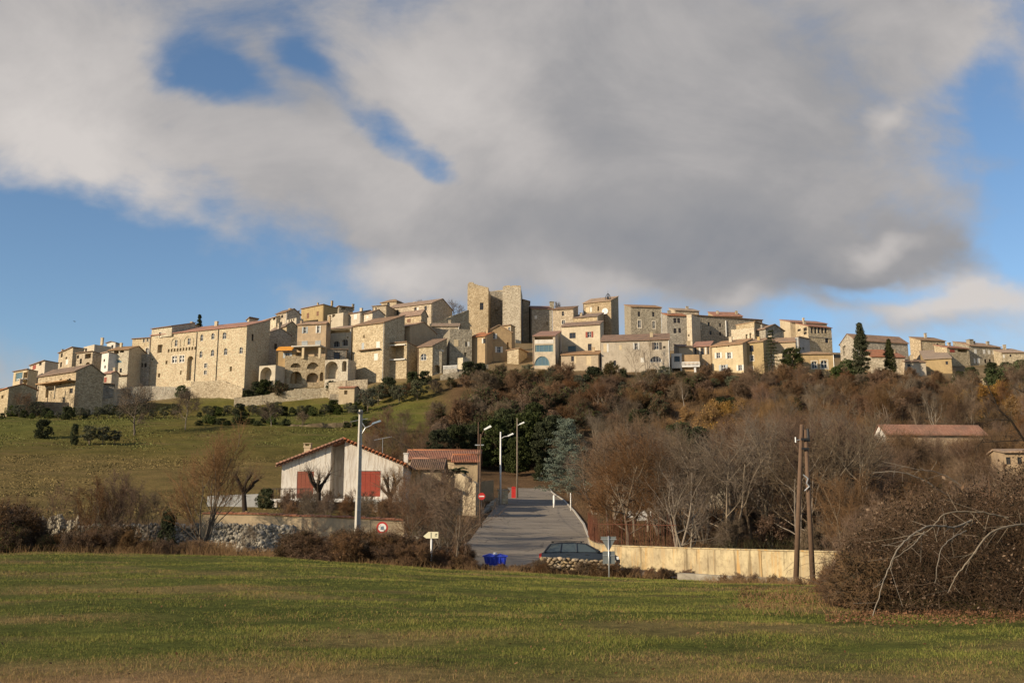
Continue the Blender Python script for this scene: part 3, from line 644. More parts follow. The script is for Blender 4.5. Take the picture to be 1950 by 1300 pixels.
for cx, cy, ww, hh in ((485, 530, 110, 120), (642, 515, 115, 130)):   # blind relieving arches standing proud
    a = h['local'](cx - ww / 2, cy + hh / 2); b = h['local'](cx + ww / 2, cy + hh / 2); top = h['local'](cx, cy - hh / 2)[1]; mid = (a[0] + b[0]) / 2; rr = (b[0] - a[0]) / 2; zc = top - rr; mb = MB()
    arc = [(mid - rr * math.cos(math.pi * i / 14), zc + rr * math.sin(math.pi * i / 14)) for i in range(15)]; arc = [(a[0], a[1])] + arc + [(b[0], a[1])]
    for p, q in zip(arc[:-1], arc[1:]): mb.tube((p[0], -.02, p[1]), (q[0], -.02, q[1]), .14, .14, 6)
    on_house(h, mb, 'blind_arch', 'stone_pale')
H('small lit bell gable behind the palace roof', 2, (648, 318), (716, 308), 400, 280, m='plaster_cream', rm='roof_tan', roof='gable', dp=2, r=-15, cat='bell gable', name='bell_gable', wins=[(685, 340, 26, 44, 'oa')], found=5)

# ------------------------------------------------------------------ centre left
H('cream house with open roof terrace just right of the palace ridge', 3, (130, 395), (300, 345), 560, 302, m='stone_pale', rm='roof_tan', roof='shed', dp=8, wins=[(275, 365, 30, 40, 'w'), (180, 465, 60, 40, 'd')])
H('upper house with small square window and grey gable end', 3, (300, 312), (435, 285), 520, 298, sx=600, m='stone_tan', rm='roof_brown', rise=1.4, wins=[(372, 340, 26, 40, 'w'), (360, 432, 22, 50, 'w')])
H('cream terrace wall house pierced by narrow slits', 3, (430, 385), (550, 358), 480, 290, sx=600, m='plaster_cream', roof='flat', dp=4, wins=[(460, 395, 14, 34, 'd'), (488, 388, 14, 34, 'd'), (516, 380, 14, 34, 'd')])
H('low tiled house with shaded gable behind the palace corner', 3, (215, 530), (430, 450), 660, 280, sx=555, m='stone_tan', rm='roof_brown', rise=1.2, wins=[(345, 580, 34, 30, 'd')])
H('grey shaded gable house with one dark window beside the palace', 3, (130, 560), (222, 556), 960, 268, sx=480, r=-46, m='stone_tan', rm='roof_tan', slope=.2, side=[(292, 712, 34, 70, 'wb')])
H('plain ochre house with two brown shuttered windows on the skyline', 3, (610, 252), (890, 195), 440, 310, sx=1060, m='plaster_ochre', rm='roof_brown', roof='shedf', slope=.05, wins=[(692, 330, 28, 62, 'Cb'), (812, 305, 26, 54, 'Cb'), (805, 395, 20, 26, 'd')], chim=[(815, 195, 18, 24), (990, 165, 22, 18)])
H('round shouldered shaded stone house behind the ochre one', 3, (1080, 215), (1250, 215), 420, 318, m='stone_grey', rm='roof_tan', roof='hip', r=28, dp=9, rise=1.0, chim=[(1250, 225, 26, 40)], wins=[(1130, 245, 50, 30, 'd')])
H('bright cream terrace wall with parapet below the skyline', 3, (935, 325), (1130, 292), 400, 300, m='plaster_cream', roof='flat', dp=4, wins=[(1010, 330, 36, 40, 'd'), (965, 345, 22, 40, 'd')])
H('cream house with one tall white shutter below the skyline', 3, (1210, 308), (1345, 285), 470, 298, m='plaster_cream', rm='roof_brown', dp=8, rise=1.2, wins=[(1280, 345, 40, 64, 'Cw')])
H('small cream wing with low dark roof behind the red tiled house', 3, (1340, 318), (1490, 290), 420, 297, sx=1640, m='stone_pale', rm='roof_brown', rise=1.2, wins=[(1362, 350, 20, 36, 'w'), (1430, 350, 26, 30, 'Cw')])
h = H('brown ochre house over the arcade with pale blue shutters', 3, (565, 445), (920, 428), 1150, 256, sx=975, m='plaster_tan', rm='roof_tan', roof='shed', slope=.12, found=4,
      wins=[(655, 510, 34, 80, 'Sg'), (820, 500, 30, 90, 'Sw'), (650, 685, 72, 80, 'Cg'), (815, 680, 68, 80, 'Cg')], chim=[(610, 430, 26, 36), (960, 400, 26, 60)])
bar_on(h, 545, 900, 728, .35, 3.0, 'balcony', 'concrete')
ba = h['local'](550, 690); bb = h['local'](905, 690); z0 = h['local'](700, 726)[1]; mb = MB()
for i in range(31): u = ba[0] + (bb[0] - ba[0]) * i / 30; mb.box(u - .02, u + .02, -2.95, -2.91, z0, z0 + .95)
mb.box(ba[0], bb[0], -2.97, -2.89, z0 + .95, z0 + 1.0); on_house(h, mb, 'railing', 'metal_dark')
H('rubble stone arcade with two tiers of arches under the ochre house', 3, (410, 828), (905, 835), 1150, 252.6, m='stone_warm', roof='flat', dp=3.2, cat='arcade', name='arcade', found=4,
  wins=[(540, 945, 130, 56, 'nh'), (755, 950, 156, 84, 'nh'), (545, 1095, 140, 150, 'oa'), (748, 1095, 150, 120, 'oa'), (860, 1085, 40, 110, 'oa')])
for x in (690, 893):
    a = h['local'](x, 740); c_ = h['local'](x, 880); on_house(h, MB().box(a[0] - .3, a[0] + .3, -2.9, -2.4, c_[1], a[1] - .25), 'pillar', 'plaster_cream')
H('pale stone arch building with one tall dark arch and one slim arch', 3, (905, 880), (1190, 868), 1140, 251, m='stone_pale', roof='flat', dp=5, cat='arcade', name='arch_house', wins=[(980, 1005, 160, 220, 'oa'), (1141, 955, 56, 130, 'oa')])
H('white rendered arch porch at the foot of the palace corner', 3, (90, 955), (292, 940), 1135, 250, m='plaster_cream', roof='flat', dp=4, cat='porch', name='arch_porch', wins=[(172, 1050, 140, 165, 'oa')])
h = H('yellow ochre house with an orange awning over its terrace', 3, (300, 775), (540, 770), 960, 254, m='plaster_ochre', roof='flat', dp=6, wins=[(440, 820, 54, 70, 'Sg')])
a = h['local'](325, 770); b = h['local'](522, 765); on_house(h, MB().prism([(-1.6, a[1] + .1), (.4, a[1] + 1.15), (.4, a[1] + 1.25), (-1.6, a[1] + .2)], 'x', a[0], b[0]).box(a[0], b[0], -1.6, -1.56, a[1] - .15, a[1] + .15), 'awning', 'awning')
h = H('cream house with long roof loggia and two white arched windows', 3, (940, 498), (1235, 480), 830, 262, sx=1390, m='plaster_cream', rm='roof_tan', roof='shed', slope=.14,
      wins=[(1080, 525, 262, 40, 'o'), (1045, 683, 85, 76, 'Gwa'), (1150, 665, 80, 86, 'Gwa'), (1185, 600, 14, 18, 'd')])
h = H('stone annex with a dark garden door under the loggia house', 3, (930, 745), (1175, 790), 880, 255, m='stone_grey', roof='shedr', rm='roof_tan', r=18, rise=.1, dp=5, wins=[(1050, 825, 80, 84, 'wb')])
h = H('tall rubble stone house under a thick tiled roof with white shutters', 3, (1252, 462), (1640, 415), 1010, 258, m='stone_warm', rm='roof_brown', vis=66, roof='shed', slope=.2, dp=9,
      wins=[(1560, 700, 44, 96, 'Cw'), (1535, 840, 46, 84, 'Cw'), (1372, 718, 30, 100, 'Cg'), (1385, 590, 16, 40, 'd')])
bar_on(h, 1330, 1590, 762, .2, 1.0, 'balcony', 'frame_wood')

# ------------------------------------------------------------------ centre
h = H('ochre lit house with brown shutters and a huge dark side wall', 4, (385, 625), (655, 592), 810, 266, sx=985, m='plaster_ochre', rm='roof_tan', rise=2.2, wins=[(425, 770, 60, 80, 'Cb'), (468, 765, 22, 80, 'Pw'), (562, 735, 66, 76, 'Cb'), (495, 630, 26, 26, 'd')])
h = H('house with deep square balcony framed in white', 4, (318, 812), (618, 790), 1060, 256.5, sx=758, m='stone_warm', rm='roof_tan', roof='shedf', slope=.05, wins=[(462, 925, 236, 180, 'o')])
bar_on(h, 330, 600, 1010, .3, .5, 'balcony', 'frame_white'); bar_on(h, 330, 600, 832, .25, .35, 'lintel', 'frame_white')
H('house under a flat tiled roof with a brown shutter above the balcony house', 4, (515, 475), (795, 440), 610, 284, sx=870, m='stone_tan', rm='roof_brown', rise=1.5, wins=[(640, 522, 44, 44, 'Cb')])
h = H('long upper house with three windows and shaded gable', 4, (360, 375), (930, 305), 540, 318, sx=1180, m='stone_tan', rm='roof_tan', rise=2.6, wins=[(722, 388, 28, 60, 'w'), (752, 386, 20, 56, 'Cw'), (848, 370, 30, 58, 'w'), (500, 420, 30, 66, 'w')])
H('square lookout block with an arched window above the long house', 4, (300, 308), (488, 285), 420, 326, sx=570, m='stone_tan', rm='roof_tan', roof='hip', rise=1.2, wins=[(388, 328, 34, 56, 'wa')])
H('plain stone house corner behind the lookout block', 4, (190, 350), (362, 335), 500, 312, m='stone_tan', rm='roof_tan', roof='shedf', slope=.05, dp=8, wins=[(255, 410, 36, 44, 'd')])
H('low house with rounded tiled roofs at the foot of the castle wall', 4, (925, 590), (1265, 580), 680, 290, m='stone_tan', rm='roof_tan', dp=7, rise=1.4, r=0, wins=[(1200, 590, 50, 20, 'Cw')])
H('plain tan tower house with blind arch and flat top', 4, (1148, 622), (1422, 634), 950, 259, sx=975, m='stone_grey', roof='flat', wins=[(1228, 800, 54, 84, 'Cc'), (1350, 812, 22, 56, 'w'), (1380, 812, 22, 56, 'Cw'), (1340, 940, 30, 50, 'd')], name='tower_house')
h = H('small stone house with an arched pale blue window', 4, (755, 850), (935, 835), 1110, 254, sx=1110, m='stone_warm', rm='roof_brown', vis=80, roof='shed', slope=.3, wins=[(822, 972, 74, 84, 'wwa')], side=[(1052, 860, 40, 90, 'Cw')])
H('low terrace house with small dark arch beside the arched blue window', 4, (945, 880), (1050, 885), 1150, 253, m='stone_warm', roof='flat', dp=5, wins=[(990, 1120, 76, 100, 'oa')])
h = H('little terrace with white balusters in front of the tan tower house', 4, (1062, 1125), (1240, 1115), 1180, 251, m='stone_grey', roof='flat', dp=3, cat='terrace', name='terrace')
mb = MB()
for i in range(12): u = h['W'] * (i + .5) / 12; mb.box(u - .06, u + .06, .05, .15, h['H'] - .3, h['H'] + .8)
mb.box(0, h['W'], .02, .18, h['H'] + .8, h['H'] + .9); on_house(h, mb, 'balustrade', 'white_paint')
H('slim stone chimney house beside the balusters', 4, (1245, 985), (1310, 978), 1220, 252, m='stone_pale', roof='flat', dp=3, name='stone_pillar', cat='pillar')
h = H('grey ochre gabled house in front of the castle with white shutters', 5, (430, 725), (742, 745), 1010, 264, m='plaster_tan', rm='roof_tan', roof='gable', r=8, dp=9, rise=1.9, wins=[(515, 780, 44, 66, 'Sw'), (585, 945, 46, 76, 'Sw'), (695, 900, 22, 90, 'd')])
H('low wing with red tiles beside the grey ochre gable', 5, (248, 790), (428, 775), 1000, 262, m='plaster_ochre', rm='roof_red', vis=40, roof='shed', dp=5, slope=.25, wins=[(405, 838, 26, 60, 'w'), (383, 838, 16, 60, 'Cw')])
H('boxy attic with lit front at the foot of the castle', 5, (640, 655), (735, 645), 740, 284, sx=762, m='plaster_ochre', rm='roof_brown', roof='shedf', dp=4, slope=.05, wins=[(715, 690, 26, 44, 'Pw')])
H('narrow rough stone house below the right castle tower', 5, (690, 960), (828, 880), 1100, 262, sx=935, m='stone_warm', roof='shedr', rm='roof_tan', r=-20, rise=.4)

# the ruined castle keep: two towers and a back wall between them
def keep():
    root = None
    h = H('ruined castle keep of two stone towers joined by a shaded wall', 5, (198, 185), (455, 192), 640, 318, dp=13, m='stone_warm', roof='flat', r=-3, cat='castle', name='castle_keep', found=8, wins=[(372, 410, 44, 90, 'w'), (545, 600, 10, 10, 'd')])
    root = h['root']
    def crest(h, pts):           # the broken wall head: blocks of masonry of uneven height along the top
        mb = MB()
        for (x0, x1, z0, z1) in pts:
            mb.prism([(x0 * h['W'], h['H'] - .3), (x1 * h['W'], h['H'] - .3), (x1 * h['W'], h['H'] + z1), (x0 * h['W'], h['H'] + z0)], 'y', .02, 1.6)
        on_house(h, mb, 'broken_crest', 'stone_warm')
    crest(h, [(0.0, .07, 1.25, 2.0), (.07, .28, 2.05, 1.95), (.28, .5, 1.6, 1.0), (.5, .75, .95, .6), (.75, 1.0, .5, .15)])
    h2 = H('', 5, (632, 172), (855, 165), 800, 318, dp=14, m='stone_warm', roof='flat', r=-3, root=root, found=8)
    crest(h2, [(0, .18, .05, .15), (.05, .16, .3, .45), (.18, .42, .5, .55), (.42, .5, .2, .3), (.5, .8, .45, .5), (.82, 1.0, .45, .4)])
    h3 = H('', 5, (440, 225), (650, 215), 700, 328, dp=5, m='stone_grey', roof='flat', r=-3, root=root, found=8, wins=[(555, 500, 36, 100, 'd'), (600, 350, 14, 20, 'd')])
    crest(h3, [(0, .25, .0, -.1), (.25, .6, .0, .25), (.6, 1, .3, .45)])
keep()
# curtain wall climbing to the keep
def wall_run(label, pts, m, th=.8, down=5.0, name='stone_wall', cat='wall', crest=0.12, seg=1.6):
    """a masonry wall through (px, py of its top, distance) points; its foot goes below the ground"""
    ws = [P(*p) for p in pts]; o = ws[0]; root = empty(name, (o.x, o.y, T1(o.x, o.y))); tag(root, label, cat); mb = MB(); rr = random.Random(len(label) * 7 + int(o.x))
    prev = None
    for a, b in zip(ws[:-1], ws[1:]):
        n = max(1, int((b - a).length / seg)); d = (b - a); d.z = 0; d.normalize(); nn = Vector((-d.y, d.x, 0))
        for i in range(n):
            p = a.lerp(b, i / n); q = a.lerp(b, (i + 1) / n); ja = rr.uniform(-crest, crest); off = rr.uniform(0, .05)
            zb = min(T1(p.x, p.y), T1(q.x, q.y)) - down * .3 - .4
            v = [p - nn * off, q - nn * off, q + nn * (th + off), p + nn * (th + off)]
            mb.add([(w.x, w.y, zb) for w in v] + [(v[0].x, v[0].y, p.z + ja), (v[1].x, v[1].y, q.z + ja), (v[2].x, v[2].y, q.z + ja), (v[3].x, v[3].y, p.z + ja)], [(0, 3, 2, 1), (4, 5, 6, 7), (0, 1, 5, 4), (1, 2, 6, 5), (2, 3, 7, 6), (3, 0, 4, 7)])
    ob = mb.build('masonry', m, root); ob.location = -root.location; return root
wall_run('sloping curtain wall climbing to the left tower of the castle', [(818, 617, 298), (850, 606, 301), (893, 590, 306)], 'stone_warm', 1.2, 22)
H('tall shaded stone hall leaning against the castle with an orange roof', 5, (985, 440), (1245, 437), 800, 324, m='stone_grey', rm='roof_red', vis=30, roof='shed', r=4, dp=9, slope=.2, sx=None, wins=[(1042, 545, 32, 40, 'Cw'), (960, 660, 40, 120, 'd'), (1185, 625, 24, 40, 'd')], chim=[(1240, 395, 50, 44)])  # first opening: white closed leaves painted in place of daylight through the wall
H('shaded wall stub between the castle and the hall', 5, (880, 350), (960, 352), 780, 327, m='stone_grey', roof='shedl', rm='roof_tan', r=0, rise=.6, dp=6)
H('square stone house with an arched cream window right of the hall', 5, (1248, 455), (1505, 440), 720, 314, m='stone_tan', rm='roof_brown', vis=26, roof='shed', dp=8, slope=.12, wins=[(1378, 500, 24, 56, 'w'), (1384, 605, 40, 50, 'Awa')])
H('low tiled house with a row of small windows below the bell tower', 6, (208, 425), (512, 402), 520, 312, m='stone_tan', rm='roof_brown', vis=34, roof='shed', dp=7, slope=.22, wins=[(300, 485, 40, 24, 'w'), (400, 478, 60, 24, 'w')])
h = H('square bell tower house with a white clock face', 6, (328, 245), (672, 210), 640, 320, sx=765, m='stone_tan', rm='roof_tan', vis=40, roof='shed', dp=9, slope=.12, cat='clock tower', name='clock_tower', wins=[(385, 325, 44, 60, 'Cc'), (425, 322, 22, 60, 'Cw'), (515, 310, 20, 56, 'd')])
a = h['local'](600, 342); mb = MB().prism([(a[0] + 1.05 * math.cos(i * math.pi / 12), a[1] + 1.05 * math.sin(i * math.pi / 12)) for i in range(24)], 'y', -.14, -.004); clk = on_house(h, mb, 'clock_face', 'white_paint')
mb = MB().box(a[0] - .05, a[0] + .05, -.19, -.15, a[1] - .1, a[1] + .8).prism([(a[0] - .05, a[1] - .06), (a[0] + .5, a[1] - .35), (a[0] + .5, a[1] - .25), (a[0] - .02, a[1] + .05)], 'y', -.2, -.16)
for i in range(12): q = i * math.pi / 6; mb.box(a[0] + .88 * math.cos(q) - .05, a[0] + .88 * math.cos(q) + .05, -.18, -.15, a[1] + .88 * math.sin(q) - .05, a[1] + .88 * math.sin(q) + .05)
hd = mb.build('clock_hands', 'metal_dark', clk)
a = h['local'](610, 190); mb = MB(); cx, cy, cz = a[0], 2.0, a[1] - .4   # wrought iron bell cage
for i in range(6):
    q = i * math.pi / 3; p = [(cx + 1.0 * math.cos(q), cy + 1.0 * math.sin(q), cz), (cx + .95 * math.cos(q), cy + .95 * math.sin(q), cz + 1.3), (cx + .5 * math.cos(q), cy + .5 * math.sin(q), cz + 2.2), (cx, cy, cz + 2.7)]
    mb.path([Vector(w) for w in p], .07, 5)
mb.tube((cx, cy, cz + 2.6), (cx, cy, cz + 3.7), .06, .03, 5); on_house(h, mb, 'bell_cage', 'metal_dark')
on_house(h, MB().tube((cx, cy, cz + .9), (cx, cy, cz + 1.7), .5, .25, 10), 'bell', 'metal_dark')
H('cream house with brown windows half in triangular shadow', 6, (60, 532), (537, 502), 850, 270, sx=580, m='plaster_cream', rm='roof_brown', vis=36, roof='shed', slope=.16, wins=[(197, 642, 78, 70, 'wb'), (405, 630, 46, 72, 'Sr'), (410, 785, 46, 84, 'wb'), (190, 805, 100, 72, 'g')])
h = H('white banded house with a wide blue window and arched glazing', 5, (1005, 782), (1282, 776), 1210, 256, sx=1365, m='plaster_cream', rm='roof_red', vis=60, roof='shed', slope=.22,
      wins=[(1140, 806, 226, 30, 'o'), (1145, 930, 224, 86, 'g'), (1120, 1085, 190, 116, 'gh')])
a = h['local'](1030, 872); b = h['local'](1262, 822); on_house(h, MB().box(a[0], b[0] if b[0] > a[0] else a[0] + 4, -.06, -.003, a[1], b[1]), 'white_band', 'plaster_white')
H('low cream house with pale shutters below the half shadowed one', 6, (55, 885), (525, 868), 1060, 255.5, sx=560, m='plaster_ochre', rm='roof_tan', vis=34, roof='shed', slope=.12, dp=5, wins=[(197, 930, 34, 60, 'w'), (232, 940, 24, 90, 'Cc'), (400, 955, 60, 110, 'Cc')])
h = H('long cream house under a wide brown roof with a half moon window', 6, (545, 715), (1395, 690), 1090, 254, m='plaster_cream', rm='roof_brown', vis=70, roof='shed', slope=.24, dp=9,
      wins=[(600, 795, 40, 100, 'Cc'), (632, 795, 22, 100, 'Cw'), (985, 775, 40, 84, 'Sw'), (1238, 770, 58, 92, 'Sk'), (1333, 786, 30, 30, 'd'), (1228, 935, 150, 76, 'Gwh'), (1060, 945, 40, 60, 'Cw'), (1210, 1110, 70, 90, 'wb'), (1290, 1110, 60, 90, 'wb'), (720, 980, 30, 60, 'wb'), (790, 790, 30, 60, 'Cc')])

# ------------------------------------------------------------------ centre right
H('tall block house with a bright left side and four windows', 6, (915, 288), (1300, 298), 620, 300, sx=838, m='stone_grey', rm='roof_tan', roof='shed', slope=.14, wins=[(1020, 376, 30, 60, 'w'), (1197, 380, 28, 60, 'w'), (1026, 500, 40, 90, 'Pw'), (1202, 510, 36, 90, 'Pw')])
H('tower house under orange tiles with two pairs of windows', 6, (1365, 392), (1610, 400), 730, 286, sx=1302, m='stone_grey', rm='roof_red', roof='shed', slope=.12, wins=[(1465, 456, 40, 62, 'w'), (1512, 456, 36, 62, 'w'), (1466, 583, 38, 62, 'w'), (1524, 580, 34, 62, 'w')], name='tower_house')
H('bright stone buttress house between two dim walls', 6, (1608, 388), (1668, 375), 720, 285, m='stone_pale', roof='flat', dp=6, r=-35, wins=[(1635, 640, 16, 24, 'd')])
H('small upper house with bright gable on the right of centre', 7, (165, 200), (462, 212), 300, 306, sx=92, m='stone_tan', rm='roof_tan', roof='shed', slope=.14)
h = H('long dim stone rampart house with scattered small windows', 7, (372, 262), (1245, 325), 620, 290, m='stone_grey', rm='roof_brown', roof='shedf', slope=.03, dp=9, wins=[(470, 410, 34, 56, 'Pw'), (586, 370, 28, 50, 'w'), (725, 380, 26, 44, 'w'), (606, 478, 26, 50, 'w'), (726, 488, 24, 44, 'w')])
a = h['local'](790, 330); b = h['local'](790, 525); on_house(h, MB().tube((a[0], -.15, a[1]), (a[0], -.15, b[1]), .14, .14, 6), 'drain_pipe', 'white_paint')
H('house with vivid red roof behind the rampart', 7, (645, 268), (1000, 275), 330, 306, m='stone_tan', rm='roof_red', vis=46, roof='shed', dp=6, slope=.3, chim=[(690, 232, 26, 26), (925, 236, 26, 30)])
H('broken bright stone house front with a ragged top', 7, (860, 440), (1140, 345), 590, 279, m='stone_pale', roof='flat', dp=5, r=-28, wins=[(1052, 530, 26, 70, 'd'), (1100, 515, 26, 70, 'd')])
H('dim wall house behind the ragged bright front', 7, (1145, 345), (1320, 395), 560, 283, m='stone_tan', rm='roof_tan', roof='shedf', dp=6, slope=.03)
H('gabled house with bright left side above the cream row', 7, (1285, 425), (1510, 455), 640, 275, sx=1150, m='stone_grey', rm='roof_brown', roof='gable', rise=1.5, wins=[(1372, 465, 24, 60, 'd')])
H('row house with brown windows between white shutters', 7, (385, 652), (602, 640), 1010, 262, m='plaster_tan', rm='roof_red', vis=50, roof='shed', dp=7, slope=.25, wins=[(418, 710, 28, 90, 'wb'), (398, 700, 12, 90, 'Cw'), (505, 705, 36, 84, 'wb'), (470, 705, 16, 84, 'Cw'), (545, 700, 16, 84, 'Cw'), (575, 700, 20, 90, 'wb'), (540, 890, 30, 70, 'Sg')])
h = H('white modern house with a balustraded balcony on a pillar', 7, (118, 735), (248, 732), 1010, 254, m='plaster_white', roof='flat', dp=8, wins=[(190, 802, 70, 66, 'wb'), (180, 960, 110, 90, 'ob')])
a = h['local'](250, 888); b = h['local'](470, 885); on_house(h, MB().box(a[0] + .02, b[0], -.4, 6, a[1] - .35, a[1]), 'balcony', 'white_paint')
mb = MB(); w0, w1 = a[0] + .1, b[0]
for i in range(14): u = w0 + (w1 - w0) * i / 13; mb.box(u - .08, u + .08, -.35, -.2, a[1], a[1] + .85)
mb.box(w0 - .1, w1, -.4, -.15, a[1] + .85, a[1] + 1.0); on_house(h, mb, 'balustrade', 'white_paint')
a = h['local'](412, 900); on_house(h, MB().box(a[0] - .25, a[0] + .25, -.3, .2, -1.5, a[1] - .2), 'pillar', 'white_paint'); on_house(h, MB().box(h['W'], h['W'] + 4.5, .6, 7, -2, h['H'] - .3), 'shaded_wing', 'plaster_tan')
H('small white gabled wall above the modern balcony', 7, (215, 650), (382, 652), 770, 259, m='plaster_cream', rm='roof_brown', roof='shed', dp=6, slope=.1)
h = H('cream house with two pairs of white shutters half in shade', 7, (608, 652), (1002, 612), 1040, 257, m='plaster_cream', rm='roof_tan', vis=40, roof='shed', dp=8, slope=.22, wins=[(702, 758, 44, 72, 'Sw'), (835, 758, 44, 78, 'Sw'), (765, 915, 54, 84, 'Sg'), (972, 910, 44, 70, 'Sw'), (980, 1045, 70, 60, 'da'), (680, 655, 14, 14, 'd'), (830, 645, 14, 14, 'd')])
H('taller ochre house with three stacked windows', 7, (1014, 608), (1255, 585), 1080, 255.5, m='plaster_ochre', rm='roof_tan', roof='shed', dp=8, slope=.2, wins=[(1112, 670, 52, 80, 'wka'), (1118, 793, 44, 66, 'Pw'), (1115, 932, 40, 66, 'Pg')])
H('low cream house with a white end pillar behind the spruce', 7, (1265, 605), (1655, 588), 780, 262, m='plaster_cream', rm='roof_tan', vis=44, roof='shed', dp=8, slope=.2, wins=[(1545, 700, 40, 52, 'Pw')])
H('cream lower wing behind the spruce tree', 7, (1255, 745), (1490, 735), 1040, 256, m='stone_pale', roof='flat', dp=7)

# ------------------------------------------------------------------ right flank
h = H('big right hand house with an orange glazed corner under red tiles', 8, (510, 265), (800, 290), 560, 285, sx=320, m='stone_tan', rm='roof_red', vis=34, roof='shed', dp=8, slope=.16, wins=[(530 + i * 43 + 30, 318, 26, 74, 'wb') for i in range(5)] + [(745, 440, 40, 64, 'w')], side=[(475, 305, 44, 44, 'w'), (400, 308, 40, 44, 'w'), (475, 352, 40, 34, 'w')])
H('', 8, (290, 215), (745, 238), 300, 290, m='plaster_cream', rm='roof_red', roof='shed', root=h['root'], found=3, sx=165, slope=.14, chim=[(455, 205, 22, 44)])
on_house(h, MB().box(.02, h['W'] - .05, -.12, -.003, h['H'] - 3.2, h['H'] - 3.0), 'ledge', 'stone_grey')
H('plain grey shaded wall house beside the orange glazed corner', 8, (390, 400), (530, 430), 580, 281, m='plaster_grey', roof='shedf', rm='roof_tan', dp=6, slope=.03, wins=[(455, 545, 26, 36, 'd')])
H('villa with two red shuttered arched windows', 8, (428, 618), (832, 612), 905, 252, m='plaster_ochre', rm='roof_tan', roof='hip', dp=7, rise=1.2, r=-4, wins=[(590, 745, 66, 92, 'Aba'), (710, 738, 82, 100, 'Aba'), (650, 870, 120, 60, 'oh')])
H('long dark barn with a bright left gable behind the cypresses', 8, (1100, 438), (1745, 478), 700, 276, sx=905, m='stone_grey', rm='roof_brown', roof='eave', rise=2.4, cat='barn', name='barn', side=[(960, 570, 34, 120, 'd')])
H('cream house with orange roof between the two cypresses', 8, (1285, 642), (1560, 640), 930, 257, m='stone_tan', rm='roof_red', vis=80, roof='shed', dp=7, slope=.3, wins=[(1395, 820, 50, 24, 'd')])
H('narrow tan house with orange roof right of the cypresses', 9, (70, 518), (212, 512), 830, 256, m='stone_tan', rm='roof_red', vis=85, roof='shed', dp=7, slope=.45, r=5)
H('cream house with a white shuttered window and a low dark one', 9, (222, 582), (472, 580), 840, 254, m='plaster_cream', rm='roof_brown', roof='shed', dp=6, slope=.06, wins=[(268, 648, 40, 88, 'w'), (242, 648, 14, 88, 'Cw'), (360, 797, 44, 50, 'Pw')])
H('upper house with a bright gable end on the right skyline', 9, (405, 308), (712, 322), 480, 290, sx=275, m='stone_tan', rm='roof_tan', vis=36, roof='shed', slope=.22, dp=8, wins=[(622, 372, 28, 40, 'w')])
H('low ochre house under mottled tiles on the right flank', 9, (455, 548), (790, 530), 740, 262, sx=310, m='plaster_ochre', rm='roof_tan', vis=85, roof='shed', dp=7, slope=.28, wins=[(735, 590, 30, 40, 'w')])
H('long dim house with a line of white shutters on the right', 9, (1010, 375), (1400, 400), 640, 278, sx=815, m='stone_grey', rm='roof_tan', vis=42, roof='shed', dp=8, slope=.14, wins=[(1088, 448, 32, 56, 'Cw'), (1196, 452, 28, 52, 'Cw'), (1258, 458, 28, 50, 'Cw'), (1316, 464, 28, 48, 'Cw'), (960, 560, 40, 70, 'Cw'), (1078, 565, 20, 60, 'Cw'), (1125, 562, 36, 64, 'Cw'), (1215, 568, 30, 50, 'wb'), (1270, 568, 30, 50, 'wb'), (1330, 568, 30, 50, 'wb')], chim=[(1020, 335, 60, 36), (1240, 352, 30, 30), (1070, 350, 24, 30)])
H('small house with white corner posts left of the shutter line', 9, (735, 400), (1010, 418), 560, 274, m='stone_tan', rm='roof_red', roof='shed', dp=5, slope=.12, wins=[(930, 440, 120, 36, 'o'), (800, 440, 60, 40, 'Cr')])
H('last stone house with orange roof at the right edge', 9, (1410, 462), (1700, 462), 640, 276, m='stone_tan', rm='roof_tan', vis=42, roof='shed', dp=7, slope=.2, wins=[(1525, 500, 26, 30, 'w'), (1440, 510, 20, 40, 'Cw')])
h = H('modern grey blue villa block with a roof terrace among dark trees', 9, (1120, 868), (1305, 850), 1100, 235, m='plaster_grey', roof='flat', dp=6, r=20)
on_house(h, MB().box(h['W'] - 1.6, h['W'] - .3, .2, 1.6, h['H'] - .3, h['H'] + 1.6).box(h['W'] - 2.0, h['W'], -.1, 1.9, h['H'] + 1.6, h['H'] + 1.8), 'roof_kiosk', 'plaster_cream')
H('ruined stone pillar house among the right hand scrub', 9, (800, 740), (898, 735), 1030, 240, m='stone_tan', roof='flat', dp=2.5, wins=[(850, 790, 60, 70, 'o')], name='stone_ruin', cat='ruin')

# ------------------------------------------------------------------ terrace walls below the village
wall_run('rising garden wall below the ivy covered house', [(90, 787, 233), (140, 776, 235), (175, 764, 238), (216, 757, 241)], 'stone_tan')
wall_run('tall retaining wall under the left half of the palace', [(216, 741, 250), (250, 737, 251), (290, 735, 253), (365, 737, 254)], 'stone_pale', 1.2, 18)
wall_run('big rubble base wall under the palace front', [(364, 727, 251), (420, 724, 250), (462, 738, 248)], 'stone_warm', 1.2, 18)
wall_run('long sunlit terrace wall below the arcade', [(446, 757, 244), (500, 752, 245), (560, 741, 246), (612, 738, 247), (625, 740, 247)], 'stone_warm', 1.2, 18)
wall_run('garden wall with a pale coping right of the arcade', [(626, 728, 246.5), (660, 724, 246.5), (700, 722, 247)], 'stone_warm', 1.0, 12)
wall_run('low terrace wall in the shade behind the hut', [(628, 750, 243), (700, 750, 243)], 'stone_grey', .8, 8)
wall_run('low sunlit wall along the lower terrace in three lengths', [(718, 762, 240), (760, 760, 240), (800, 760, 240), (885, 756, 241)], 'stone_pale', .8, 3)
wall_run('dry stone bank wall on the green terrace', [(528, 812, 205), (570, 808, 206), (640, 804, 207), (670, 803, 208)], 'rubble_tan', .8, 2, crest=.2, seg=.8)
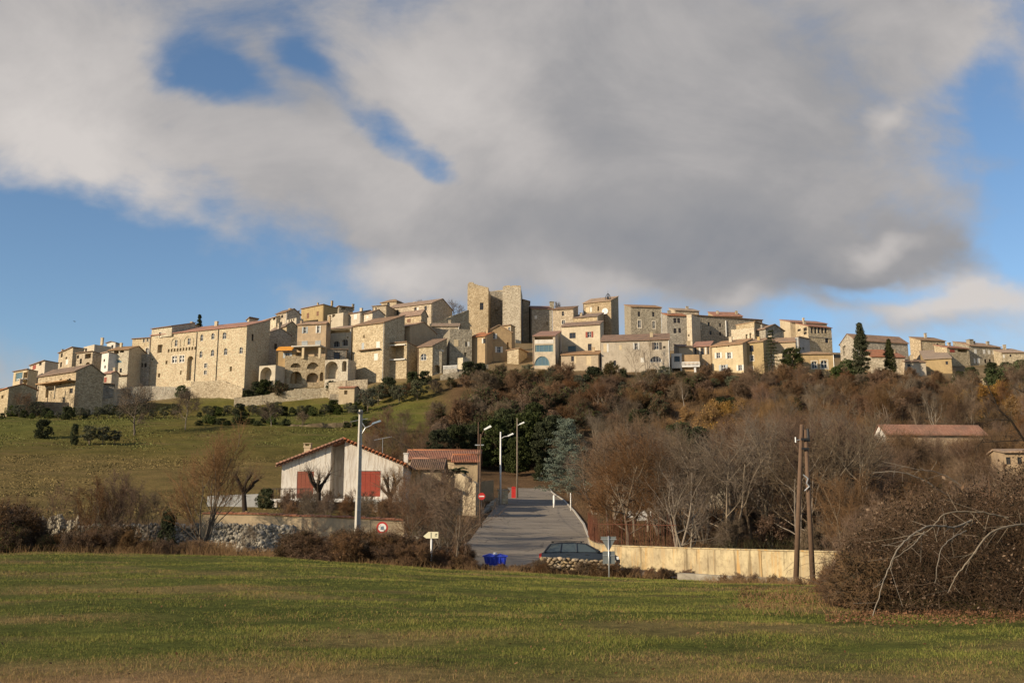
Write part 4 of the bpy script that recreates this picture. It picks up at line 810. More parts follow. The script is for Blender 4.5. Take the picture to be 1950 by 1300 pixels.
wall_run('short dry stone wall under the bare tree', [(246, 824, 198), (310, 822, 199)], 'rubble_tan', .8, 1, crest=.2, seg=.8)
wall_run('low rubble wall below the left scrub on the terraces', [(100, 869, 168), (130, 868, 168)], 'rubble_tan', .6, .5, crest=.15, seg=.7)
wall_run('mossy garden wall below the white shuttered house', [(1330, 722, 249), (1355, 716, 249), (1396, 722, 249)], 'stone_tan', .8, 8)
wall_run('pale stone retaining wall under the spruce', [(1462, 722, 247), (1490, 720, 247), (1532, 724, 246)], 'stone_tan', .8, 8)
wall_run('rough bastion below the slim chimney house', [(838, 714, 247), (870, 708, 247), (905, 696, 248), (930, 694, 249)], 'stone_grey', 1, 12)
h = H('little garden hut with a red tiled roof below the arcade', 3, (1075, 1225), (1268, 1222), 1300, 241.5, sx=1335, m='plaster_cream', rm='roof_red', roof='eave', dp=3.5, rise=.6, cat='hut', name='garden_hut', wins=[(1160, 1280, 40, 50, 'd')])
# ------------------------------------------------------------------ vegetation builders
def tubes_np(segs, k):
    a = np.array(segs, np.float32)                      # x0 y0 z0 x1 y1 z1 r0 r1
    p0, p1, r0, r1 = a[:, 0:3], a[:, 3:6], a[:, 6:7], a[:, 7:8]
    d = p1 - p0; d /= np.maximum(np.linalg.norm(d, axis=1, keepdims=True), 1e-6)
    ref = np.where(np.abs(d[:, 2:3]) < .9, np.array([[0, 0, 1.]]), np.array([[1., 0, 0]]))
    u = np.cross(d, ref); u /= np.linalg.norm(u, axis=1, keepdims=True); w = np.cross(d, u)
    V = []
    for r, p in ((r0, p0), (r1, p1)):
        for i in range(k):
            t = 2 * math.pi * i / k; V.append(p + (u * math.cos(t) + w * math.sin(t)) * r)
    V = np.stack(V, 1); n = len(a); o = (np.arange(n) * 2 * k)[:, None]
    Fq = np.concatenate([np.stack([o[:, 0] + i, o[:, 0] + (i + 1) % k, o[:, 0] + k + (i + 1) % k, o[:, 0] + k + i], 1) for i in range(k)])
    return V.reshape(-1, 3), Fq
def unitv(v): return v / max(np.linalg.norm(v), 1e-9)
def branch_segs(seed, H, tr, limbs=9, sub=8, tw=7, tw2=3, spread=.75, base=.28, stems=1, upness=.35, droop=0.0, twr=.008, wide=1.0):
    r = np.random.default_rng(seed); thick = []; thin = []
    def run(p, d, L, r0, r1, lev, n, wobble, up):
        pts = [p]; rad = [r0]; d = d.copy()
        for i in range(n):
            d = unitv(d + r.normal(0, wobble, 3) + np.array([0, 0, up]))
            q = pts[-1] + d * L / n; rr = r0 + (r1 - r0) * (i + 1) / n
            (thick if lev <= 1 else thin).append([*pts[-1], *q, rad[-1], rr]); pts.append(q); rad.append(rr)
        return pts, d
    for s in range(stems):
        ang = r.uniform(0, 6.28); lean = .06 if stems == 1 else r.uniform(.12, .4)
        p0 = np.array([math.cos(ang) * .12 * (stems > 1), math.sin(ang) * .12 * (stems > 1), -.2])
        h = H * (.72 if stems == 1 else r.uniform(.6, .85)); trs = tr if stems == 1 else tr * .65
        tp, _ = run(p0, unitv(np.array([math.cos(ang) * lean, math.sin(ang) * lean, 1])), h, trs, trs * .25, 0, 8, .07, .05)
        nl = limbs if stems == 1 else max(4, limbs // 2)
        for i in range(nl):
            t = base + (1 - base) * (i + r.uniform(0, .8)) / nl; t = min(t, .999); k = int(t * 8); f = t * 8 - k
            p = tp[k] * (1 - f) + tp[k + 1] * f; az = i * 2.4 + r.uniform(-.5, .5)
            el = spread * r.uniform(.7, 1.25) * (1.15 - .6 * t); d = np.array([math.cos(az) * math.sin(el + .35), math.sin(az) * math.sin(el + .35), math.cos(el + .35)])
            L = H * (.52 - .26 * t) * r.uniform(.75, 1.2) * wide
            lp, ld = run(p, d, L, trs * (.52 - .3 * t), trs * .08 + .004, 1, 6, .13, upness * .25 - droop * .1)
            for j in range(sub):
                t2 = .25 + .75 * (j + r.uniform(0, .9)) / sub; t2 = min(t2, .999); k = int(t2 * 6); f = t2 * 6 - k
                q = lp[k] * (1 - f) + lp[k + 1] * f; dd = unitv(unitv(lp[k + 1] - lp[k]) + r.normal(0, .55, 3) + np.array([0, 0, .2 * upness]))
                bp, bd = run(q, dd, L * (.55 - .25 * t2) * r.uniform(.7, 1.3), trs * .10 + .004, twr * 1.1, 2, 4, .16, upness * .2 - droop * .2)
                for m_ in range(tw):
                    t3 = .15 + .85 * (m_ + r.uniform(0, .9)) / tw; t3 = min(t3, .999); k = int(t3 * 4); f = t3 * 4 - k
                    w = bp[k] * (1 - f) + bp[k + 1] * f; d3 = unitv(unitv(bp[k + 1] - bp[k]) * .9 + r.normal(0, .5, 3) + np.array([0, 0, .25 * upness]))
                    wl = H * .085 * r.uniform(.6, 1.5); cp, _ = run(w, d3, wl, twr, twr * .7, 3, 2, .2, upness * .15 - droop * .3)
                    for _q in range(tw2):
                        d4 = unitv(d3 + r.normal(0, .6, 3)); run(cp[1] if _q % 2 else cp[2], d4, wl * r.uniform(.4, .8), twr * .8, twr * .5, 3, 1, 0, 0)
    return thick, thin
def bare_tree(name, label, cat, seed, H, tr, bark='bark', twig='twig', group=None, leaf=None, nleaf=0, lsize=.08, **kw):
    root = empty(name, (0, 0, 0)); tag(root, label, cat, group); a, b = branch_segs(seed, H, tr, **kw)
    V, Q_ = tubes_np(a, 6); np_mesh('trunk', V, Q_, bark, True, parent=root)
    V, Q_ = tubes_np(b, 3); np_mesh('crown', V, Q_, twig, False, parent=root)
    if leaf:
        r = np.random.default_rng(seed + 5); bb = np.array(b); pk = bb[r.integers(0, len(bb), nleaf)]; pos = pk[:, 3:6] + r.normal(0, .05, (nleaf, 3)); leaf_mesh('foliage', pos, lsize, leaf, seed, root)
    return root
def leaf_mesh(name, pos, size, m, seed=0, parent=None, up=.0):
    r = np.random.default_rng(seed); n = len(pos); a = r.normal(0, 1, (n, 3)); a[:, 2] += up; a /= np.linalg.norm(a, axis=1, keepdims=True)
    b = np.cross(a, r.normal(0, 1, (n, 3))); b /= np.maximum(np.linalg.norm(b, axis=1, keepdims=True), 1e-6); c = np.cross(a, b)
    s = (size * r.uniform(.6, 1.4, (n, 1))); b = b * s; c = c * s * .6
    V = np.stack([pos - b, pos + c * .9 + b * .1, pos + b, pos - c * .9 + b * .1], 1).reshape(-1, 3); o = np.arange(n) * 4
    return np_mesh(name, V, np.stack([o, o + 1, o + 2, o + 3], 1), m, False, parent=parent)
def leafy(name, label, cat, seed, H, shape, m, n=9000, clumps=90, csize=.55, lsize=.16, trunk=.16, group=None, bark='bark_dark', base=.12):
    """an evergreen: limbs reaching leaf clumps spread unevenly through the volume given by shape(t) -> radius"""
    root = empty(name, (0, 0, 0)); tag(root, label, cat, group); r = np.random.default_rng(seed); segs = []; pts = []
    th = H * .93; segs.append([0, 0, -.3, r.normal(0, .05), r.normal(0, .05), th * .5, trunk, trunk * .7]); segs.append([*segs[0][3:6], 0, 0, th, trunk * .7, .03])
    cs = []
    for i in range(clumps):
        t = base + (1 - base) * r.uniform(0, 1) ** .9; R = shape(t) * H; az = r.uniform(0, 6.283); rad = R * math.sqrt(r.uniform(.12, 1)) * r.uniform(.75, 1.12)
        c = np.array([math.cos(az) * rad, math.sin(az) * rad, t * H]); cs.append(c)
        q = np.array([0, 0, max(.1, t * H - rad * .5)])
        if i % 3 == 0: segs.append([*q, *(c * .9 + q * .1), .03 + trunk * .15, .012])
        k = n // clumps; s = csize * r.uniform(.6, 1.35); g = r.normal(0, 1, (k, 3)); g /= np.linalg.norm(g, axis=1, keepdims=True); g *= r.uniform(.3, 1, (k, 1)) ** .6; pts.append(c + g * s * np.array([1, 1, .75]))
    V, Q_ = tubes_np(segs, 6); np_mesh('trunk', V, Q_, bark, True, parent=root)
    leaf_mesh('crown', np.concatenate(pts), lsize, m, seed, root, up=.6); return root
PARK = Vector((0, 0, -500))
def seat(o, px, D, rz=0.0, sc=1.0, sink=.1):
    p = G(px, D); o.location = (p.x, p.y, p.z - sink); o.rotation_euler = (0, 0, rz); o.scale = (sc, sc, sc) if isinstance(sc, (int, float)) else sc; return o
class Kind:                      # one model, then copies of it
    def __init__(s, make): s.make = make; s.first = None
    def at(s, px, D, rz=None, sc=1.0, label=None, group=None, sink=.1):
        rz = random.uniform(0, 6.28) if rz is None else rz; p = G(px, D) if D is not None else px
        if s.first is None:
            o = s.make(); s.first = o; o.location = (p.x, p.y, p.z - sink); o.rotation_euler = (0, 0, rz); o.scale = (sc,) * 3 if isinstance(sc, (int, float)) else sc
            if label: o['label'] = label
            if group: o['group'] = group
            return o
        return dup(s.first, (p.x, p.y, p.z - sink), rz, sc, label, group)
WOODL = 'leafless brown tree in the dense tangled wood below the village'; WOODG = 'bare trees in the wood below the village'
SCRL = 'low bushy leafless shrub covering the steep slope under the houses'; SCRG = 'shrubs on the slope under the houses'
wood = [Kind(lambda i=i, q=q: bare_tree('bare_tree', WOODL, 'tree', 20 + i, 7.0, .135, group=WOODG, **q)) for i, q in enumerate([
    dict(twig='twig', limbs=11, sub=8, tw=7, twr=.0095), dict(twig='twig_grey', limbs=10, sub=8, tw=6, tw2=2, stems=3, twr=.0095, bark='bark_pale'), dict(twig='twig_red', limbs=12, sub=8, tw=7, twr=.0095, spread=.6),
    dict(twig='twig', limbs=10, sub=9, tw=7, stems=4, twr=.0095, spread=.55, upness=.6), dict(twig='twig_red', limbs=9, sub=9, tw=8, twr=.0095, spread=.95, base=.2), dict(twig='twig_grey', limbs=12, sub=7, tw=5, tw2=2, twr=.009, spread=.5, upness=.7, bark='bark_pale')])]
scrub = [Kind(lambda i=i, q=q: bare_tree('shrub', SCRL, 'shrub', 60 + i, 3.0, .045, group=SCRG, stems=6, limbs=10, sub=7, tw=7, tw2=3, base=.1, twr=.012, **q)) for i, q in enumerate([
    dict(twig='twig'), dict(twig='twig_red'), dict(twig='twig_grey'), dict(twig='twig', leaf='leaf_dark', nleaf=1800, lsize=.11), dict(twig='twig', leaf='leaf_green', nleaf=900, lsize=.10), dict(twig='twig_red', leaf='leaf_brown', nleaf=1600, lsize=.09)])]
gold = Kind(lambda: bare_tree('golden_shrub', 'golden brown shrub still holding its dry leaves on the slope', 'shrub', 90, 4.0, .06, twig='twig_gold', stems=5, limbs=10, sub=7, tw=7, base=.1, twr=.013, leaf='leaf_gold', nleaf=2600, lsize=.09))
dark_oak = Kind(lambda: leafy('evergreen_oak', 'dark', 'tree', 101, 9.0, lambda t: .34 * math.sqrt(max(.02, 1 - ((t - .5) / .56) ** 2)), 'leaf_dark', 14000, 120, .75, .17))
dark_bush = Kind(lambda: leafy('evergreen_bush', 'dark', 'bush', 102, 3.0, lambda t: .5 * math.sqrt(max(.02, 1 - ((t - .42) / .62) ** 2)), 'leaf_dark', 5000, 60, .42, .11, .05, base=.03))
green_bush = Kind(lambda: leafy('green_bush', 'green', 'bush', 103, 3.0, lambda t: .5 * math.sqrt(max(.02, 1 - ((t - .42) / .62) ** 2)), 'leaf_green', 4500, 60, .42, .11, .05, base=.03))
olive = Kind(lambda: leafy('olive_tree', 'olive', 'tree', 104, 4.0, lambda t: .48 * math.sqrt(max(.02, 1 - ((t - .62) / .44) ** 2)), 'leaf_olive', 5000, 60, .45, .10, .1, base=.28, bark='bark'))
cypress = Kind(lambda: leafy('cypress', 'cypress', 'tree', 105, 12.0, lambda t: .125 * (math.sin(math.pi * min(1, (t * .93 + .12))) ** .7), 'leaf_cypress', 16000, 260, .5, .14, .14, base=.02))

# ------------------------------------------------------------------ the wood and the slopes
def scatter(n, region, mind, seed):
    r = random.Random(seed); out = []; tries = 0
    while len(out) < n and tries < n * 60:
        tries += 1; px = r.uniform(region[0], region[1]); D = math.sqrt(r.uniform(region[2] ** 2, region[3] ** 2)); p = G(px, D)
        if float(roaddist(np.array([p.x]), np.array([p.y]))[0]) > -2.0: continue
        if any((p.x - q[0].x) ** 2 + (p.y - q[0].y) ** 2 < mind ** 2 for q in out): continue
        if any(a < px < b and c < D < d for a, b, c, d in KEEP): continue
        out.append((p, px, D))
    return out
KEEP = [(1150, 1420, 92, 124), (1640, 1920, 130, 146), (1905, 2000, 106, 118), (860, 960, 60, 160), (1050, 1130, 90, 150), (1840, 1905, 226, 246), (1790, 1830, 232, 250), (1270, 1425, 160, 215)]
rr = random.Random(5)
for p, px, D in scatter(40, (1150, 1640, 70, 96), 2.9, 1): wood[rr.choice([0, 1, 2, 3, 4, 1, 5])].at(p, None, sc=rr.uniform(.95, 1.4))
for p, px, D in scatter(44, (1600, 2080, 60, 118), 3.0, 2): wood[rr.choice([0, 2, 3, 4])].at(p, None, sc=rr.uniform(.62, .9))
for p, px, D in scatter(60, (1080, 1660, 98, 172), 4.2, 3): wood[rr.choice([0, 1, 2, 3, 1, 5, 5])].at(p, None, sc=rr.uniform(.9, 1.3) if not 1380 < px < 1660 else rr.uniform(1.1, 1.55))
for p, px, D in scatter(34, (1660, 2050, 142, 176), 4.4, 4): wood[rr.choice([0, 1, 2, 4])].at(p, None, sc=rr.uniform(.55, .85))
for p, px, D in scatter(36, (1640, 2000, 116, 129), 1.5, 44): wood[rr.choice([0, 2, 3, 0])].at(p, None, sc=rr.uniform(.95, 1.2))
for p, px, D in scatter(56, (1110, 2030, 172, 222), 4.6, 6): wood[rr.choice([0, 1, 2, 3, 4, 5])].at(p, None, sc=rr.uniform(.8, 1.3))
for p, px, D in scatter(26, (700, 870, 150, 200), 3.5, 8): wood[rr.choice([0, 2, 4])].at(p, None, sc=rr.uniform(.55, .85))
for p, px, D in scatter(170, (880, 2040, 196, 246), 2.6, 7):
    k = rr.choice([0, 1, 2, 3, 3, 4, 5]) if px < 1330 else rr.choice([0, 1, 1, 2, 5, 0])
    scrub[k].at(p, None, sc=rr.uniform(1.2, 2.0) if D < 236 else rr.uniform(.9, 1.4))
for p, px, D in scatter(46, (885, 1500, 205, 244), 3.4, 91): (dark_bush, olive, green_bush, olive)[rr.choice([0, 1, 2, 3])].at(p, None, sc=rr.uniform(.45, .95), label='small evergreen bush mixed into the brown scrub under the central houses', group='evergreen bushes in the central scrub')
for p, px, D in scatter(44, (820, 1130, 176, 215), 3.2, 9): scrub[rr.choice([3, 4, 3, 0, 2])].at(p, None, sc=rr.uniform(.9, 1.5))
for p, px, D in scatter(60, (1140, 1900, 66, 130), 3.6, 10): scrub[rr.choice([0, 1, 2, 5])].at(p, None, sc=rr.uniform(.5, .85))
for i, (px, D, s) in enumerate([(1270, 190, .9), (1310, 196, 1.1), (1360, 200, 1.2), (1335, 178, 1.1), (1390, 184, 1.0), (1290, 172, 1.0), (1410, 205, .9), (1350, 168, 1.3), (1300, 165, 1.5), (1325, 158, 1.7), (1375, 162, 1.6), (1405, 166, 1.4), (1285, 178, 1.3), (1345, 188, 1.5), (1395, 192, 1.4)]):
    gold.at(px, D, sc=s, label='golden leaved shrub in the bright patch of scrub under the spruce', group='golden shrubs in mid slope')
for i, (px, D, s) in enumerate([(1840, 205, 1.1), (1870, 208, 1.3), (1905, 210, 1.4), (1940, 206, 1.4), (1925, 196, 1.2), (1880, 196, 1.1), (1975, 205, 1.3)]):
    gold.at(px, D, sc=s, label='orange gold shrub in the thicket below the modern grey villa', group='golden shrubs below the grey villa')
# evergreens above the road
for i, (px, D, s) in enumerate([(835, 166, .72), (868, 170, .8), (905, 174, .78), (940, 172, .95), (975, 178, 1.0), (1008, 176, 1.05), (1040, 172, .9), (960, 188, .9), (1020, 190, .95), (1052, 186, .8), (900, 186, .6), (985, 166, .7)]):
    dark_oak.at(px, D, sc=s, label='dense dark evergreen oak in the clump above the end of the road', group='evergreen oaks above the road')
for i, (px, D, s, l) in enumerate([(1030, 160, .9, 'dark evergreen bush at the top of the road'), (1375, 206, 1.3, 'dark green bush beside the golden shrubs'), (1345, 190, 1.1, 'dark bush under the golden shrubs in mid slope'), (1130, 236, 1.5, 'evergreen bush below the low cream house'), (1148, 224, 1.2, 'spiky dark bush on the slope below the low cream house')]):
    dark_bush.at(px, D, sc=s, label=l)
for px, D, s, l in [(785, 245, 1.3, 'rounded dark bush in front of the arched blue window'), (808, 246, 1.1, 'dark bush right of the arched blue window'), (892, 244, 1.5, 'tall dark ivy bush below the slim chimney house'), (915, 246, 1.2, 'dark bush at the foot of the grey ochre gable'), (470, 247, 1.0, 'long dark bush on the terrace by the palace corner'), (740, 242, 1.5, 'brown green bush under the ruined arch'), (525, 249, 1.3, 'palm like bush beside the white arch porch')]:
    dark_bush.at(px, D, sc=s, label=l)
green_bush.at(346, 252, sc=1.1, label='bright green bush below the palace with the tall niche'); green_bush.at(407, 251.5, sc=.6, label='small green tuft on the palace base wall')
green_bush.at(1613, 246, sc=1.7, label='bright green bush left of the large cypress'); green_bush.at(1595, 244, sc=1.2, label='dark leafy bush below the villa with arched windows')
green_bush.at(1900, 228, sc=2.0, label='large dark green shrub right of the grey villa'); green_bush.at(1940, 232, sc=2.3, label='dark green tree at the right edge of the village')
for px, D, s in [(1890, 256, 1.2), (1918, 252, 1.4), (1945, 254, 1.5), (1850, 246, 1.2), (1828, 238, 1.2)]: dark_bush.at(px, D, sc=s, label='dark evergreen bush among the trees on the right edge of the village', group='dark bushes on the right edge')
cypress.at(1643, 243, sc=(1.3, 1.3, 1.22), label='large dark cypress, the taller and broader of the two'); cypress.at(1697, 247, sc=(.95, .95, .86), label='slim cypress in front of the orange roofed house')
cypress.at(P(353, 627, 292) - Vector((0, 0, 3)), None, sc=.34, label='tiny cypress left of the bell gable behind the palace'); cypress.at(P(361, 627, 293) - Vector((0, 0, 3)), None, sc=.34, label='tiny cypress touching the bell gable behind the palace')
def shape_fir(t): return .2 * (1.03 - t)
fir = Kind(lambda: leafy('fir_tree', 'small dark fir standing on the skyline behind the palace roof', 'tree', 120, 6.0, shape_fir, 'leaf_dark', 4500, 80, .45, .13, .1, base=.1)); fir.at(P(379, 624, 290) - Vector((0, 0, 2)), None)
def spruce():                    # an open spruce with drooping tiers of boughs
    root = empty('spruce', (0, 0, 0)); tag(root, 'open spruce with tiers of boughs in front of the low cream house', 'tree'); r = np.random.default_rng(8); segs = [[0, 0, -.5, 0, 0, 13, .16, .03]]; pts = []
    for i in range(15):
        z = 1 + i * .82; L = 3.0 * (1 - z / 14) + .3
        for j in range(7):
            az = j * .9 + i * 1.3 + r.uniform(-.2, .2); e = np.array([math.cos(az) * L, math.sin(az) * L, z - .12 * L]); segs.append([0, 0, z, *e, .045, .015]); k = 50; tt = r.uniform(.25, 1.05, (k, 1))
            pts.append(np.array([0, 0, z]) * (1 - tt) + e * tt + r.normal(0, .09, (k, 3)) - np.array([0, 0, .05]))
    V, Q_ = tubes_np(segs, 5); np_mesh('trunk', V, Q_, 'bark_dark', True, parent=root); leaf_mesh('crown', np.concatenate(pts), .10, 'leaf_dark', 3, root); return root
seat(spruce(), 1471, 247.5, sink=.5)
pine = Kind(lambda: leafy('pine_tree', 'round crowned dark pine between the spruce and the villa', 'tree', 122, 8.0, lambda t: .42 * math.sqrt(max(.02, 1 - ((t - .66) / .4) ** 2)), 'leaf_dark', 9000, 80, .7, .15, .2, base=.3)); pine.at(1512, 247, sc=.95)
def cedar():
    root = empty('blue_cedar', (0, 0, 0)); tag(root, 'silvery blue cedar with layered boughs to the right of the road', 'tree'); r = np.random.default_rng(12); segs = [[0, 0, -.5, .1, 0, 11, .22, .03]]; pts = []
    for i in range(62):
        z = .8 + 10.4 * (i / 62); L = (4.7 * (1 - z / 11.6) ** .7 + .3) * r.uniform(.5, 1.2); az = i * 2.4 + r.uniform(-.3, .3); e = np.array([math.cos(az) * L, math.sin(az) * L, z + L * .1]); segs.append([0, 0, z - .2, *e, .06, .015])
        for c in range(9):
            tt = .25 + .75 * c / 8; ctr = np.array([0, 0, z - .2]) * (1 - tt) + e * tt + r.normal(0, .18, 3); k = 46; pts.append(ctr + r.normal(0, 1, (k, 3)) * np.array([.24, .24, .12]) + np.array([0, 0, .08]))
    V, Q_ = tubes_np(segs, 5); np_mesh('trunk', V, Q_, 'bark', True, parent=root); leaf_mesh('crown', np.concatenate(pts), .085, 'leaf_cedar', 4, root); return root
seat(cedar(), 1082, 137, sc=.95)
# plane trees and others that stand by themselves in the village
def lone(label, seed, H, tr, px, D, twig='twig_grey', bark='bark_pale', sc=1.0, **kw):
    o = bare_tree('bare_tree', label, 'tree', seed, H, tr, bark=bark, twig=twig, **kw); seat(o, px, D, rz=seed, sc=sc); return o
lone('tall pale branched bare tree in front of the long cream house', 201, 11, .16, 1232, 247, limbs=9, sub=6, tw=5, tw2=1, spread=.62, base=.16, stems=3, upness=.5)
lone('second slimmer bare tree leaning beside the tall pale one', 202, 9, .12, 1212, 246, limbs=8, sub=6, tw=5, tw2=1, spread=.5, base=.2, upness=.5)
lone('spreading bare tree on the terrace before the left retaining wall', 203, 9.5, .2, 256, 192, bark='bark', twig='twig_grey', limbs=12, sub=9, tw=7, spread=.95, base=.28, sc=1.05, wide=1.15, twr=.02)
lone('slim bare tree on the terrace below the palace niche', 204, 8.5, .14, 353, 200, limbs=11, sub=8, tw=7, spread=.7, base=.35, twr=.019)
lone('small grey bare tree on the terrace left of the dry stone bank', 205, 5.5, .09, 517, 205, limbs=11, sub=8, tw=7, spread=.8, twr=.018)
lone('bare pruned fig tree beside the dry stone bank', 206, 4, .08, 575, 203, limbs=10, sub=7, tw=6, spread=.9, bark='bark', twr=.018)
lone('bare tree in the shadow of the ivy covered house', 207, 6, .1, 132, 228, limbs=9, sub=7, tw=6, bark='bark')
lone('brown bare tree beside the low house at the far left', 208, 6, .1, 45, 226, limbs=10, sub=8, tw=7, twig='twig', stems=3)
for (px, py, D, s, l) in [(870, 612, 330, 1.0, 'round bare tree on the skyline left of the castle keep'), (755, 592, 340, .62, 'bare tree on the skyline behind the lookout block'), (800, 590, 340, .6, 'bare tree peeping over the long upper house'), (1062, 592, 334, .55, 'bare tree behind the hall with the orange roof')]:
    p = P(px, py, D); o = bare_tree('bare_tree', l, 'tree', int(px), 9.0, .2, bark='bark_dark', twig='twig_grey', limbs=12, sub=8, tw=7, tw2=2, spread=.8, base=.25, twr=.014); o.location = (p.x, p.y, p.z - 1.5); o.scale = (s,) * 3; o.rotation_euler = (0, 0, px)
# left terraces: bushes, hedge, olives
dark_bush.at(80, 186, sc=(1.05, 1.05, 1.15), label='round dark bush alone on the left green terrace'); dark_bush.at(141, 178, sc=(.5, .5, 1.2), label='narrow dark bush left of the olive clump')
for px, D, s, l in [(170, 178, .85, 'first olive tree of the clump on the left terrace'), (195, 179, .8, 'second olive tree of the clump on the left terrace'), (218, 180, .6, 'smallest olive at the right end of the clump')]: olive.at(px, D, sc=s, label=l, group='olive trees on the left terrace')
for i, px in enumerate(range(165, 340, 21)): olive.at(px, 222 + (i % 3), sc=.5 + .14 * (i % 3), label='grey green olive in the row under the left retaining wall', group='olives under the retaining wall')
for i, px in enumerate(range(4, 165, 13)): (dark_bush, olive, green_bush)[(i * 5) % 3].at(px + (i * 3) % 7, 219 + (i * 7 % 9), sc=.42 + .16 * (i * 7 % 4), label='dark bush in the belt below the far left houses', group='bushes below the far left houses')
for i, px in enumerate(range(380, 700, 9)): (dark_bush, olive, green_bush, olive, dark_bush)[i * 3 % 5].at(px + (i * 5) % 6, 224 + (i * 5 % 8), sc=(.36 + .13 * (i * 3 % 5)) * (.8 if i % 4 else 1.15), label='low dark shrub in the hedge line below the long terrace wall', group='hedge line below the terrace wall')
for i, px in enumerate([380, 394, 405, 420, 433, 450, 462, 478, 490, 505, 517, 545, 660, 676, 690, 702, 715]): (green_bush if i % 3 else dark_bush).at(px, 206 + (i * 3 % 4), sc=(.6 + .12 * (i % 4), .6, .38 + .1 * (i * 3 % 4)), label='clipped green bush on the edge of the green terrace', group='bushes on the green terrace edge')
for px, D, s, l in [(700, 228, 1.3, 'olive tree left of the pale garden wall'), (760, 232, 1.1, 'olive tree in the garden below the balcony house'), (795, 232, 1.2, 'olive tree beside the low sunlit wall'), (720, 236, 1.1, 'dark grey olive behind the garden hut')]: olive.at(px, D, sc=s, label=l)
for i, (px, D, s) in enumerate([(690, 238, 1.0), (722, 241, 1.3), (752, 240, 1.1), (775, 238, 1.2), (830, 236, 1.1), (860, 238, 1.0)]): scrub[(0, 2, 3)[i % 3]].at(px, D, sc=s)
for px, D, s, l in [(472, 247.5, .9, 'dark bush at the right foot of the palace'), (489, 248.5, 1.4, 'dark bush left of the white arch porch'), (504, 248.5, 1.5, 'bush directly below the white arch'), (533, 247, 1.7, 'brownish shrub between the white arch and the arcade'), (560, 248, .7, 'low bush at the foot of the first arcade arch'), (600, 248, .6, 'low bush at the foot of the second arcade arch'), (632, 248.5, 1.1, 'tall bush inside the tall dark arch')]: (dark_bush if px != 533 else scrub[3]).at(px, D, sc=s, label=l, group='bushes below the arcade')

def undergrowth():               # knee to head high twigs and saplings that fill the slope between the shrubs
    r = np.random.default_rng(33); segs = []; col = []
    for (px0, px1, d0, d1, n, h) in [(880, 2080, 176, 248, 52000, 1.5), (1080, 2080, 98, 176, 26000, 1.3), (1140, 2080, 64, 98, 9000, .9), (690, 900, 130, 205, 9000, 1.2), (830, 960, 60, 130, 3500, .7), (1050, 1130, 100, 175, 2500, .7)]:
        px = r.uniform(px0, px1, n); D = np.sqrt(r.uniform(d0 ** 2, d1 ** 2, n)); z = zt(px, D); x = (px - 975) / F * (D * math.cos(TH) + (z - EYE) * math.sin(TH)); ok = roaddist(x, D) < -.8; x, D = x[ok], D[ok]
        k = wob(x, D, 5) + .5 * wob(x, D, 1.7); ok = r.uniform(0, 1, len(x)) < np.clip(.6 + .45 * k, .12, 1); x, D, k = x[ok], D[ok], k[ok]; m_ = len(x); z = T(x, D) - .05
        hh = h * np.clip(.75 + .4 * k, .3, 1.6) * r.uniform(.4, 1.3, m_); d = r.normal(0, .35, (m_, 2)); w = .008 + D * .00009
        segs.append(np.stack([x, D, z, x + d[:, 0] * hh, D + d[:, 1] * hh, z + hh, w, w * .5], 1))
        wq = wob(x + 30, D, 9) + .5 * wob(x, D + 7, 3.5); c = np.where((wq > .35)[:, None], np.array([[.085, .078, .034]]), np.where((wq < -.55)[:, None], np.array([[.23, .13, .05]]), np.array([[.165, .105, .058]]))) * r.uniform(.6, 1.35, (m_, 1)); col.append(c)
    V, Q_ = tubes_np(np.concatenate(segs), 3); ob = np_mesh('undergrowth', V, Q_, 'blade', False, np.repeat(np.concatenate(col), 6, 0)); ob['kind'] = 'stuff'; ob['label'] = 'brown tangled undergrowth of twigs covering the wooded slope'

for p, px, D in scatter(16, (1140, 1660, 128, 200), 5.0, 55): (dark_bush, dark_oak, green_bush)[rr.choice([0, 0, 1, 2])].at(p, None, sc=rr.uniform(.5, .9), label='dark evergreen standing among the bare trees on the right hand slope', group='evergreens among the bare trees')
# ------------------------------------------------------------------ the white house by the road
def ribbed_roof(name, m, parent, W0, W1, Y0, Z0, Y1, Z1, pitch=.21, r=.075, t=.09):
    """a slope of round tiles: half pipes running up the slope from (Y0,Z0) to (Y1,Z1), laid side by side from W0 to W1"""
    n = int((W1 - W0) / pitch); V = []; Fq = []; d = math.hypot(Y1 - Y0, Z1 - Z0); ny, nz = -(Z1 - Z0) / d, (Y1 - Y0) / d
    if nz < 0: ny, nz = -ny, -nz
    prof = []
    for i in range(n):
        c = W0 + (i + .5) * pitch
        prof += [(c - pitch / 2, 0.0)] + [(c + r * 1.15 * math.cos(math.pi - a * math.pi / 4), r * math.sin(a * math.pi / 4)) for a in range(5)]
    prof.append((W0 + n * pitch, 0.0)); k = len(prof); rows = max(2, int(d / .9))
    for j in range(rows + 1):
        f = j / rows; yb, zb = Y0 + (Y1 - Y0) * f, Z0 + (Z1 - Z0) * f
        for e, (x, h) in enumerate(prof): V.append((x, yb + ny * h, zb + nz * h))
    for j in range(rows):
        for e in range(k - 1): o = j * k + e; Fq.append((o, o + 1, o + k + 1, o + k))
    b = len(V); V += [(x, Y0 - ny * t, Z0 - nz * t) for x, h in prof] + [(x, Y1 - ny * t, Z1 - nz * t) for x, h in prof]
    for e in range(k - 1): Fq += [(b + e, b + e + 1, e + 1, e), (b + e, b + k + e, b + k + e + 1, b + e + 1)]
    return np_mesh(name, V, Fq, m, True, parent=parent)
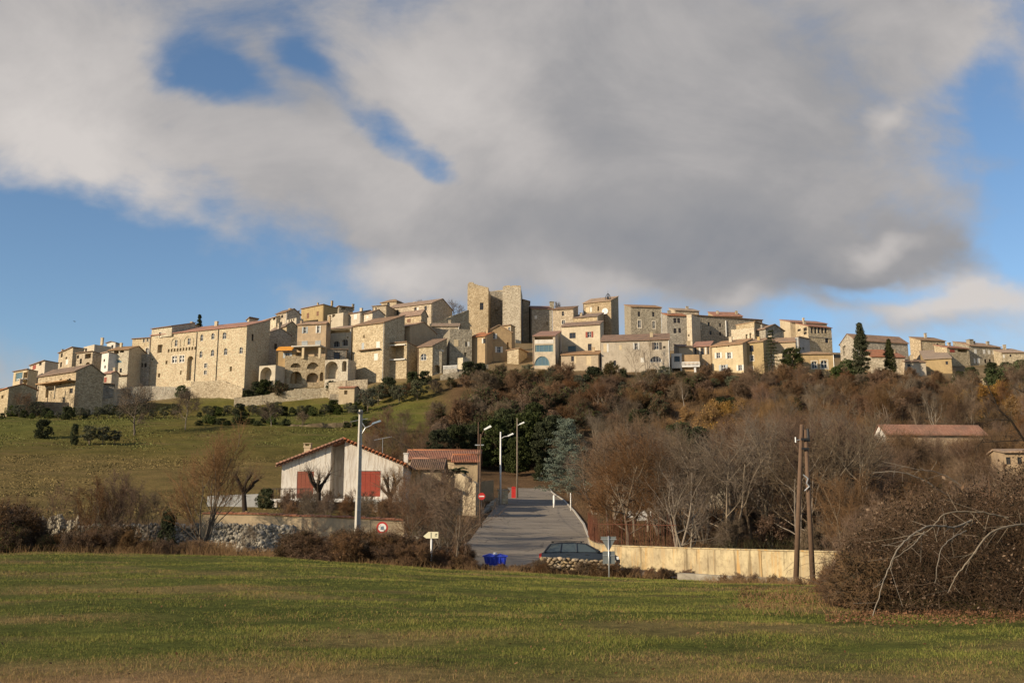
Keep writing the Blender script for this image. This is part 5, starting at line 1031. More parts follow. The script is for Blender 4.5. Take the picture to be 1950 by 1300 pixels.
def stucco_twig_shadow(b, bsdf):
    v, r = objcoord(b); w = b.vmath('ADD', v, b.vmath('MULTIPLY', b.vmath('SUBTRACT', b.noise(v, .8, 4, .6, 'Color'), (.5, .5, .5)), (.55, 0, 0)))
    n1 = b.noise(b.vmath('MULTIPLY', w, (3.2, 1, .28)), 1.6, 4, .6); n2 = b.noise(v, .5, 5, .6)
    c = b.mixc(b.smooth(n2, .45, .7, 0, .5), (.60, .56, .50), (.49, .43, .36)); c = b.mixc(b.smooth(n1, .48, .6, 0, .55), c, (.34, .27, .205))  # mottled stucco, with wavy vertical shadows of bare twigs painted into colour and relief
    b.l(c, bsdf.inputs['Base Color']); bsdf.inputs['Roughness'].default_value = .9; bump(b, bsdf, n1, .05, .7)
mat('stucco_twig_shadow', stucco_twig_shadow)
def white_house():
    D = 96.0; A = P(537, 884, D); Bq = P(768, 880, D); apex = P(656, 838, D); zg = EYE + kz(978) * D
    o = empty('white_house', (A.x, A.y, zg)); tag(o, 'white house with broad tiled gable and two red shutters behind the concrete pole', 'house')
    W = Bq.x - A.x; He = A.z - zg; Ha = apex.z - zg; xa = apex.x - A.x; L = 15.0
    lx = lambda px, py=900: P(px, py, D).x - A.x
    lz = lambda py: EYE + kz(py) * D - zg
    x1, x2 = lx(629), lx(655); zr = lambda x: He + (Ha - He) * (x / xa if x < xa else (W - x) / (W - xa))
    w = MB(); ops1 = [(lx(566), lx(598), lz(948), lz(897), 0, .12)]; zmin = -1.0; zf = lz(950)
    def gwall(xa0, xb0, y, ops):     # gable wall piece: rectangle with openings below the eaves, sloped head above
        zt_ = min(zr(xa0), zr(xb0)) - .02; m0 = MB(); wall_grid(m0, (xa0, y), (1, 0), (0, 1), xb0 - xa0, zf - .3, zt_, [(a - xa0, b - xa0, c, d, e, f) for a, b, c, d, e, f in ops]); w.add(m0.v, m0.f)
        head = [(xa0, zt_)] + [(x, zr(x)) for x in sorted({xa0, xb0, *( [xa] if xa0 < xa < xb0 else [])})] + [(xb0, zt_)]
        w.add([(x, y, z) for x, z in head], [tuple(range(len(head)))])
    gwall(0, x1, 0.0, ops1); gwall(x2, W, 0.0, [(lx(686.5), lx(725), lz(945), lz(896), 0, .12)]); gwall(x1, x2, 2.2, [])
    w.quad((x1, 0, zf - .3), (x1, 2.2, zf - .3), (x1, 2.2, zr(x1)), (x1, 0, zr(x1))); w.quad((x2, 0, zf - .3), (x2, 2.2, zf - .3), (x2, 2.2, zr(x2)), (x2, 0, zr(x2)))
    w.quad((0, 0, zmin), (0, L, zmin), (0, L, He), (0, 0, He)); w.quad((W, 0, zmin), (W, L, zmin), (W, L, He), (W, 0, He)); w.quad((0, L, zmin), (W, L, zmin), (W, L, He), (0, L, He)); w.add([(0, L, He), (W, L, He), (xa, L, Ha)], [(0, 1, 2)])
    w.build('wall', 'stucco_twig_shadow', o)
    b = MB().box(lx(620), W, 2.6, 2.9, zmin, zf - .31).box(0, lx(620), .3, .6, zmin, zf - .31); b.build('ground_floor_wall', 'stucco_twig_shadow', o)
    b = MB().box(lx(525), lx(732), -1.6, 2.6, zf - .30, zf); b.build('balcony_slab', 'white_paint', o)
    for px in (532, 638, 720): MB().box(lx(px) - .22, lx(px) + .22, -1.5, -1.05, zmin, zf - .305).build('pillar', 'stucco_twig_shadow', o)
    mb = MB(); x0, xx1 = lx(525), lx(600)
    for i in range(16): u = x0 + (xx1 - x0) * i / 15; mb.box(u - .015, u + .015, -1.56, -1.53, zf, zf + .9)
    mb.box(x0, xx1, -1.57, -1.52, zf + .9, zf + .96); mb.build('railing', 'metal_dark', o)
    for (a, c, m_) in ((566, 598, 'red_door_dull'), (686.5, 725, 'red_door')):
        s = MB(); u0, u1 = lx(a), lx(c); z0, z1 = lz(948), lz(897)
        for i in range(4): s.box(u0 + (u1 - u0) * i / 4 + .01, u0 + (u1 - u0) * (i + 1) / 4 - .01, .03, .08, z0, z1)
        for z in (z0 + .2, (z0 + z1) / 2, z1 - .25): s.box(u0 + .05, u1 - .05, .005, .029, z, z + .1)
        s.build('shutter', m_, o)
    # the roof: two slopes of round tiles running down to the eaves
    for sgn in (0, 1):
        xe, xr = (-.45, xa) if sgn == 0 else (W + .45, xa); sl = (Ha - He) / (xa if sgn == 0 else W - xa); ze = He - .45 * sl + .12
        r_ = ribbed_roof('roof', 'roof_red', o, -.55, L, xe, ze, xr, Ha + .12); r_.rotation_euler = (0, 0, 0)
        me = r_.data; co = np.empty(len(me.vertices) * 3, np.float32); me.vertices.foreach_get('co', co); co = co.reshape(-1, 3); co = co[:, [1, 0, 2]]; me.vertices.foreach_set('co', co.ravel()); me.update()
        mb = MB(); n = int(abs(xr - xe) / .34)          # the verge: cover tiles laid down the gable edge
        for i in range(n):
            f0, f1 = i / n, (i + 1.25) / n; p0 = (xe + (xr - xe) * f0, -.5, ze + (Ha + .12 - ze) * f0 + .07); p1 = (xe + (xr - xe) * min(1, f1), -.5, ze + (Ha + .12 - ze) * min(1, f1) + .04); mb.tube(p0, p1, .11, .075, 7)
            if i % 1 == 0: mb.box(p0[0] - .06, p0[0] + .06, -.5, -.02, p0[2] - .27, p0[2] - .15)
        mb.build('verge_tiles', 'roof_red', o, True)
    MB().tube((xa, -.55, Ha + .16), (xa, L, Ha + .16), .13, .13, 8).build('ridge_tiles', 'roof_red', o, True)
    cx = lx(575); zc = zr(cx); MB().box(cx - .3, cx + .3, 2.0, 2.6, zc - .5, lz(846)).box(cx - .36, cx + .36, 1.95, 2.65, lz(847) - .1, lz(846) + .02).box(cx - .34, cx - .2, 2.0, 2.6, lz(846) + .02, lz(841)).box(cx + .2, cx + .34, 2.0, 2.6, lz(846) + .02, lz(841)).box(cx - .4, cx + .4, 1.9, 2.7, lz(841), lz(840)).build('chimney', 'plaster_cream', o)
    cx = lx(771); MB().box(cx - .3, cx + .1, 1.5, 2.0, He - .5, lz(862)).box(cx - .36, cx + .16, 1.44, 2.06, lz(862), lz(860)).build('chimney', 'plaster_white', o)
    # television aerials
    for px, py in ((668, 790), (717, 826)):
        x = lx(px); z = lz(py); mb = MB().tube((x, 4, zr(x)), (x, 4, z), .025, .02, 5)
        mb.tube((x - .9, 4, z - .25), (x + .9, 4, z + .1), .025, .025, 5)
        for i in range(8): u = -.85 + i * .24; zz = z - .25 + (u + .9) / 1.8 * .35; mb.tube((x + u, 3.7, zz), (x + u, 4.3, zz), .012, .012, 4)
        mb.build('television_aerial', 'metal_pale', o)
    return o
white_house()
def tiled_house(label, c_eL, c_eR, yb, D, ridge_y, sx, m, wins=(), dp=6.0):
    A = P(*c_eL, D); Bq = P(*c_eR, D); zg = EYE + kz(yb) * D; o = empty('house', (A.x, A.y, zg)); tag(o, label, 'house'); W = Bq.x - A.x; H_ = A.z - zg; rise = dp * .5 * .34
    w = MB(); wall_grid(w, (0, 0), (1, 0), (0, 1), W, -1.5, H_, fit_openings(wins, W, -1.5, H_))
    for x in (0, W): w.quad((x, 0, -1.5), (x, dp, -1.5), (x, dp, H_), (x, 0, H_)); w.add([(x, 0, H_), (x, dp, H_), (x, dp / 2, H_ + rise)], [(0, 1, 2)])
    w.quad((0, dp, -1.5), (W, dp, -1.5), (W, dp, H_), (0, dp, H_)); w.build('wall', m, o)
    s = rise / (dp / 2)
    ribbed_roof('roof', 'roof_red' if 'red' in label else 'roof_brown', o, -.3, W + .3, -.4, H_ - .4 * s + .1, dp / 2, H_ + rise + .1); ribbed_roof('roof', 'roof_brown', o, -.3, W + .3, dp + .4, H_ - .4 * s + .1, dp / 2, H_ + rise + .1)
    MB().tube((-.3, dp / 2, H_ + rise + .14), (W + .3, dp / 2, H_ + rise + .14), .12, .12, 8).build('ridge_tiles', 'roof_red', o, True); return o
tiled_house('long back house with red ribbed tiles behind the white house', (775, 874), (912, 878), 940, 118, 857, 0, 'plaster_cream', dp=7)
tiled_house('brown tiled stone house right of the white gable', (783, 893), (842, 896), 968, 104, 870, 0, 'stone_tan', dp=7)
tiled_house('cream cube house with red tiles beside the road lamp', (864, 879), (911, 878), 945, 115, 857, 0, 'plaster_ochre', dp=5)
wall_run('broken stone garden wall with tile coping near the lamp', [(858, 903, 101), (880, 906, 100), (906, 925, 99)], 'rubble_tan', .5, 2, crest=.25, seg=.5)
wall_run('ochre rendered garden wall beside the dark lamp post', [(906, 918, 124), (940, 914, 126)], 'plaster_ochre', .3, 3, crest=.02)
# gate pillar of cream stone
p = G(958, 122); o = empty('gate_pillar', p); tag(o, 'cream stone gate pillar left of the road top', 'pillar'); MB().box(-.6, .6, -.5, .5, -1, 1.6).build('shaft', 'stone_pale', o); MB().box(-.7, .7, -.6, .6, 1.6, 1.75).build('cap', 'stone_pale', o)
wall_run('stone wall rising along the left edge of the road', [(918, 978, 104), (942, 955, 116), (951, 946, 121)], 'stone_grey', .4, 2, crest=.1)
p = G(978, 134); o = empty('red_hydrant', p); tag(o, 'small red hydrant box at the left edge of the road top', 'hydrant'); MB().box(-.28, .28, -.2, .2, -.3, 1.3).build('box', 'red_paint', o); MB().prism([(-.32, 1.3), (.32, 1.3), (.2, 1.5), (-.2, 1.5)], 'y', -.24, .24).build('lid', 'red_paint', o)
# palm by the tiled houses
def palm():
    root = empty('palm_tree', (0, 0, 0)); tag(root, 'small palm with dark drooping fronds between the tiled houses', 'palm'); V, Q_ = tubes_np([[0, 0, -.3, .1, 0, 4.6, .22, .17]], 8); np_mesh('trunk', V, Q_, 'bark_dark', True, parent=root); r = random.Random(4)
    mb = MB()
    for i in range(34):
        az = i * 2.4; el = r.uniform(-.2, 1.2); L = r.uniform(1.6, 2.1); pr = None
        for j in range(7):
            t = j / 6; rad = L * t * math.cos(el * (1 - .3 * t)); z = 4.6 + L * t * math.sin(el) - 1.1 * t * t; c = Vector((.1 + math.cos(az) * rad, math.sin(az) * rad, z)); s = Vector((-math.sin(az), math.cos(az), 0))
            if pr:
                for sg in (-1, 1): mb.quad(pr, c, c + s * sg * .32 * math.sin(math.pi * (t * .8 + .15)) - Vector((0, 0, .14)), pr + s * sg * .26 - Vector((0, 0, .12)))
            pr = c
    mb.build('fronds', 'leaf_dark', root); return root
seat(palm(), 866, 111, sc=.85)

# ------------------------------------------------------------------ poles, lamps and signs
def concrete_pole():
    p = G(679, 57.5); top = EYE + kz(780) * 57.5 - p.z; o = empty('utility_pole', p); tag(o, 'tall pale concrete pole standing in front of the white house', 'utility pole')
    mb = MB(); mb.prism([(-.19, -.15), (-.06, -.15), (-.06, -.09), (.06, -.09), (.06, -.15), (.19, -.15), (.19, .15), (-.19, .15)], 'z', -.5, 0); v = mb.v[-8:]
    q = MB(); q.add([(x * (1 - .42 * (z > 1)), y * (1 - .42 * (z > 1)), z) for z in (-.5, top) for (x, y) in [(-.15, -.12), (-.05, -.12), (-.05, -.08), (.05, -.08), (.05, -.12), (.15, -.12), (.15, .12), (-.15, .12)]],
          [tuple(range(8))[::-1], tuple(range(8, 16))] + [(i, (i + 1) % 8, 8 + (i + 1) % 8, 8 + i) for i in range(8)]); sh = q.build('shaft', 'concrete', o); sh.rotation_euler = (0, 0, math.radians(40))
    b = MB()
    for i in range(9): z = 1.2 + i * .75; b.box(-.155 + .0075 * z, .155 - .0075 * z, -.132 + .005 * z, -.122 + .005 * z, z, z + .04)
    bd = b.build('band', 'metal_pale', o); bd['kind'] = 'stuff'; bd.rotation_euler = (0, 0, math.radians(40))
    z = EYE + kz(808) * 57.5 - p.z
    a = MB().path([Vector((.1, 0, z - .55)), Vector((.3, 0, z - .2)), Vector((.75, 0, z))], .03, 6).path([Vector((.1, 0, z + .1)), Vector((.3, 0, z - .2))], .025, 6); a.build('lamp_arm', 'metal_pale', o)
    l = MB(); l.add([(.65, -.1, z - .02), (1.22, -.1, z + .17), (1.22, .1, z + .17), (.65, .1, z - .02), (.7, -.07, z + .1), (1.15, -.07, z + .26), (1.15, .07, z + .26), (.7, .07, z + .1)], [(0, 3, 2, 1), (4, 5, 6, 7), (0, 1, 5, 4), (1, 2, 6, 5), (2, 3, 7, 6), (3, 0, 4, 7)]); l.build('lamp_head', 'lamp_grey', o)
    z = top - .25; MB().box(-.17, .17, -.17, -.12, z, z + .12).build('cable_clamp', 'metal_dark', o)
    return o, p + Vector((.7, 0, EYE + kz(808) * 57.5 - p.z))
cp, lamp_pt = concrete_pole()
def cable(label, a, b, sag, r=.014):
    mb = MB(); pts = []
    for i in range(25): t = i / 24; q = a.lerp(b, t); q.z -= sag * 4 * t * (1 - t); pts.append(q)
    mb.path(pts, r, 4); o = mb.build('overhead_cable', 'metal_dark'); tag(o, label, 'cable')
cable('thin overhead cable from the concrete pole lamp towards the tiled houses', lamp_pt, P(905, 885, 112), .9)
def street_lamp(label, px, ytop, ybase, D, m, head, dx, dy, wood=False, r=.09):
    base = P(px, ybase, D); top = P(px, ytop, D); o = empty('street_lamp', base); tag(o, label, 'street lamp'); Hh = top.z - base.z
    MB().tube((0, 0, -1.5), (0, 0, Hh), r, r * .62, 8).build('post', m, o, True)
    e = P(px + dx, ytop + dy, D) - base; s = Vector((0, 0, Hh * .93 if dy < 8 else e.z - .35)); mid = s.lerp(e, .5) + Vector((0, 0, .12))
    MB().path([s, mid, Vector((e.x, 0, e.z))], .035, 6).build('arm', m if not wood else 'metal_pale', o)
    d = Vector((.62, 0, .34)).normalized() if dy < 3 else Vector((.62, 0, .3)).normalized(); a = Vector((e.x, 0, e.z)); n = Vector((-d.z, 0, d.x)); h = MB()
    h.add([a - n * .06 + Vector((0, y, 0)) for y in (-.09, .09)] + [a + d * .75 - n * .10 + Vector((0, y, 0)) for y in (-.13, .13)] + [a + n * .08 + Vector((0, y, 0)) for y in (-.07, .07)] + [a + d * .7 + n * .1 + Vector((0, y, 0)) for y in (-.1, .1)], [(0, 1, 3, 2), (4, 6, 7, 5), (0, 2, 6, 4), (1, 5, 7, 3), (2, 3, 7, 6), (0, 4, 5, 1)])
    h.build('lamp_head', head, o); return o
street_lamp('dark brown lamp post leaning beside the cream cube house', 914, 826, 990, 93, 'wood_pole', 'lamp_glass', 8, -8)
street_lamp('white lamp post standing at the gate pillar', 953, 822, 940, 121, 'white_paint', 'lamp_glass', 14, 8, r=.13)
street_lamp('weathered wooden pole with a lamp nearest the top of the road', 985, 796, 928, 135, 'bark_pale', 'lamp_glass', 4, 12, True, r=.13)
# wooden pole with a cross piece just behind the brown lamp post
b0 = P(910, 960, 108); o = empty('telephone_pole', b0); tag(o, 'thin telephone pole with a cross bar behind the brown lamp post', 'utility pole'); Hh = P(909, 803, 108).z - b0.z; MB().tube((0, 0, -1), (0, 0, Hh), .08, .05, 7).build('shaft', 'wood_pole', o); zc = P(909, 847, 108).z - b0.z; MB().box(-.35, .6, -.05, .05, zc - .05, zc + .05).build('cross_bar', 'metal_pale', o)
# the A shaped double wooden pole on the right
D = 47.0; bl = P(1514, 1102, D); br = P(1548, 1102, D); tp = P(1529, 808, D); o = empty('double_pole', (bl.x, D, bl.z)); tag(o, 'pair of wooden poles joined at the top like an A', 'utility pole')
to = Vector((tp.x - bl.x, 0, tp.z - bl.z)); MB().tube((0, 0, -.5), to - Vector((.06, 0, 0)), .13, .085, 10).build('pole', 'wood_pole', o, True); MB().tube((br.x - bl.x, 0.02, -.5), to + Vector((.1, 0.02, -.25)), .13, .085, 10).build('pole', 'wood_pole', o, True)
mb = MB().box(to.x - .16, to.x + .2, -.16, -.1, to.z - .75, to.z - .65).box(to.x - .16, to.x + .2, -.16, -.1, to.z - 1.2, to.z - 1.1); mb.build('clamp_band', 'metal_dark', o); MB().tube((to.x + .2, 0, to.z - .8), (to.x + .2, 0, to.z - .2), .09, .07, 8).build('cable_box', 'metal_dark', o); MB().tube((to.x - .4, -.05, to.z - .75), (to.x, -.05, to.z - .7), .02, .02, 5).tube((to.x - .4, -.05, to.z - .85), (to.x - .4, -.05, to.z - .6), .035, .035, 6).build('insulator_arm', 'metal_pale', o)
zz = P(1529, 920, D).z - bl.z; MB().path([Vector((to.x - .12, -.12, zz - .35)), Vector((to.x + .1, -.14, zz - .15)), Vector((to.x - .02, -.14, zz)), Vector((to.x + .06, -.14, zz + .22)), Vector((to.x - .15, -.12, zz + .4))], .03, 5).build('loose_cable', 'metal_pale', o)
def sign_post(name, label, cat, px, ybase, ytop, D, m='metal_pale', r=.035):
    b = P(px, ybase, D); g = G(px, D); b.z = min(b.z, g.z); o = empty(name, b); tag(o, label, cat); t = P(px, ytop, D).z - b.z
    MB().tube((0, 0, -.3), (0, 0, t), r, r, 8).build('post', m, o, True); return o, t, b
def disc(r0, y0, y1, cx, cz, n=28): return MB().prism([(cx + r0 * math.cos(2 * math.pi * i / n), cz + r0 * math.sin(2 * math.pi * i / n)) for i in range(n)], 'y', y0, y1)
o, t, b = sign_post('road_sign', 'round red ringed white sign beside the concrete pole', 'road sign', 727, 1050, 1003, 58); z = P(727, 1004, 58).z - b.z
disc(.33, -.06, -.04, 0, z).build('ring', 'red_paint', o); disc(.23, -.068, -.062, 0, z).build('disc', 'white_paint', o)
MB().box(-.09, -.01, -.076, -.07, z - .07, z + .06).box(.005, .085, -.076, -.07, z - .07, z + .08).box(-.11, .1, -.0765, -.0705, z - .11, z - .075).build('symbol', 'lamp_grey', o); MB().box(-.3, .3, -.06, -.04, z - .48, z - .37).build('plate', 'sign_back', o)
o, t, b = sign_post('direction_sign', 'white arrow shaped direction sign pointing left on a white post', 'direction sign', 821, 1066, 1018, 52.9, 'white_paint', .05)
z0 = P(821, 1024.5, 52.9).z - b.z; z1 = P(821, 1012, 52.9).z - b.z; MB().prism([(-.42, (z0 + z1) / 2 - .06), (-.26, z0), (.36, z0), (.36, z1), (-.16, z1)], 'y', -.09, -.05).build('board', 'cream_sign', o)
MB().box(.18, .28, -.098, -.092, (z0 + z1) / 2 - .05, (z0 + z1) / 2 - .01).box(.2, .3, -.098, -.092, (z0 + z1) / 2 + .03, (z0 + z1) / 2 + .07).box(-.03, .0, -.098, -.092, z0 + .03, z1 - .03).build('marks', 'metal_dark', o)
o, t, b = sign_post('yield_sign', 'back of a grey give way triangle with a square plate below', 'road sign', 1160, 1092, 1020, 50.5, 'metal_pale', .035); s = 50.5
zz = lambda y: P(1160, y, s).z - b.z
MB().prism([(-.385, zz(1021)), (.385, zz(1021)), (.385, zz(1023)), (.03, zz(1048)), (-.03, zz(1048)), (-.385, zz(1023))], 'y', .04, .06).build('triangle', 'sign_back', o); MB().box(-.3, .3, .04, .06, zz(1073), zz(1049)).build('plate', 'sign_back', o)
MB().box(-.4, .4, .0, .039, zz(1027), zz(1026)).box(-.3, .3, .0, .039, zz(1058), zz(1057)).build('bracket', 'metal_pale', o)
o, t, b = sign_post('no_entry_sign', 'dark red no entry sign at the left verge of the road', 'road sign', 917, 985, 944, 86, 'metal_dark', .04); z = P(917, 944.5, 86).z - b.z
disc(.3, -.07, -.05, 0, z).build('disc', 'red_paint', o); MB().box(-.21, .21, -.08, -.072, z - .05, z + .05).build('bar', 'white_paint', o)
for px, D, l in ((1055, 118, 'white bollard post at the right edge of the road'), (1087, 113, 'second thinner white post behind the road edge')):
    p = G(px, D); o = empty('bollard', p); tag(o, l, 'bollard'); MB().tube((0, 0, -.3), (0, 0, 1.4 if px < 1060 else 1.9), .12 if px < 1060 else .06, .12 if px < 1060 else .06, 8).build('post', 'white_paint', o, True); MB().tube((0, 0, 1.4 if px < 1060 else 1.9), (0, 0, 1.5 if px < 1060 else 2.0), .13 if px < 1060 else .07, .03, 8).build('cap', 'white_paint', o, True)
# bird high over the left houses
p = P(142, 612, 190); o = empty('bird', p); tag(o, 'tiny dark bird gliding in the blue sky on the left', 'bird'); V, Q_ = tubes_np([[-.12, 0, 0, .1, 0, 0, .03, .07], [.1, 0, 0, .22, 0, .01, .07, .02]], 8); np_mesh('body', V, Q_, 'dark', True, parent=o)
MB().add([(0, 0, .02), (-.1, -.1, .06), (-.2, -.45, .05), (.05, -.45, .06), (.1, -.1, .04)], [(0, 1, 2, 3, 4)]).add([(0, 0, .02), (-.1, .1, .06), (-.25, .45, .05), (.05, .45, .06), (.1, .1, .04)], [(0, 4, 3, 2, 1)]).build('wings', 'dark', o)

# ------------------------------------------------------------------ the car
def car():
    D = 57.2; p = G(1103, D); o = empty('parked_car', (p.x, p.y, p.z + .03), math.radians(-5)); tag(o, 'dark blue grey estate car parked behind the low stone wall', 'car')
    L = 4.45; hw = .86
    # stations along the length (x), lower body half width, sill, belt height ; front of the car points to +x
    xs_ = [-2.2, -2.05, -1.6, -.8, 0, .8, 1.25, 1.75, 2.08, 2.22]
    belt = [.78, .90, .95, .96, .96, .95, .93, .86, .76, .62]; sill = [.42, .33, .27, .25, .25, .25, .25, .26, .30, .38]; wd = [.68, .80, .85, hw, hw, hw, .85, .82, .74, .62]
    V = []; Q_ = []; k = 10
    for x, bz, sz, w in zip(xs_, belt, sill, wd):
        ring = [(-w * .9, sz), (-w, sz + .12), (-w, (sz + bz) / 2), (-w * .97, bz - .06), (-w * .9, bz), (w * .9, bz), (w * .97, bz - .06), (w, (sz + bz) / 2), (w, sz + .12), (w * .9, sz)]
        V += [(x, y, z) for y, z in ring]
    n = len(xs_)
    for i in range(n - 1):
        for j in range(k): a = i * k + j; b_ = i * k + (j + 1) % k; Q_.append((a, a + k, b_ + k, b_))
    m0 = MB(); m0.add(V, Q_ + [tuple(range(k)), tuple(range((n - 1) * k, n * k))[::-1]])
    # roof and pillars
    roof = [(-1.95, .95, .80), (-1.62, 1.38, .66), (-1.2, 1.45, .64), (-.3, 1.47, .64), (.35, 1.42, .63), (1.2, .94, .78)]
    def rib(i): return roof[i]
    for i in range(1, 4):
        (xa_, za, wa), (xb_, zb_, wb) = roof[i], roof[i + 1]
        m0.add([(xa_, -wa, za - .05), (xb_, -wb, zb_ - .05), (xb_, wb, zb_ - .05), (xa_, wa, za - .05), (xa_, -wa * .9, za), (xb_, -wb * .9, zb_), (xb_, wb * .9, zb_), (xa_, wa * .9, za)], [(0, 3, 2, 1), (4, 5, 6, 7), (0, 1, 5, 4), (1, 2, 6, 5), (2, 3, 7, 6), (3, 0, 4, 7)])
    for sgn in (-1, 1):
        for (xt, zt2, wt, xb_, zb_, wb) in ((-1.55, 1.39, .655, -1.92, .93, .80), (-.95, 1.41, .645, -1.02, .95, .82), (-.12, 1.42, .64, -.1, .95, .83), (.38, 1.39, .625, 1.18, .94, .79)):
            m0.tube((xt, sgn * wt, zt2), (xb_, sgn * wb, zb_), .035, .05, 6)
    m0.build('body', 'car_paint', o)
    g = MB()
    for sgn in (-1, 1):
        def q4(a, b_, c, d): g.quad(*[(x, sgn * w, z) for x, w, z in (a, b_, c, d)])
        q4((-1.88, .785, .95), (-1.06, .805, .96), (-.98, .635, 1.40), (-1.55, .645, 1.38)); q4((-.98, .808, .96), (-.14, .815, .96), (-.16, .63, 1.41), (-.91, .632, 1.40)); q4((-.06, .815, .96), (1.12, .785, .95), (.36, .615, 1.37), (-.08, .628, 1.41))
    g.quad((-1.98, -.74, .93), (-1.98, .74, .93), (-1.66, .6, 1.36), (-1.66, -.6, 1.36)); g.quad((1.24, -.74, .94), (1.24, .74, .94), (.44, .58, 1.38), (.44, -.58, 1.38)); g.build('window', 'car_glass', o)
    for sgn in (-1, 1):
        MB().box(-1.55, .3, sgn * .55 - .02, sgn * .55 + .02, 1.49, 1.53).box(-1.5, -1.42, sgn * .55 - .02, sgn * .55 + .02, 1.43, 1.49).box(.1, .18, sgn * .55 - .02, sgn * .55 + .02, 1.42, 1.49).build('roof_rail', 'metal_dark', o)
        MB().box(2.02, 2.2, sgn * .58 - .14, sgn * .58 + .14, .55, .70).build('headlight', 'lamp_glass', o); MB().box(-2.2, -2.06, sgn * .66 - .1, sgn * .66 + .1, .60, .86).build('tail_light', 'red_paint', o)
        MB().box(.95, 1.1, sgn * .93 - .09, sgn * .93 + .09, .95, 1.08).box(1.0, 1.05, min(sgn * .8, sgn * .86), max(sgn * .8, sgn * .86), .97, 1.02).build('wing_mirror', 'car_paint', o)
        for x in (-1.35, 1.38):
            t_ = MB(); a0 = sgn * .66; a1 = sgn * .865; t_.tube((x, a0, .31), (x, a1, .31), .31, .31, 20); tt = t_.build('wheel', 'rubber', o)
            MB().tube((x, a1 - sgn * .01, .31), (x, a1 + sgn * .012, .31), .19, .17, 14).build('rim', 'metal_pale', tt)
        for x in (-.6, .45): MB().box(x - .1, x + .1, sgn * .862, sgn * .885, .80, .83).build('door_handle', 'metal_dark', o)
    MB().box(-2.26, -2.18, -.7, .7, .36, .54).build('bumper', 'metal_dark', o); MB().box(2.2, 2.28, -.64, .64, .36, .52).build('bumper', 'metal_dark', o)
    for x, y in ((.1, -.35), (.1, .35), (-.75, -.35), (-.75, .35)): MB().box(x - .08, x + .06, y - .22, y + .22, .5, 1.08).box(x - .06, x + .04, y - .12, y + .12, 1.1, 1.28).build('seat', 'red_door_dull' if x > 0 else 'dark', o)
    return o
car()
# blue skip-like bin
D = 56.0; p = G(943, D); o = empty('blue_bin', p); tag(o, 'bright blue plastic waste container with a bulging lid', 'waste bin')
zb_ = P(943, 1075, D).z - p.z; zt_ = P(943, 1058, D).z - p.z; wq = .63
q = MB(); q.add([(-wq * .82, -.4, .12), (wq * .88, -.4, .12), (wq * .88, .4, .12), (-wq * .82, .4, .12), (-wq, -.48, zt_), (wq, -.48, zt_), (wq, .48, zt_), (-wq, .48, zt_)], [(0, 3, 2, 1), (4, 5, 6, 7), (0, 1, 5, 4), (1, 2, 6, 5), (2, 3, 7, 6), (3, 0, 4, 7)])
for i in range(5): x = -.48 + i * .24; q.box(x - .03, x + .03, -.49, -.42, .2, zt_ - .05)
q.build('body', 'blue_plastic', o); MB().box(-wq - .06, wq + .06, -.53, .53, zt_ - .04, zt_ + .03).build('rim', 'blue_plastic', o)
q = MB(); q.prism([(-wq - .04, zt_ + .03), (-wq * .5, zt_ + .14), (0, zt_ + .07), (wq * .45, zt_ + .13), (wq + .04, zt_ + .03)], 'y', -.5, .5).build('lid', 'blue_plastic', o)
MB().box(-.12, .1, -.2, .1, zt_ + .08, zt_ + .19).build('paper_sheet', 'white_paint', o)
for x in (-.45, .45): MB().tube((x, -.45, .1), (x, -.38, .1), .1, .1, 10).build('wheel', 'rubber', o)

# ------------------------------------------------------------------ stained garden wall on the right of the road
def stain(b, bsdf):
    v, r = objcoord(b); t = b.n('ShaderNodeTexCoord'); sp = b.n('ShaderNodeSeparateXYZ'); b.l(t.outputs['Object'], sp.inputs[0])
    n1 = b.noise(b.vmath('MULTIPLY', v, (1.6, 1.6, .12)), 1.6, 6, .65); n2 = b.noise(v, .7, 6, .65); n3 = b.noise(b.vmath('MULTIPLY', v, (2.5, 2.5, .2)), 1.1, 4, .6)
    c = b.mixc(b.smooth(n2, .38, .62), (.50, .41, .245), (.36, .29, .18)); n5 = b.noise(v, 3.2, 6, .75); c = b.mixc(b.smooth(n5, .48, .66, 0, .7), c, (.24, .19, .11)); c = b.mixc(b.smooth(n1, .5, .68, 0, .85), c, (.45, .26, .085)); c = b.mixc(b.smooth(n3, .54, .68, 0, .75), c, (.14, .105, .06))
    b.l(c, bsdf.inputs['Base Color']); bsdf.inputs['Roughness'].default_value = .9; bump(b, bsdf, n2, .03)
mat('stained_render', stain)
wp = [(1120, 1021, 84), (1122, 1026, 76), (1128, 1032, 69), (1142, 1038, 64.5), (1180, 1040, 61.5), (1300, 1044, 57), (1450, 1048, 52), (1620, 1052, 48.5), (1800, 1056, 45), (2050, 1060, 42)]
o = wall_run('long cream garden wall streaked with rust and damp', wp, 'stained_render', .3, 2.2, name='garden_wall', crest=.008, seg=3.0)
pts = [P(*q) for q in wp]; mb = MB()
for a, b in zip(pts[:-1], pts[1:]):
    d = (b - a); d.z = 0; d.normalize(); nn = Vector((-d.y, d.x, 0)) * 1; e = d * .02
    v = [a - nn * .07 - e, b - nn * .07 + e, b + nn * .36 + e, a + nn * .36 - e]; mb.add([tuple(w + Vector((0, 0, .012))) for w in v] + [tuple(w + Vector((0, 0, .07))) for w in v], [(0, 3, 2, 1), (4, 5, 6, 7), (0, 1, 5, 4), (1, 2, 6, 5), (2, 3, 7, 6), (3, 0, 4, 7)])
cp_ = mb.build('coping', 'stained_render', o); cp_.location = -o.location
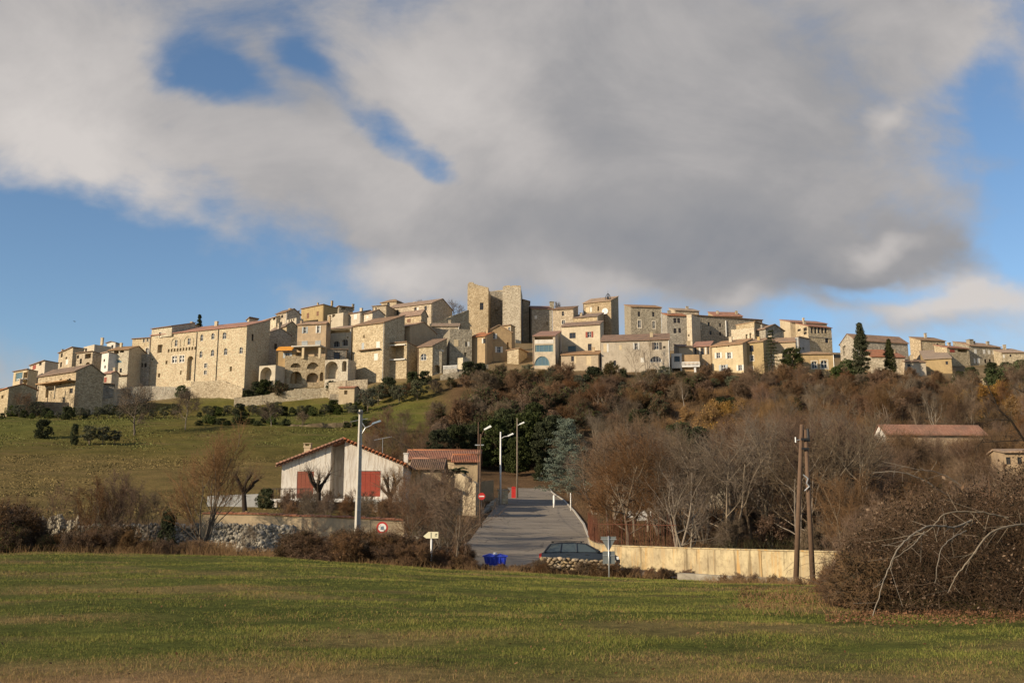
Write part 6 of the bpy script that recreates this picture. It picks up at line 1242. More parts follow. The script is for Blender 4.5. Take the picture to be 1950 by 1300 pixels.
# rusty mesh fence of rods on the road end of that wall
fp = [P(1121, 1018, 82), P(1126, 1028, 70), P(1140, 1034, 64.6), P(1200, 1037, 60.9), P(1290, 1041, 57.4)]; o = empty('rusty_fence', fp[0]); tag(o, 'rusty rod fence overgrown with brown twigs on top of the garden wall', 'fence'); segs = []; r = random.Random(3)
for a, b in zip(fp[:-1], fp[1:]):
    n = int((b - a).length / .14)
    for i in range(n):
        q = a.lerp(b, i / n) - o.location; q.z += .0; dx = Vector((r.uniform(-.05, .05), .15 + r.uniform(-.03, .03), 0)); segs.append([*(q + dx), *(q + dx + Vector((r.uniform(-.04, .04), r.uniform(-.04, .04), r.uniform(1.1, 1.9)))), .012, .009])
V, Q_ = tubes_np(segs, 4); np_mesh('rods', V, Q_, 'rust', parent=o)['kind'] = 'stuff'
mb = MB()
for a, b in zip(fp[:-1], fp[1:]): mb.tube(a - o.location + Vector((0, .15, 1.2)), b - o.location + Vector((0, .15, 1.2)), .02, .02, 5)
mb.build('rail', 'rust', o)
# houses seen through the trees
h = H('cream house half hidden by the bare trees right of the road', 6, (720, 2300), (2080, 2330), 2900, 112, m='plaster_cream', rm='roof_tan', roof='eave', dp=8, r=4, wins=[(900, 2560, 130, 200, 'wb'), (1250, 2560, 130, 200, 'Cr'), (1700, 2560, 130, 200, 'wb')])
wall_run('low white wall behind the fence of twigs', [(1170, 974, 98), (1240, 970, 98)], 'white_paint', .25, 1, crest=.01)
h = H('long house with orange roof and white gable among the trees on the right', 8, (1470, 1590), (2700, 1600), 2300, 134, sx=1330, m='plaster_tan', rm='roof_red', roof='eave', dp=9, vis=95, wins=[(1700, 1850, 100, 140, 'wb'), (2100, 1850, 100, 140, 'Cb'), (2450, 1850, 100, 140, 'wb')])
rs_ = h['slope'] * h['dp'] / 2; on_house(h, MB().prism([(.02, -1), (h['dp'] - .02, -1), (h['dp'] - .02, h['H'] - .05), (h['dp'] / 2, h['H'] + rs_ - .05), (.02, h['H'] - .05)], 'x', -.05, -.004), 'gable_render', 'plaster_white')
h = H('sunlit yellow house glimpsed through twigs at the right edge', 9, (1440, 1700), (2300, 1720), 2200, 110, m='plaster_tan', rm='roof_tan', roof='eave', dp=7, r=-10, wins=[(1500, 1800, 60, 90, 'wb'), (1640, 1800, 60, 90, 'wb')])
# garden wall and gate left of the white house
wall_run('grey rendered garden wall left of the white house', [(395, 944, 94), (455, 941, 94), (492, 940, 94)], 'plaster_grey', .25, 2, crest=.01)
wall_run('ochre rendered top of the retaining wall above the rubble face', [(385, 979, 62.2), (480, 980, 62.2), (565, 984, 62.3), (640, 986, 62.6), (770, 992, 63.4)], 'plaster_ochre', .3, 3, crest=.02)
_c = [P(*q) for q in [(385, 978, 62.1), (480, 979, 62.1), (565, 983, 62.2), (640, 985, 62.5), (770, 991, 63.3)]]; _o = empty('wall_coping', _c[0]); tag(_o, 'row of dark red tiles capping the retaining wall before the white house', 'coping'); _m = MB()
for a, b in zip(_c[:-1], _c[1:]):
    n = int((b - a).length / .3)
    for i in range(n):
        p = a.lerp(b, i / n) - _o.location; q = a.lerp(b, (i + .94) / n) - _o.location; zz = .02 * (i % 3); _m.add([(p.x, p.y, p.z), (q.x, q.y, q.z), (q.x, q.y + .5, q.z + .03), (p.x, p.y + .5, p.z + .03), (p.x, p.y, p.z + .07 + zz), (q.x, q.y, q.z + .07 + zz), (q.x, q.y + .5, q.z + .12 + zz), (p.x, p.y + .5, p.z + .12 + zz)], [(0, 3, 2, 1), (4, 5, 6, 7), (0, 1, 5, 4), (1, 2, 6, 5), (2, 3, 7, 6), (3, 0, 4, 7)])
_m.build('tiles', 'roof_red', _o)['kind'] = 'stuff'
dark_bush.at(507, 92, sc=(.7, .5, .62), label='square clipped green hedge at the left corner of the white house')
HK = [Kind(lambda i=i: bare_tree('garden_shrub', 'garden', 'shrub', 180 + i, 2.4, .03, stems=6, limbs=9, sub=6, tw=6, tw2=2, base=.1, twr=.008, twig=('twig', 'twig_red', 'twig_grey')[i])) for i in range(3)]; _hk = [0]
def hedge_kind(): _hk[0] += 1; return HK[_hk[0] % 3]
# pollarded planes in front of the white house
def pollard(label, seed, px, D, H_=3.4):
    root = empty('pollarded_tree', (0, 0, 0)); tag(root, label, 'tree'); r = np.random.default_rng(seed); segs = [[0, 0, -.3, r.normal(0, .1), 0, H_ * .5, .24, .19]]; tips = []; thin = []
    for i in range(6):
        az = i * 1.05 + r.uniform(-.3, .3); e = np.array([math.cos(az) * 1.0, math.sin(az) * .7, H_ * r.uniform(.72, 1.0)]); m_ = np.array(segs[0][3:6]) * .5 + e * .5 + r.normal(0, .12, 3); segs += [[*segs[0][3:6], *m_, .14, .11], [*m_, *e, .11, .12]]; tips.append(e)
        for j in range(22): d = unitv(r.normal(0, .7, 3) + np.array([math.cos(az) * .4, math.sin(az) * .4, 1.0])); q = e + d * r.uniform(.5, 1.3); thin.append([*e, *q, .016, .006])
    V, Q_ = tubes_np(segs, 8); np_mesh('trunk', V, Q_, 'bark_dark', True, parent=root); V, Q_ = tubes_np(thin, 3); np_mesh('crown', V, Q_, 'twig', parent=root); seat(root, px, D, seed); return root
pollard('gnarled pollarded tree in front of the left red shutter', 1, 605, 82, 3.6); pollard('pollarded tree in front of the right red shutter', 2, 742, 82, 3.6); pollard('twisted pollarded tree before the grey garden wall', 3, 467, 84, 3.2)

# ------------------------------------------------------------------ rubble and dry stone near the field
def lumps(n, fpos, smin, smax, seed):
    r = np.random.default_rng(seed); phi = (1 + 5 ** .5) / 2
    bv = np.array([(-1, phi, 0), (1, phi, 0), (-1, -phi, 0), (1, -phi, 0), (0, -1, phi), (0, 1, phi), (0, -1, -phi), (0, 1, -phi), (phi, 0, -1), (phi, 0, 1), (-phi, 0, -1), (-phi, 0, 1)], float); bv /= np.linalg.norm(bv[0])
    bf = np.array([(0, 11, 5), (0, 5, 1), (0, 1, 7), (0, 7, 10), (0, 10, 11), (1, 5, 9), (5, 11, 4), (11, 10, 2), (10, 7, 6), (7, 1, 8), (3, 9, 4), (3, 4, 2), (3, 2, 6), (3, 6, 8), (3, 8, 9), (4, 9, 5), (2, 4, 11), (6, 2, 10), (8, 6, 7), (9, 8, 1)])
    V = []; Q_ = []
    for i in range(n):
        c = fpos(r); s = r.uniform(smin, smax); v = bv * s * r.uniform(.65, 1.25, (1, 3)) * r.uniform(.8, 1.2, (12, 1)); a = r.uniform(0, 6.28); R = np.array([[math.cos(a), -math.sin(a), 0], [math.sin(a), math.cos(a), 0], [0, 0, 1]]); V.append(v @ R.T + c); Q_.append(bf + 12 * i)
    return np.concatenate(V), np.concatenate(Q_)
def rubble_bank(label, pa, pb, Da, Db, yt_a, yt_b, yb_a, yb_b, n, seed, m='rubble', smin=.12, smax=.3, ragged=False):
    o = empty('rubble_wall', G((pa + pb) / 2, (Da + Db) / 2)); tag(o, label, 'rubble wall')
    def f(r):
        t = r.uniform(0, 1); px = pa + (pb - pa) * t; h = r.uniform(0, 1); D = Da + (Db - Da) * t; y0 = yb_a + (yb_b - yb_a) * t; y1 = yt_a + (yt_b - yt_a) * t + (6 * math.sin(t * 17) + 4 * math.sin(t * 41 + 1) if ragged else 1.5 * math.sin(t * 41))
        q = P(px, y0 + (y1 - y0) * h, D + h * (1.2 if ragged else .35) + r.normal(0, .05)); return np.array(q) - np.array(o.location)
    V, Q_ = lumps(n, f, smin, smax, seed); s = np_mesh('stones', V, Q_, m, parent=o); s['kind'] = 'stuff'; return o
rubble_bank('heap of white rubble stones behind the scrub on the far left', 36, 150, 62, 62, 985, 990, 1046, 1046, 1500, 1, smin=.07, smax=.18, ragged=True)
rubble_bank('pale rubble retaining wall facing the field left of the pole', 400, 562, 61.5, 61.5, 998, 1002, 1060, 1064, 3000, 2, smin=.07, smax=.17)
rubble_bank('shaded stretch of rubble wall behind the bare stems', 150, 400, 62.2, 62.2, 1000, 998, 1052, 1060, 2600, 3, smin=.07, smax=.16)
rubble_bank('rubble footing around the concrete pole', 565, 800, 62.5, 63.5, 1008, 1022, 1050, 1052, 2200, 4, smin=.07, smax=.16)
def drystone():
    g0 = G(1032, 54.2); o = empty('dry_stone_wall', g0); tag(o, 'low dry stone wall of tan stones in front of the parked car', 'wall'); r = np.random.default_rng(9); protos = []
    for i in range(6):
        V, Q_ = lumps(1, lambda q: np.zeros(3), .12, .17, 50 + i); V[:, 0] *= 1.5; V[:, 2] *= .62; ob = np_mesh('stone', V, Q_, 'rubble_tan', parent=o); protos.append(ob.data); ob.location = (i * .33 + .1, -.05, .62)
    L = (G(1180, 53.4) - g0); L.z = 0; n = 17
    for row in range(5):
        for i in range(n):
            t = (i + (row % 2) * .5 + r.uniform(-.1, .1)) / n; ob = bpy.data.objects.new('stone', protos[r.integers(0, 6)]); COL.objects.link(ob); ob.parent = o; q = L * t; gz = G(1032 + 148 * t, 54 - .6 * t).z - g0.z
            ob.location = (q.x, q.y + r.normal(0, .05), gz + .06 + row * .155 + r.normal(0, .02)); ob.rotation_euler = (r.uniform(-.3, .3), r.uniform(-.3, .3), r.uniform(0, 6.28)); ob.scale = (r.uniform(.8, 1.25),) * 3
    MB().add([(0, .1, -.5), (L.x, L.y + .1, -.7), (L.x, L.y + .5, -.7), (0, .5, -.5), (0, .1, .75), (L.x, L.y + .1, .45), (L.x, L.y + .5, .45), (0, .5, .75)], [(0, 3, 2, 1), (4, 5, 6, 7), (0, 1, 5, 4), (1, 2, 6, 5), (2, 3, 7, 6), (3, 0, 4, 7)]).build('core', 'stone_tan', o)
drystone()
wall_run('low grey kerb wall at the foot of the stained garden wall', [(1290, 1090, 49.2), (1400, 1097, 47.8), (1525, 1102, 46.6)], 'stone_grey', .35, 1, crest=.01, name='kerb_wall')

for i in range(26):
    px = 548 + (i * 37) % 222; D = 70 + (i * 53) % 17
    (hedge_kind()).at(px, D, sc=.55 + .05 * (i % 9), label='twiggy brown shrub in the garden before the white house', group='shrubs in the garden of the white house')
# ------------------------------------------------------------------ hedgerow along the field
HL = 'low red brown bramble bush in the hedgerow along the field edge'; HG = 'bramble bushes along the field edge'
hedge = [Kind(lambda i=i, q=q: bare_tree('bramble_bush', HL, 'bush', 130 + i, 1.9, .02, group=HG, stems=9, limbs=12, sub=6, tw=6, tw2=3, base=.05, twr=.006, spread=.9, droop=.5, **q)) for i, q in enumerate([
    dict(twig='twig_red', leaf='leaf_brown', nleaf=1500, lsize=.04), dict(twig='twig', leaf='leaf_brown', nleaf=900, lsize=.04), dict(twig='twig', leaf='leaf_bramble', nleaf=2400, lsize=.045), dict(twig='twig', leaf='leaf_green', nleaf=2200, lsize=.045)])]
rr = random.Random(11)
for i in range(62):              # continuous ragged row, lower where the road shows
    px = 560 + i * 12.2 + rr.uniform(-8, 8); D = 53.6 + rr.uniform(-.8, .8)
    s = .8 if px < 800 else .40 if px < 905 else .22 if px < 985 else .30 if px < 1190 else .30
    if 1015 < px < 1180: D = 52.6 + rr.uniform(-.3, .3); s = rr.choice([.22, .3, .42])
    hedge[rr.choice([0, 0, 1, 2])].at(px, D, sc=(s * rr.uniform(1.0, 1.5), s * 1.2, s * rr.uniform(.75, 1.2)))
for i in range(20): px = 640 + rr.uniform(0, 150); hedge[rr.choice([0, 1, 2])].at(px, 55.4 + rr.uniform(-.8, 1.2), sc=rr.uniform(.7, 1.05))
for i in range(8): px = 840 + rr.uniform(-10, 50); hedge[rr.choice([0, 0, 1])].at(px, 55.4 + rr.uniform(-.8, .8), sc=rr.uniform(.55, .8))
for i in range(58):
    px = -60 + i * 10.8 + rr.uniform(-8, 8); D = 56.5 + rr.uniform(-1.5, 2.0); hedge[rr.choice([0, 1, 1, 2, 3])].at(px, D, sc=rr.uniform(.14, .26) if 400 < px < 575 else rr.uniform(.35, .6) if 250 < px < 400 else rr.uniform(.6, 1.0))
for i in range(16): px = -70 + rr.uniform(0, 120); hedge[rr.choice([1, 2])].at(px, 57 + rr.uniform(-1, 2), sc=rr.uniform(1.1, 1.7))
for i in range(10): px = 1380 + i * 28 + rr.uniform(-10, 10); hedge[rr.choice([0, 1])].at(px, 45 + rr.uniform(-1, 1.0), sc=rr.uniform(.2, .34))
SL = 'bare thin stemmed sapling in the scrub row in front of the rubble wall'; SG = 'saplings in front of the rubble wall'
sap = [Kind(lambda i=i, q=q: bare_tree('sapling', SL, 'tree', 160 + i, 5.0, .06, group=SG, limbs=9, sub=6, tw=6, tw2=2, base=.12, twr=.007, spread=.55, upness=.7, bark='bark', **q)) for i, q in enumerate([dict(stems=5, twig='twig_red'), dict(stems=3, twig='twig'), dict(stems=4, twig='twig_grey')])]
for px, D, s in [(130, 60, .85), (175, 59.5, .95), (205, 60.5, 1.05), (240, 60, .95), (275, 60, .75), (480, 59, .4), (590, 59, .6), (20, 59, .8), (60, 60, .7), (790, 58, .9), (850, 60, .8), (835, 66, 1.0), (800, 68, 1.0), (770, 66, .9), (815, 72, 1.1), (850, 74, .9), (780, 76, 1.0), (820, 62, .7)]:
    sap[rr.choice([0, 1, 2])].at(px, D, sc=s * rr.uniform(.9, 1.1))
lone('tall many stemmed bare tree rising from the scrub before the rubble wall', 211, 7.2, .12, 380, 59, twig='twig', bark='bark', stems=5, limbs=10, sub=7, tw=6, spread=.5, upness=.7, base=.15, twr=.008)
lone('bare forked tree at the field edge in front of the road', 212, 5.2, .09, 875, 54.3, twig='twig_red', bark='bark', stems=2, limbs=12, sub=7, tw=7, spread=.8, base=.2, twr=.007, sc=.95)
o = lone('small rust brown tree left of the forked one', 213, 4.2, .06, 790, 55.5, twig='twig_red', bark='bark', limbs=11, sub=7, tw=7, spread=.8, twr=.007)
o = lone('pale forked bare tree behind the stained wall', 214, 6.5, .12, 1310, 64, twig='twig_grey', bark='bark_pale', stems=3, limbs=8, sub=6, tw=5, spread=.6, base=.3, twr=.008)
dark_bush.at(318, 58.5, sc=(.35, .35, .8), label='ivy clad dark stump in the scrub row on the left')
for px, D, s in ((180, 57, .3), (225, 57.4, .32), (285, 57.2, .28)): green_bush.at(px, D, sc=s, label='low green bush at the foot of the scrub row', group='green bushes in the scrub row')

# ------------------------------------------------------------------ big bramble thicket on the right
def thicket():
    g0 = G(1985, 25.5); o = empty('bramble_thicket', g0); tag(o, 'large dark tangled thicket of brambles and dead branches on the right', 'thicket'); r = np.random.default_rng(77)
    def surf(n, shell=.25):      # a long rounded mound in plan: centre (0,0), half sizes 7 x 4.5, about 3 m tall with lobes
        u = r.uniform(-1, 1, n); a = r.uniform(0, math.pi, n); R = np.sqrt(np.clip(1 - np.abs(u) ** 2.6, 0, 1)); rad = 1 - shell * r.uniform(0, 1, n) ** 1.6
        x = u * 5.3; lob = 1 + .2 * np.sin(x * 1.7 + 1) + .14 * np.sin(x * 3.9) + .12 * np.sin(a * 5 + x * 2.2) + .13 * np.sin(a * 9 + x * 5)
        y = -np.cos(a) * 4.0 * R * rad * lob; z = np.sin(a) * (2.1 + 1.3 * np.clip((x + 5) / 9, 0, 1)) * R * rad * lob
        return np.stack([x, y, z], 1)
    p = surf(30000, .55); gz = T(p[:, 0] + g0.x, p[:, 1] + g0.y) - g0.z; p[:, 2] += gz
    d = r.normal(0, 1, p.shape) + np.array([.25, 0, .12]); d /= np.linalg.norm(d, axis=1, keepdims=True); L = r.uniform(.2, .5, (len(p), 1)) * (1 + 1.6 * (r.uniform(0, 1, (len(p), 1)) > .93)); q = p + d * L; q[:, 2] -= L[:, 0] * .2; rad = r.uniform(.002, .005, (len(p), 1))
    V, Q_ = tubes_np(np.concatenate([p, q, rad, rad * .7], 1), 3); np_mesh('twigs', V, Q_, 'bramble_twig', parent=o)
    stems = []
    for i in range(420):
        b0 = surf(1, .7)[0]; b0[2] = b0[2] * r.uniform(.2, .9) + T1(b0[0] + g0.x, b0[1] + g0.y) - g0.z; az = r.uniform(0, 6.28); L = r.uniform(.8, 2.4); up = r.uniform(.5, 1.9); pr = b0
        for j in range(1, 6): t = j / 5; q = b0 + np.array([math.cos(az) * L * t, math.sin(az) * L * t, up * (1.7 * t - 1.75 * t * t)]) + r.normal(0, .03, 3); stems.append([*pr, *q, .008 - .001 * j, .0075 - .001 * j]); pr = q
    V, Q_ = tubes_np(stems, 4); np_mesh('stems', V, Q_, 'twig', parent=o)['kind'] = 'stuff'
    p = surf(60000, .45); p[:, 2] += T(p[:, 0] + g0.x, p[:, 1] + g0.y) - g0.z; leaf_mesh('leaves', p, .032, 'leaf_bramble', 6, o)
    p = surf(7000, .12); p[:, 2] += T(p[:, 0] + g0.x, p[:, 1] + g0.y) - g0.z; leaf_mesh('dry_leaves', p, .03, 'leaf_brown', 7, o)
    return o, g0
plain('bramble_twig', (.095, .06, .036), .95, .4, .8, 0, .1); tk, tg = thicket()
for i, (pts, r0) in enumerate([([(1662, 1172, 20.6), (1690, 1085, 20.8), (1722, 1030, 21.2), (1770, 1001, 21.8), (1815, 1004, 22.4), (1850, 990, 23)], .035), ([(1700, 1065, 20.9), (1735, 1040, 21), (1760, 1012, 21.4)], .02), ([(1805, 1128, 20.6), (1822, 1095, 20.7), (1850, 1060, 20.9), (1885, 1015, 21.3), (1935, 999, 21.8), (1990, 1000, 22.4)], .035), ([(1700, 1025, 22), (1765, 1012, 22.2), (1800, 978, 22.6), (1865, 975, 23), (1920, 985, 23.4)], .03), ([(1780, 1110, 20.8), (1795, 1040, 21), (1840, 1010, 21.6)], .02), ([(1662, 900, 30), (1710, 898, 30), (1760, 915, 30.4), (1830, 960, 31)], .035), ([(1680, 878, 31), (1740, 892, 31), (1800, 905, 31.5), (1880, 960, 32)], .03)]):
    p_ = [P(*q) for q in pts]; p_ = [p_[0] * 2 - p_[1]] + p_ + [p_[-1] * 2 - p_[-2]]; ps = []
    for a0, a1, a2, a3 in zip(p_[:-3], p_[1:-2], p_[2:-1], p_[3:]):
        for t in (0, .25, .5, .75): ps.append(.5 * (2 * a1 + (a2 - a0) * t + (2 * a0 - 5 * a1 + 4 * a2 - a3) * t * t + (3 * a1 - a0 - 3 * a2 + a3) * t ** 3))
    ps.append(p_[-2]); r0 *= .72; segs = []; fine = []; r = np.random.default_rng(40 + i)
    for j, (a, b) in enumerate(zip(ps[:-1], ps[1:])):
        m_ = a.lerp(b, .5) + Vector(tuple(r.normal(0, .010, 3))); n = len(ps) - 1; ra = r0 * (.35 + .65 * j / n); rb = r0 * (.35 + .65 * (j + 1) / n); segs += [[*a, *m_, ra, (ra + rb) / 2], [*m_, *b, (ra + rb) / 2, rb]]
        for k in range(1):
            s = a.lerp(b, r.uniform(0, 1)); e = s + Vector(tuple(r.normal(0, .28, 3))) + Vector((-.15, -.1, -.12)); fine.append([*s, *e, ra * .3, .003])
    V, Q_ = tubes_np(segs, 7); c0 = np.array(ps[0]); o = empty('dead_branch', ps[0]); tag(o, ['pale dead branch arching to the ground at the front of the thicket', 'short pale branch forking off the front arch', 'pale dead branch curving down in the right half of the thicket', 'grey dead branch lying along the top of the thicket', 'thin branch hanging between the two pale arches', 'pale broken branch sticking out left above the thicket', 'upper broken branch above the pale one on the left'][i], 'branch')
    np_mesh('limb', V - c0, Q_, 'bark_pale', True, parent=o); V, Q_ = tubes_np(fine, 4); np_mesh('twigs', V - c0, Q_, 'bark_pale', parent=o)['kind'] = 'stuff'
for i, (px, D, s) in enumerate([(1620, 27, .75), (1650, 24, .8), (1690, 29, 1.4), (1740, 31, 1.7), (1800, 32, 1.9), (1870, 31, 2.0), (1940, 30, 2.0), (2010, 30, 2.0), (1600, 32, .6), (1575, 31, .45)]):
    hedge[(0, 2, 1)[i % 3]].at(px, D, sc=s, label='tangled brown bramble at the back and left end of the thicket', group='brambles round the thicket')
for i, (px, D, s) in enumerate([(1700, 38, 1.0), (1780, 39, 1.05), (1860, 40, 1.1), (1940, 39, 1.1), (1640, 40, .8), (1600, 42, .6)]):
    wood[(0, 2, 4)[i % 3]].at(px, D, sc=s * .52, label='bare tangled small tree behind the bramble thicket', group='small trees behind the thicket')
# tree to the right of the view whose limb reaches in over the thicket
def over_limb():
    p0 = G(2120, 21); o = empty('bare_tree', p0); tag(o, 'dark bare limb reaching in from a tree at the right edge', 'tree'); r = np.random.default_rng(31); g = np.array(p0); segs = [[0, 0, -.3, .1, 0, 2.2, .12, .1], [.1, 0, 2.2, .0, 0, 5.2, .1, .05]]; fine = []
    def limb(pts, r0):
        w = [np.array(P(*q)) - g for q in pts]; n = len(w) - 1
        for j in range(n):
            ra, rb = r0 * (1 - .8 * j / n), r0 * (1 - .8 * (j + 1) / n); segs.append([*w[j], *w[j + 1], ra, rb])
            for k in range(7): s = w[j] * (1 - k / 7) + w[j + 1] * (k / 7); e = s + r.normal(0, .12, 3) + np.array([-.05, 0, .03]); fine.append([*s, *e, .006, .003])
    top = [0, 0, 4.4]; q0 = (2120, 930, 21)
    limb([(2122, 1000, 21), (2030, 900, 20.4), (1950, 838, 20), (1925, 800, 19.8), (1902, 780, 19.7), (1886, 745, 19.6), (1876, 722, 19.6)], .032); limb([(1925, 800, 19.8), (1895, 798, 19.7), (1870, 806, 19.6)], .012)
    limb([(2122, 1000, 21), (2030, 880, 20.6), (1950, 838, 20.2), (1905, 840, 20), (1868, 842, 20), (1855, 855, 20)], .016); limb([(2030, 880, 20.4), (1990, 790, 20), (1960, 752, 20), (1925, 735, 20)], .025)
    V, Q_ = tubes_np(segs, 7); np_mesh('trunk', V, Q_, 'bark_dark', True, parent=o); V, Q_ = tubes_np(fine, 3); np_mesh('crown', V, Q_, 'bark_dark', parent=o)
over_limb()

# ------------------------------------------------------------------ grass of the meadow and fallen leaves
def meadow():
    r = np.random.default_rng(3); X = []; Y = []; Hh = []; Wd = []
    for (d0, d1, dens, h, w) in [(8.2, 13, 2300, .05, .0026), (13, 20, 1300, .055, .0034), (20, 30, 620, .06, .005), (30, 42, 330, .065, .0075), (42, 55, 200, .07, .0105)]:
        half = lambda d: d * .56 + 1.5; n = int((d1 - d0) * (half(d0) + half(d1)) * dens); y = np.sqrt(r.uniform(d0 ** 2, d1 ** 2, n)); x = r.uniform(-1, 1, n) * half(y)
        clump = wob(x * 3.1, y * 3.1, 1.7) + .8 * wob(x, y, .9) + .7 * wob(x + 5, y * 1.8, 4.0); keep = r.uniform(0, 1, n) < np.clip(.7 + .35 * clump, .25, 1); x, y, clump = x[keep], y[keep], clump[keep]
        X.append(x); Y.append(y); Hh.append(h * np.clip(.75 + .45 * clump, .3, 1.7) * r.uniform(.5, 1.45, len(x))); Wd.append(np.full(len(x), w))
    for i in range(1200):       # taller tufts
        cy = math.sqrt(r.uniform(9 ** 2, 46 ** 2)); cx = r.uniform(-1, 1) * (cy * .56 + 1); k = int(r.uniform(25, 70) * (1 if cy < 25 else .5)); s = r.uniform(.05, .16) * (1 + cy / 60); X.append(cx + r.normal(0, s * 1.6, k)); Y.append(cy + r.normal(0, s, k)); Hh.append(r.uniform(.05, .12, k)); Wd.append(np.full(k, .0018 + cy * .00014))
    k = 60000; y = np.sqrt(r.uniform(8.5 ** 2, 15 ** 2, k)); X.append(r.uniform(-1, 1, k) * (y * .56 + 1.5)); Y.append(y); Hh.append(r.uniform(.02, .07, k)); Wd.append(np.full(k, .0028))   # stubble at the near edge
    x, y, h, w = map(np.concatenate, (X, Y, Hh, Wd)); n = len(x)
    amp_ = .085; z = T(x, y) + wob(x, y, 2.6) * amp_ * np.clip((y - 4) / 8, 0, 1) + wob(x + 9, y, 11) * amp_ * 1.3 * np.clip((y - 14) / 20, 0, 1) - .015
    th = r.uniform(0, 6.283, n); ln = r.normal(0, .95, n); la = r.uniform(0, 6.283, n); dx, dy = np.cos(th) * w, np.sin(th) * w; lx_, ly_ = np.cos(la) * ln * h, np.sin(la) * ln * h
    hz = h * (1 - .25 * np.abs(ln)); hz = np.maximum(hz, .01)
    V = np.stack([np.stack([x - dx, y - dy, z], 1), np.stack([x + dx, y + dy, z], 1), np.stack([x + lx_, y + ly_, z + hz], 1)], 1).reshape(-1, 3); o_ = np.arange(n) * 3
    dry = sm(wob(x, y * 2.2, 5) + .5 * wob(x, y, 1.3), .0, .75) * .6 + .85 * (1 - sm(y + wob(x, y, 2) * 2.2, 11, 14.5)) + .5 * np.exp(-((y - 20.5 - .25 * x - .5 * wob(x, y, 2)) / 1.2) ** 2) * (x < 2.5); pick = r.uniform(0, 1, n) < np.clip(dry * .95, .06, .92)
    g1 = np.array([.125, .15, .03]); g2_ = np.array([.27, .25, .055]); s1 = np.array([.32, .215, .09]); s2 = np.array([.22, .135, .06]); t = r.uniform(0, 1, (n, 1)); lush = np.clip(.5 + .5 * wob(x + 3, y * 1.7, 3.3), 0, 1)[:, None]
    c = np.where(pick[:, None], s1 * t + s2 * (1 - t), (g1 * t + g2_ * (1 - t)) * (1 - .25 * lush)); col = np.repeat(c, 3, 0)
    ob = np_mesh('grass', V, np.stack([o_, o_ + 1, o_ + 2], 1), 'blade', False, col); ob['kind'] = 'stuff'; ob['label'] = 'short uneven winter grass with straw tufts over the whole meadow'
def blade(b, bsdf):
    at = b.n('ShaderNodeVertexColor', layer_name='tint'); b.l(at.outputs[0], bsdf.inputs['Base Color']); bsdf.inputs['Roughness'].default_value = .7; bsdf.inputs['Specular IOR Level'].default_value = .15
mat('blade', blade); meadow()
def litter():
    r = np.random.default_rng(8); P_ = []
    for (px0, px1, d0, d1, n) in [(1560, 2000, 18.2, 23, 9000), (1400, 1640, 22, 36, 6000), (560, 1250, 52, 54.5, 3200), (0, 1950, 9, 30, 700)]:
        px = r.uniform(px0, px1, n); D = r.uniform(d0, d1, n); x = (px - 975) / F * D * .985; ok = r.uniform(-1, 1, n) < wob(x, D, 1.1) + .7 * wob(x, D, .35) + (.3 if n < 1000 else .2 - 1.6 * np.abs((D - (d0 + d1) / 2) / (d1 - d0) * 2) ** 3); x, D = x[ok], D[ok]; P_.append(np.stack([x, D, T(x, D) + .03 + r.uniform(0, .06, len(x))], 1))
    ob = leaf_mesh('fallen_leaves', np.concatenate(P_), .024, 'leaf_litter', 5, None, up=1.2); ob['kind'] = 'stuff'; ob['label'] = 'rust brown fallen leaves under the thicket and along the field edge'
litter()
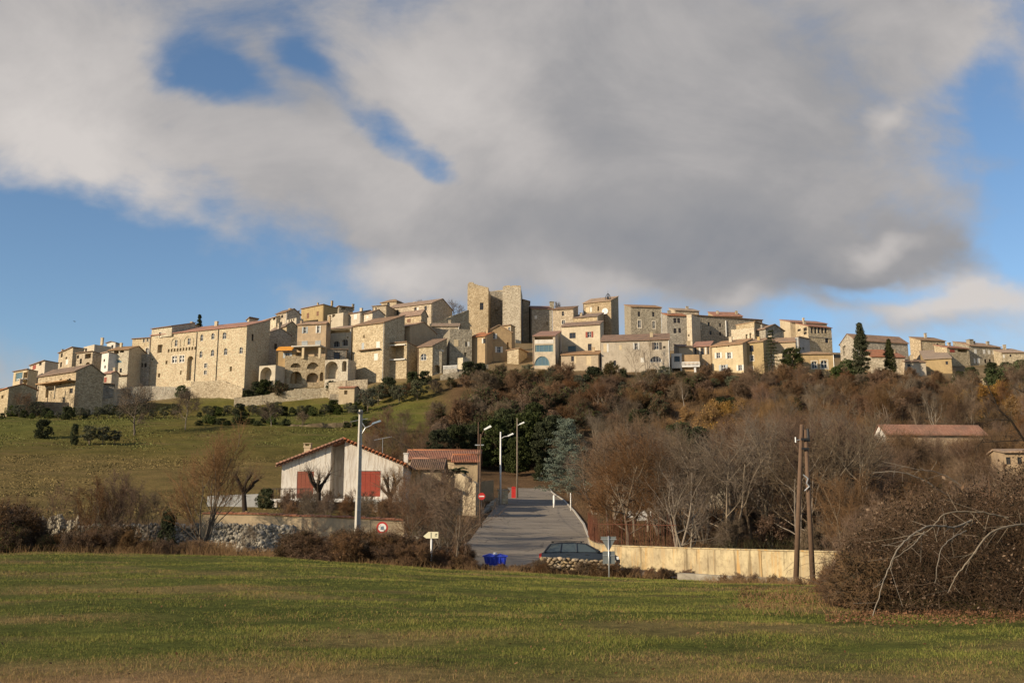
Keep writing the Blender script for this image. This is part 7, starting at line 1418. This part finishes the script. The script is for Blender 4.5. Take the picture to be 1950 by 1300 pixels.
def dry_tufts():                 # rough dry grass and weeds under the scrub rows
    r = np.random.default_rng(15); segs = []
    for (px0, px1, d0, d1, n, h) in [(-60, 620, 54, 58, 5200, .45), (560, 1320, 51.8, 54, 4200, .3), (1300, 1640, 43.5, 46.5, 2600, .28), (360, 460, 55, 57, 1500, .7), (1380, 1620, 22, 30, 1200, .22)]:
        px = r.uniform(px0, px1, n); D = r.uniform(d0, d1, n); x = (px - 975) / F * D * .985; edge = np.minimum(1, 3.2 * (1 - np.abs((px - (px0 + px1) / 2) / (px1 - px0) * 2))) - 1; ok = r.uniform(-1.2, 1, n) < wob(x, D, 1.5) + .6 * wob(x, D, .5) + edge * 2 - (np.abs((D - (d0 + d1) / 2) / (d1 - d0) * 2) ** 3 if d1 < 32 else 0); x, D = x[ok], D[ok]; n = len(x); z = T(x, D) - .05; d = r.normal(0, .4, (n, 2)); hh = h * r.uniform(.3, 1.3, n)
        segs.append(np.stack([x, D, z, x + d[:, 0] * hh, D + d[:, 1] * hh, z + hh, np.full(n, .009), np.full(n, .004)], 1))
    V, Q_ = tubes_np(np.concatenate(segs), 3); ob = np_mesh('dry_grass', V, Q_, 'straw'); ob['kind'] = 'stuff'; ob['label'] = 'dry straw coloured weeds along the field margins'
undergrowth(); plain('straw', (.27, .165, .075), .9, .4, .6); dry_tufts()
def hill_grass():                # coarse tufts on the pasture behind the white house so the slope is not a bare sheet
    r = np.random.default_rng(19); X = []
    for (px0, px1, d0, d1, n) in [(-40, 560, 76, 165, 26000), (-40, 900, 165, 232, 22000)]:
        px = r.uniform(px0, px1, n); D = np.sqrt(r.uniform(d0 ** 2, d1 ** 2, n)); z0 = zt(px, D); x = (px - 975) / F * (D * math.cos(TH) + (z0 - EYE) * math.sin(TH)); X.append(np.stack([x, D], 1))
    q = np.concatenate(X); k = wob(q[:, 0], q[:, 1], 6) + .6 * wob(q[:, 0], q[:, 1], 1.9); q = q[r.uniform(0, 1, len(q)) < np.clip(.45 + .5 * k, .08, 1)]; n = len(q); x, y = q[:, 0], q[:, 1]; z = T(x, y) - .05
    a = r.uniform(0, 6.28, n); w = r.uniform(.05, .12, n); h = r.uniform(.05, .16, n) * (1 + (y > 170)); V = np.stack([np.stack([x - np.cos(a) * w, y - np.sin(a) * w, z], 1), np.stack([x + np.cos(a) * w, y + np.sin(a) * w, z], 1), np.stack([x + np.cos(a) * w * .8 + .05, y + np.sin(a) * w * .8, z + h * .7], 1), np.stack([x - np.cos(a) * w * .5, y - np.sin(a) * w * .5, z + h], 1)], 1).reshape(-1, 3); o_ = np.arange(n) * 4
    g = np.where((y > 170)[:, None], np.array([[.115, .12, .034]]), np.array([[.17, .128, .048]])) * r.uniform(.6, 1.3, (n, 1))
    ob = np_mesh('pasture_grass', V, np.stack([o_, o_ + 1, o_ + 2, o_ + 3], 1), 'blade', False, np.repeat(g, 4, 0)); ob['kind'] = 'stuff'; ob['label'] = 'coarse grass tufts on the pasture and green terraces of the hill'
hill_grass()
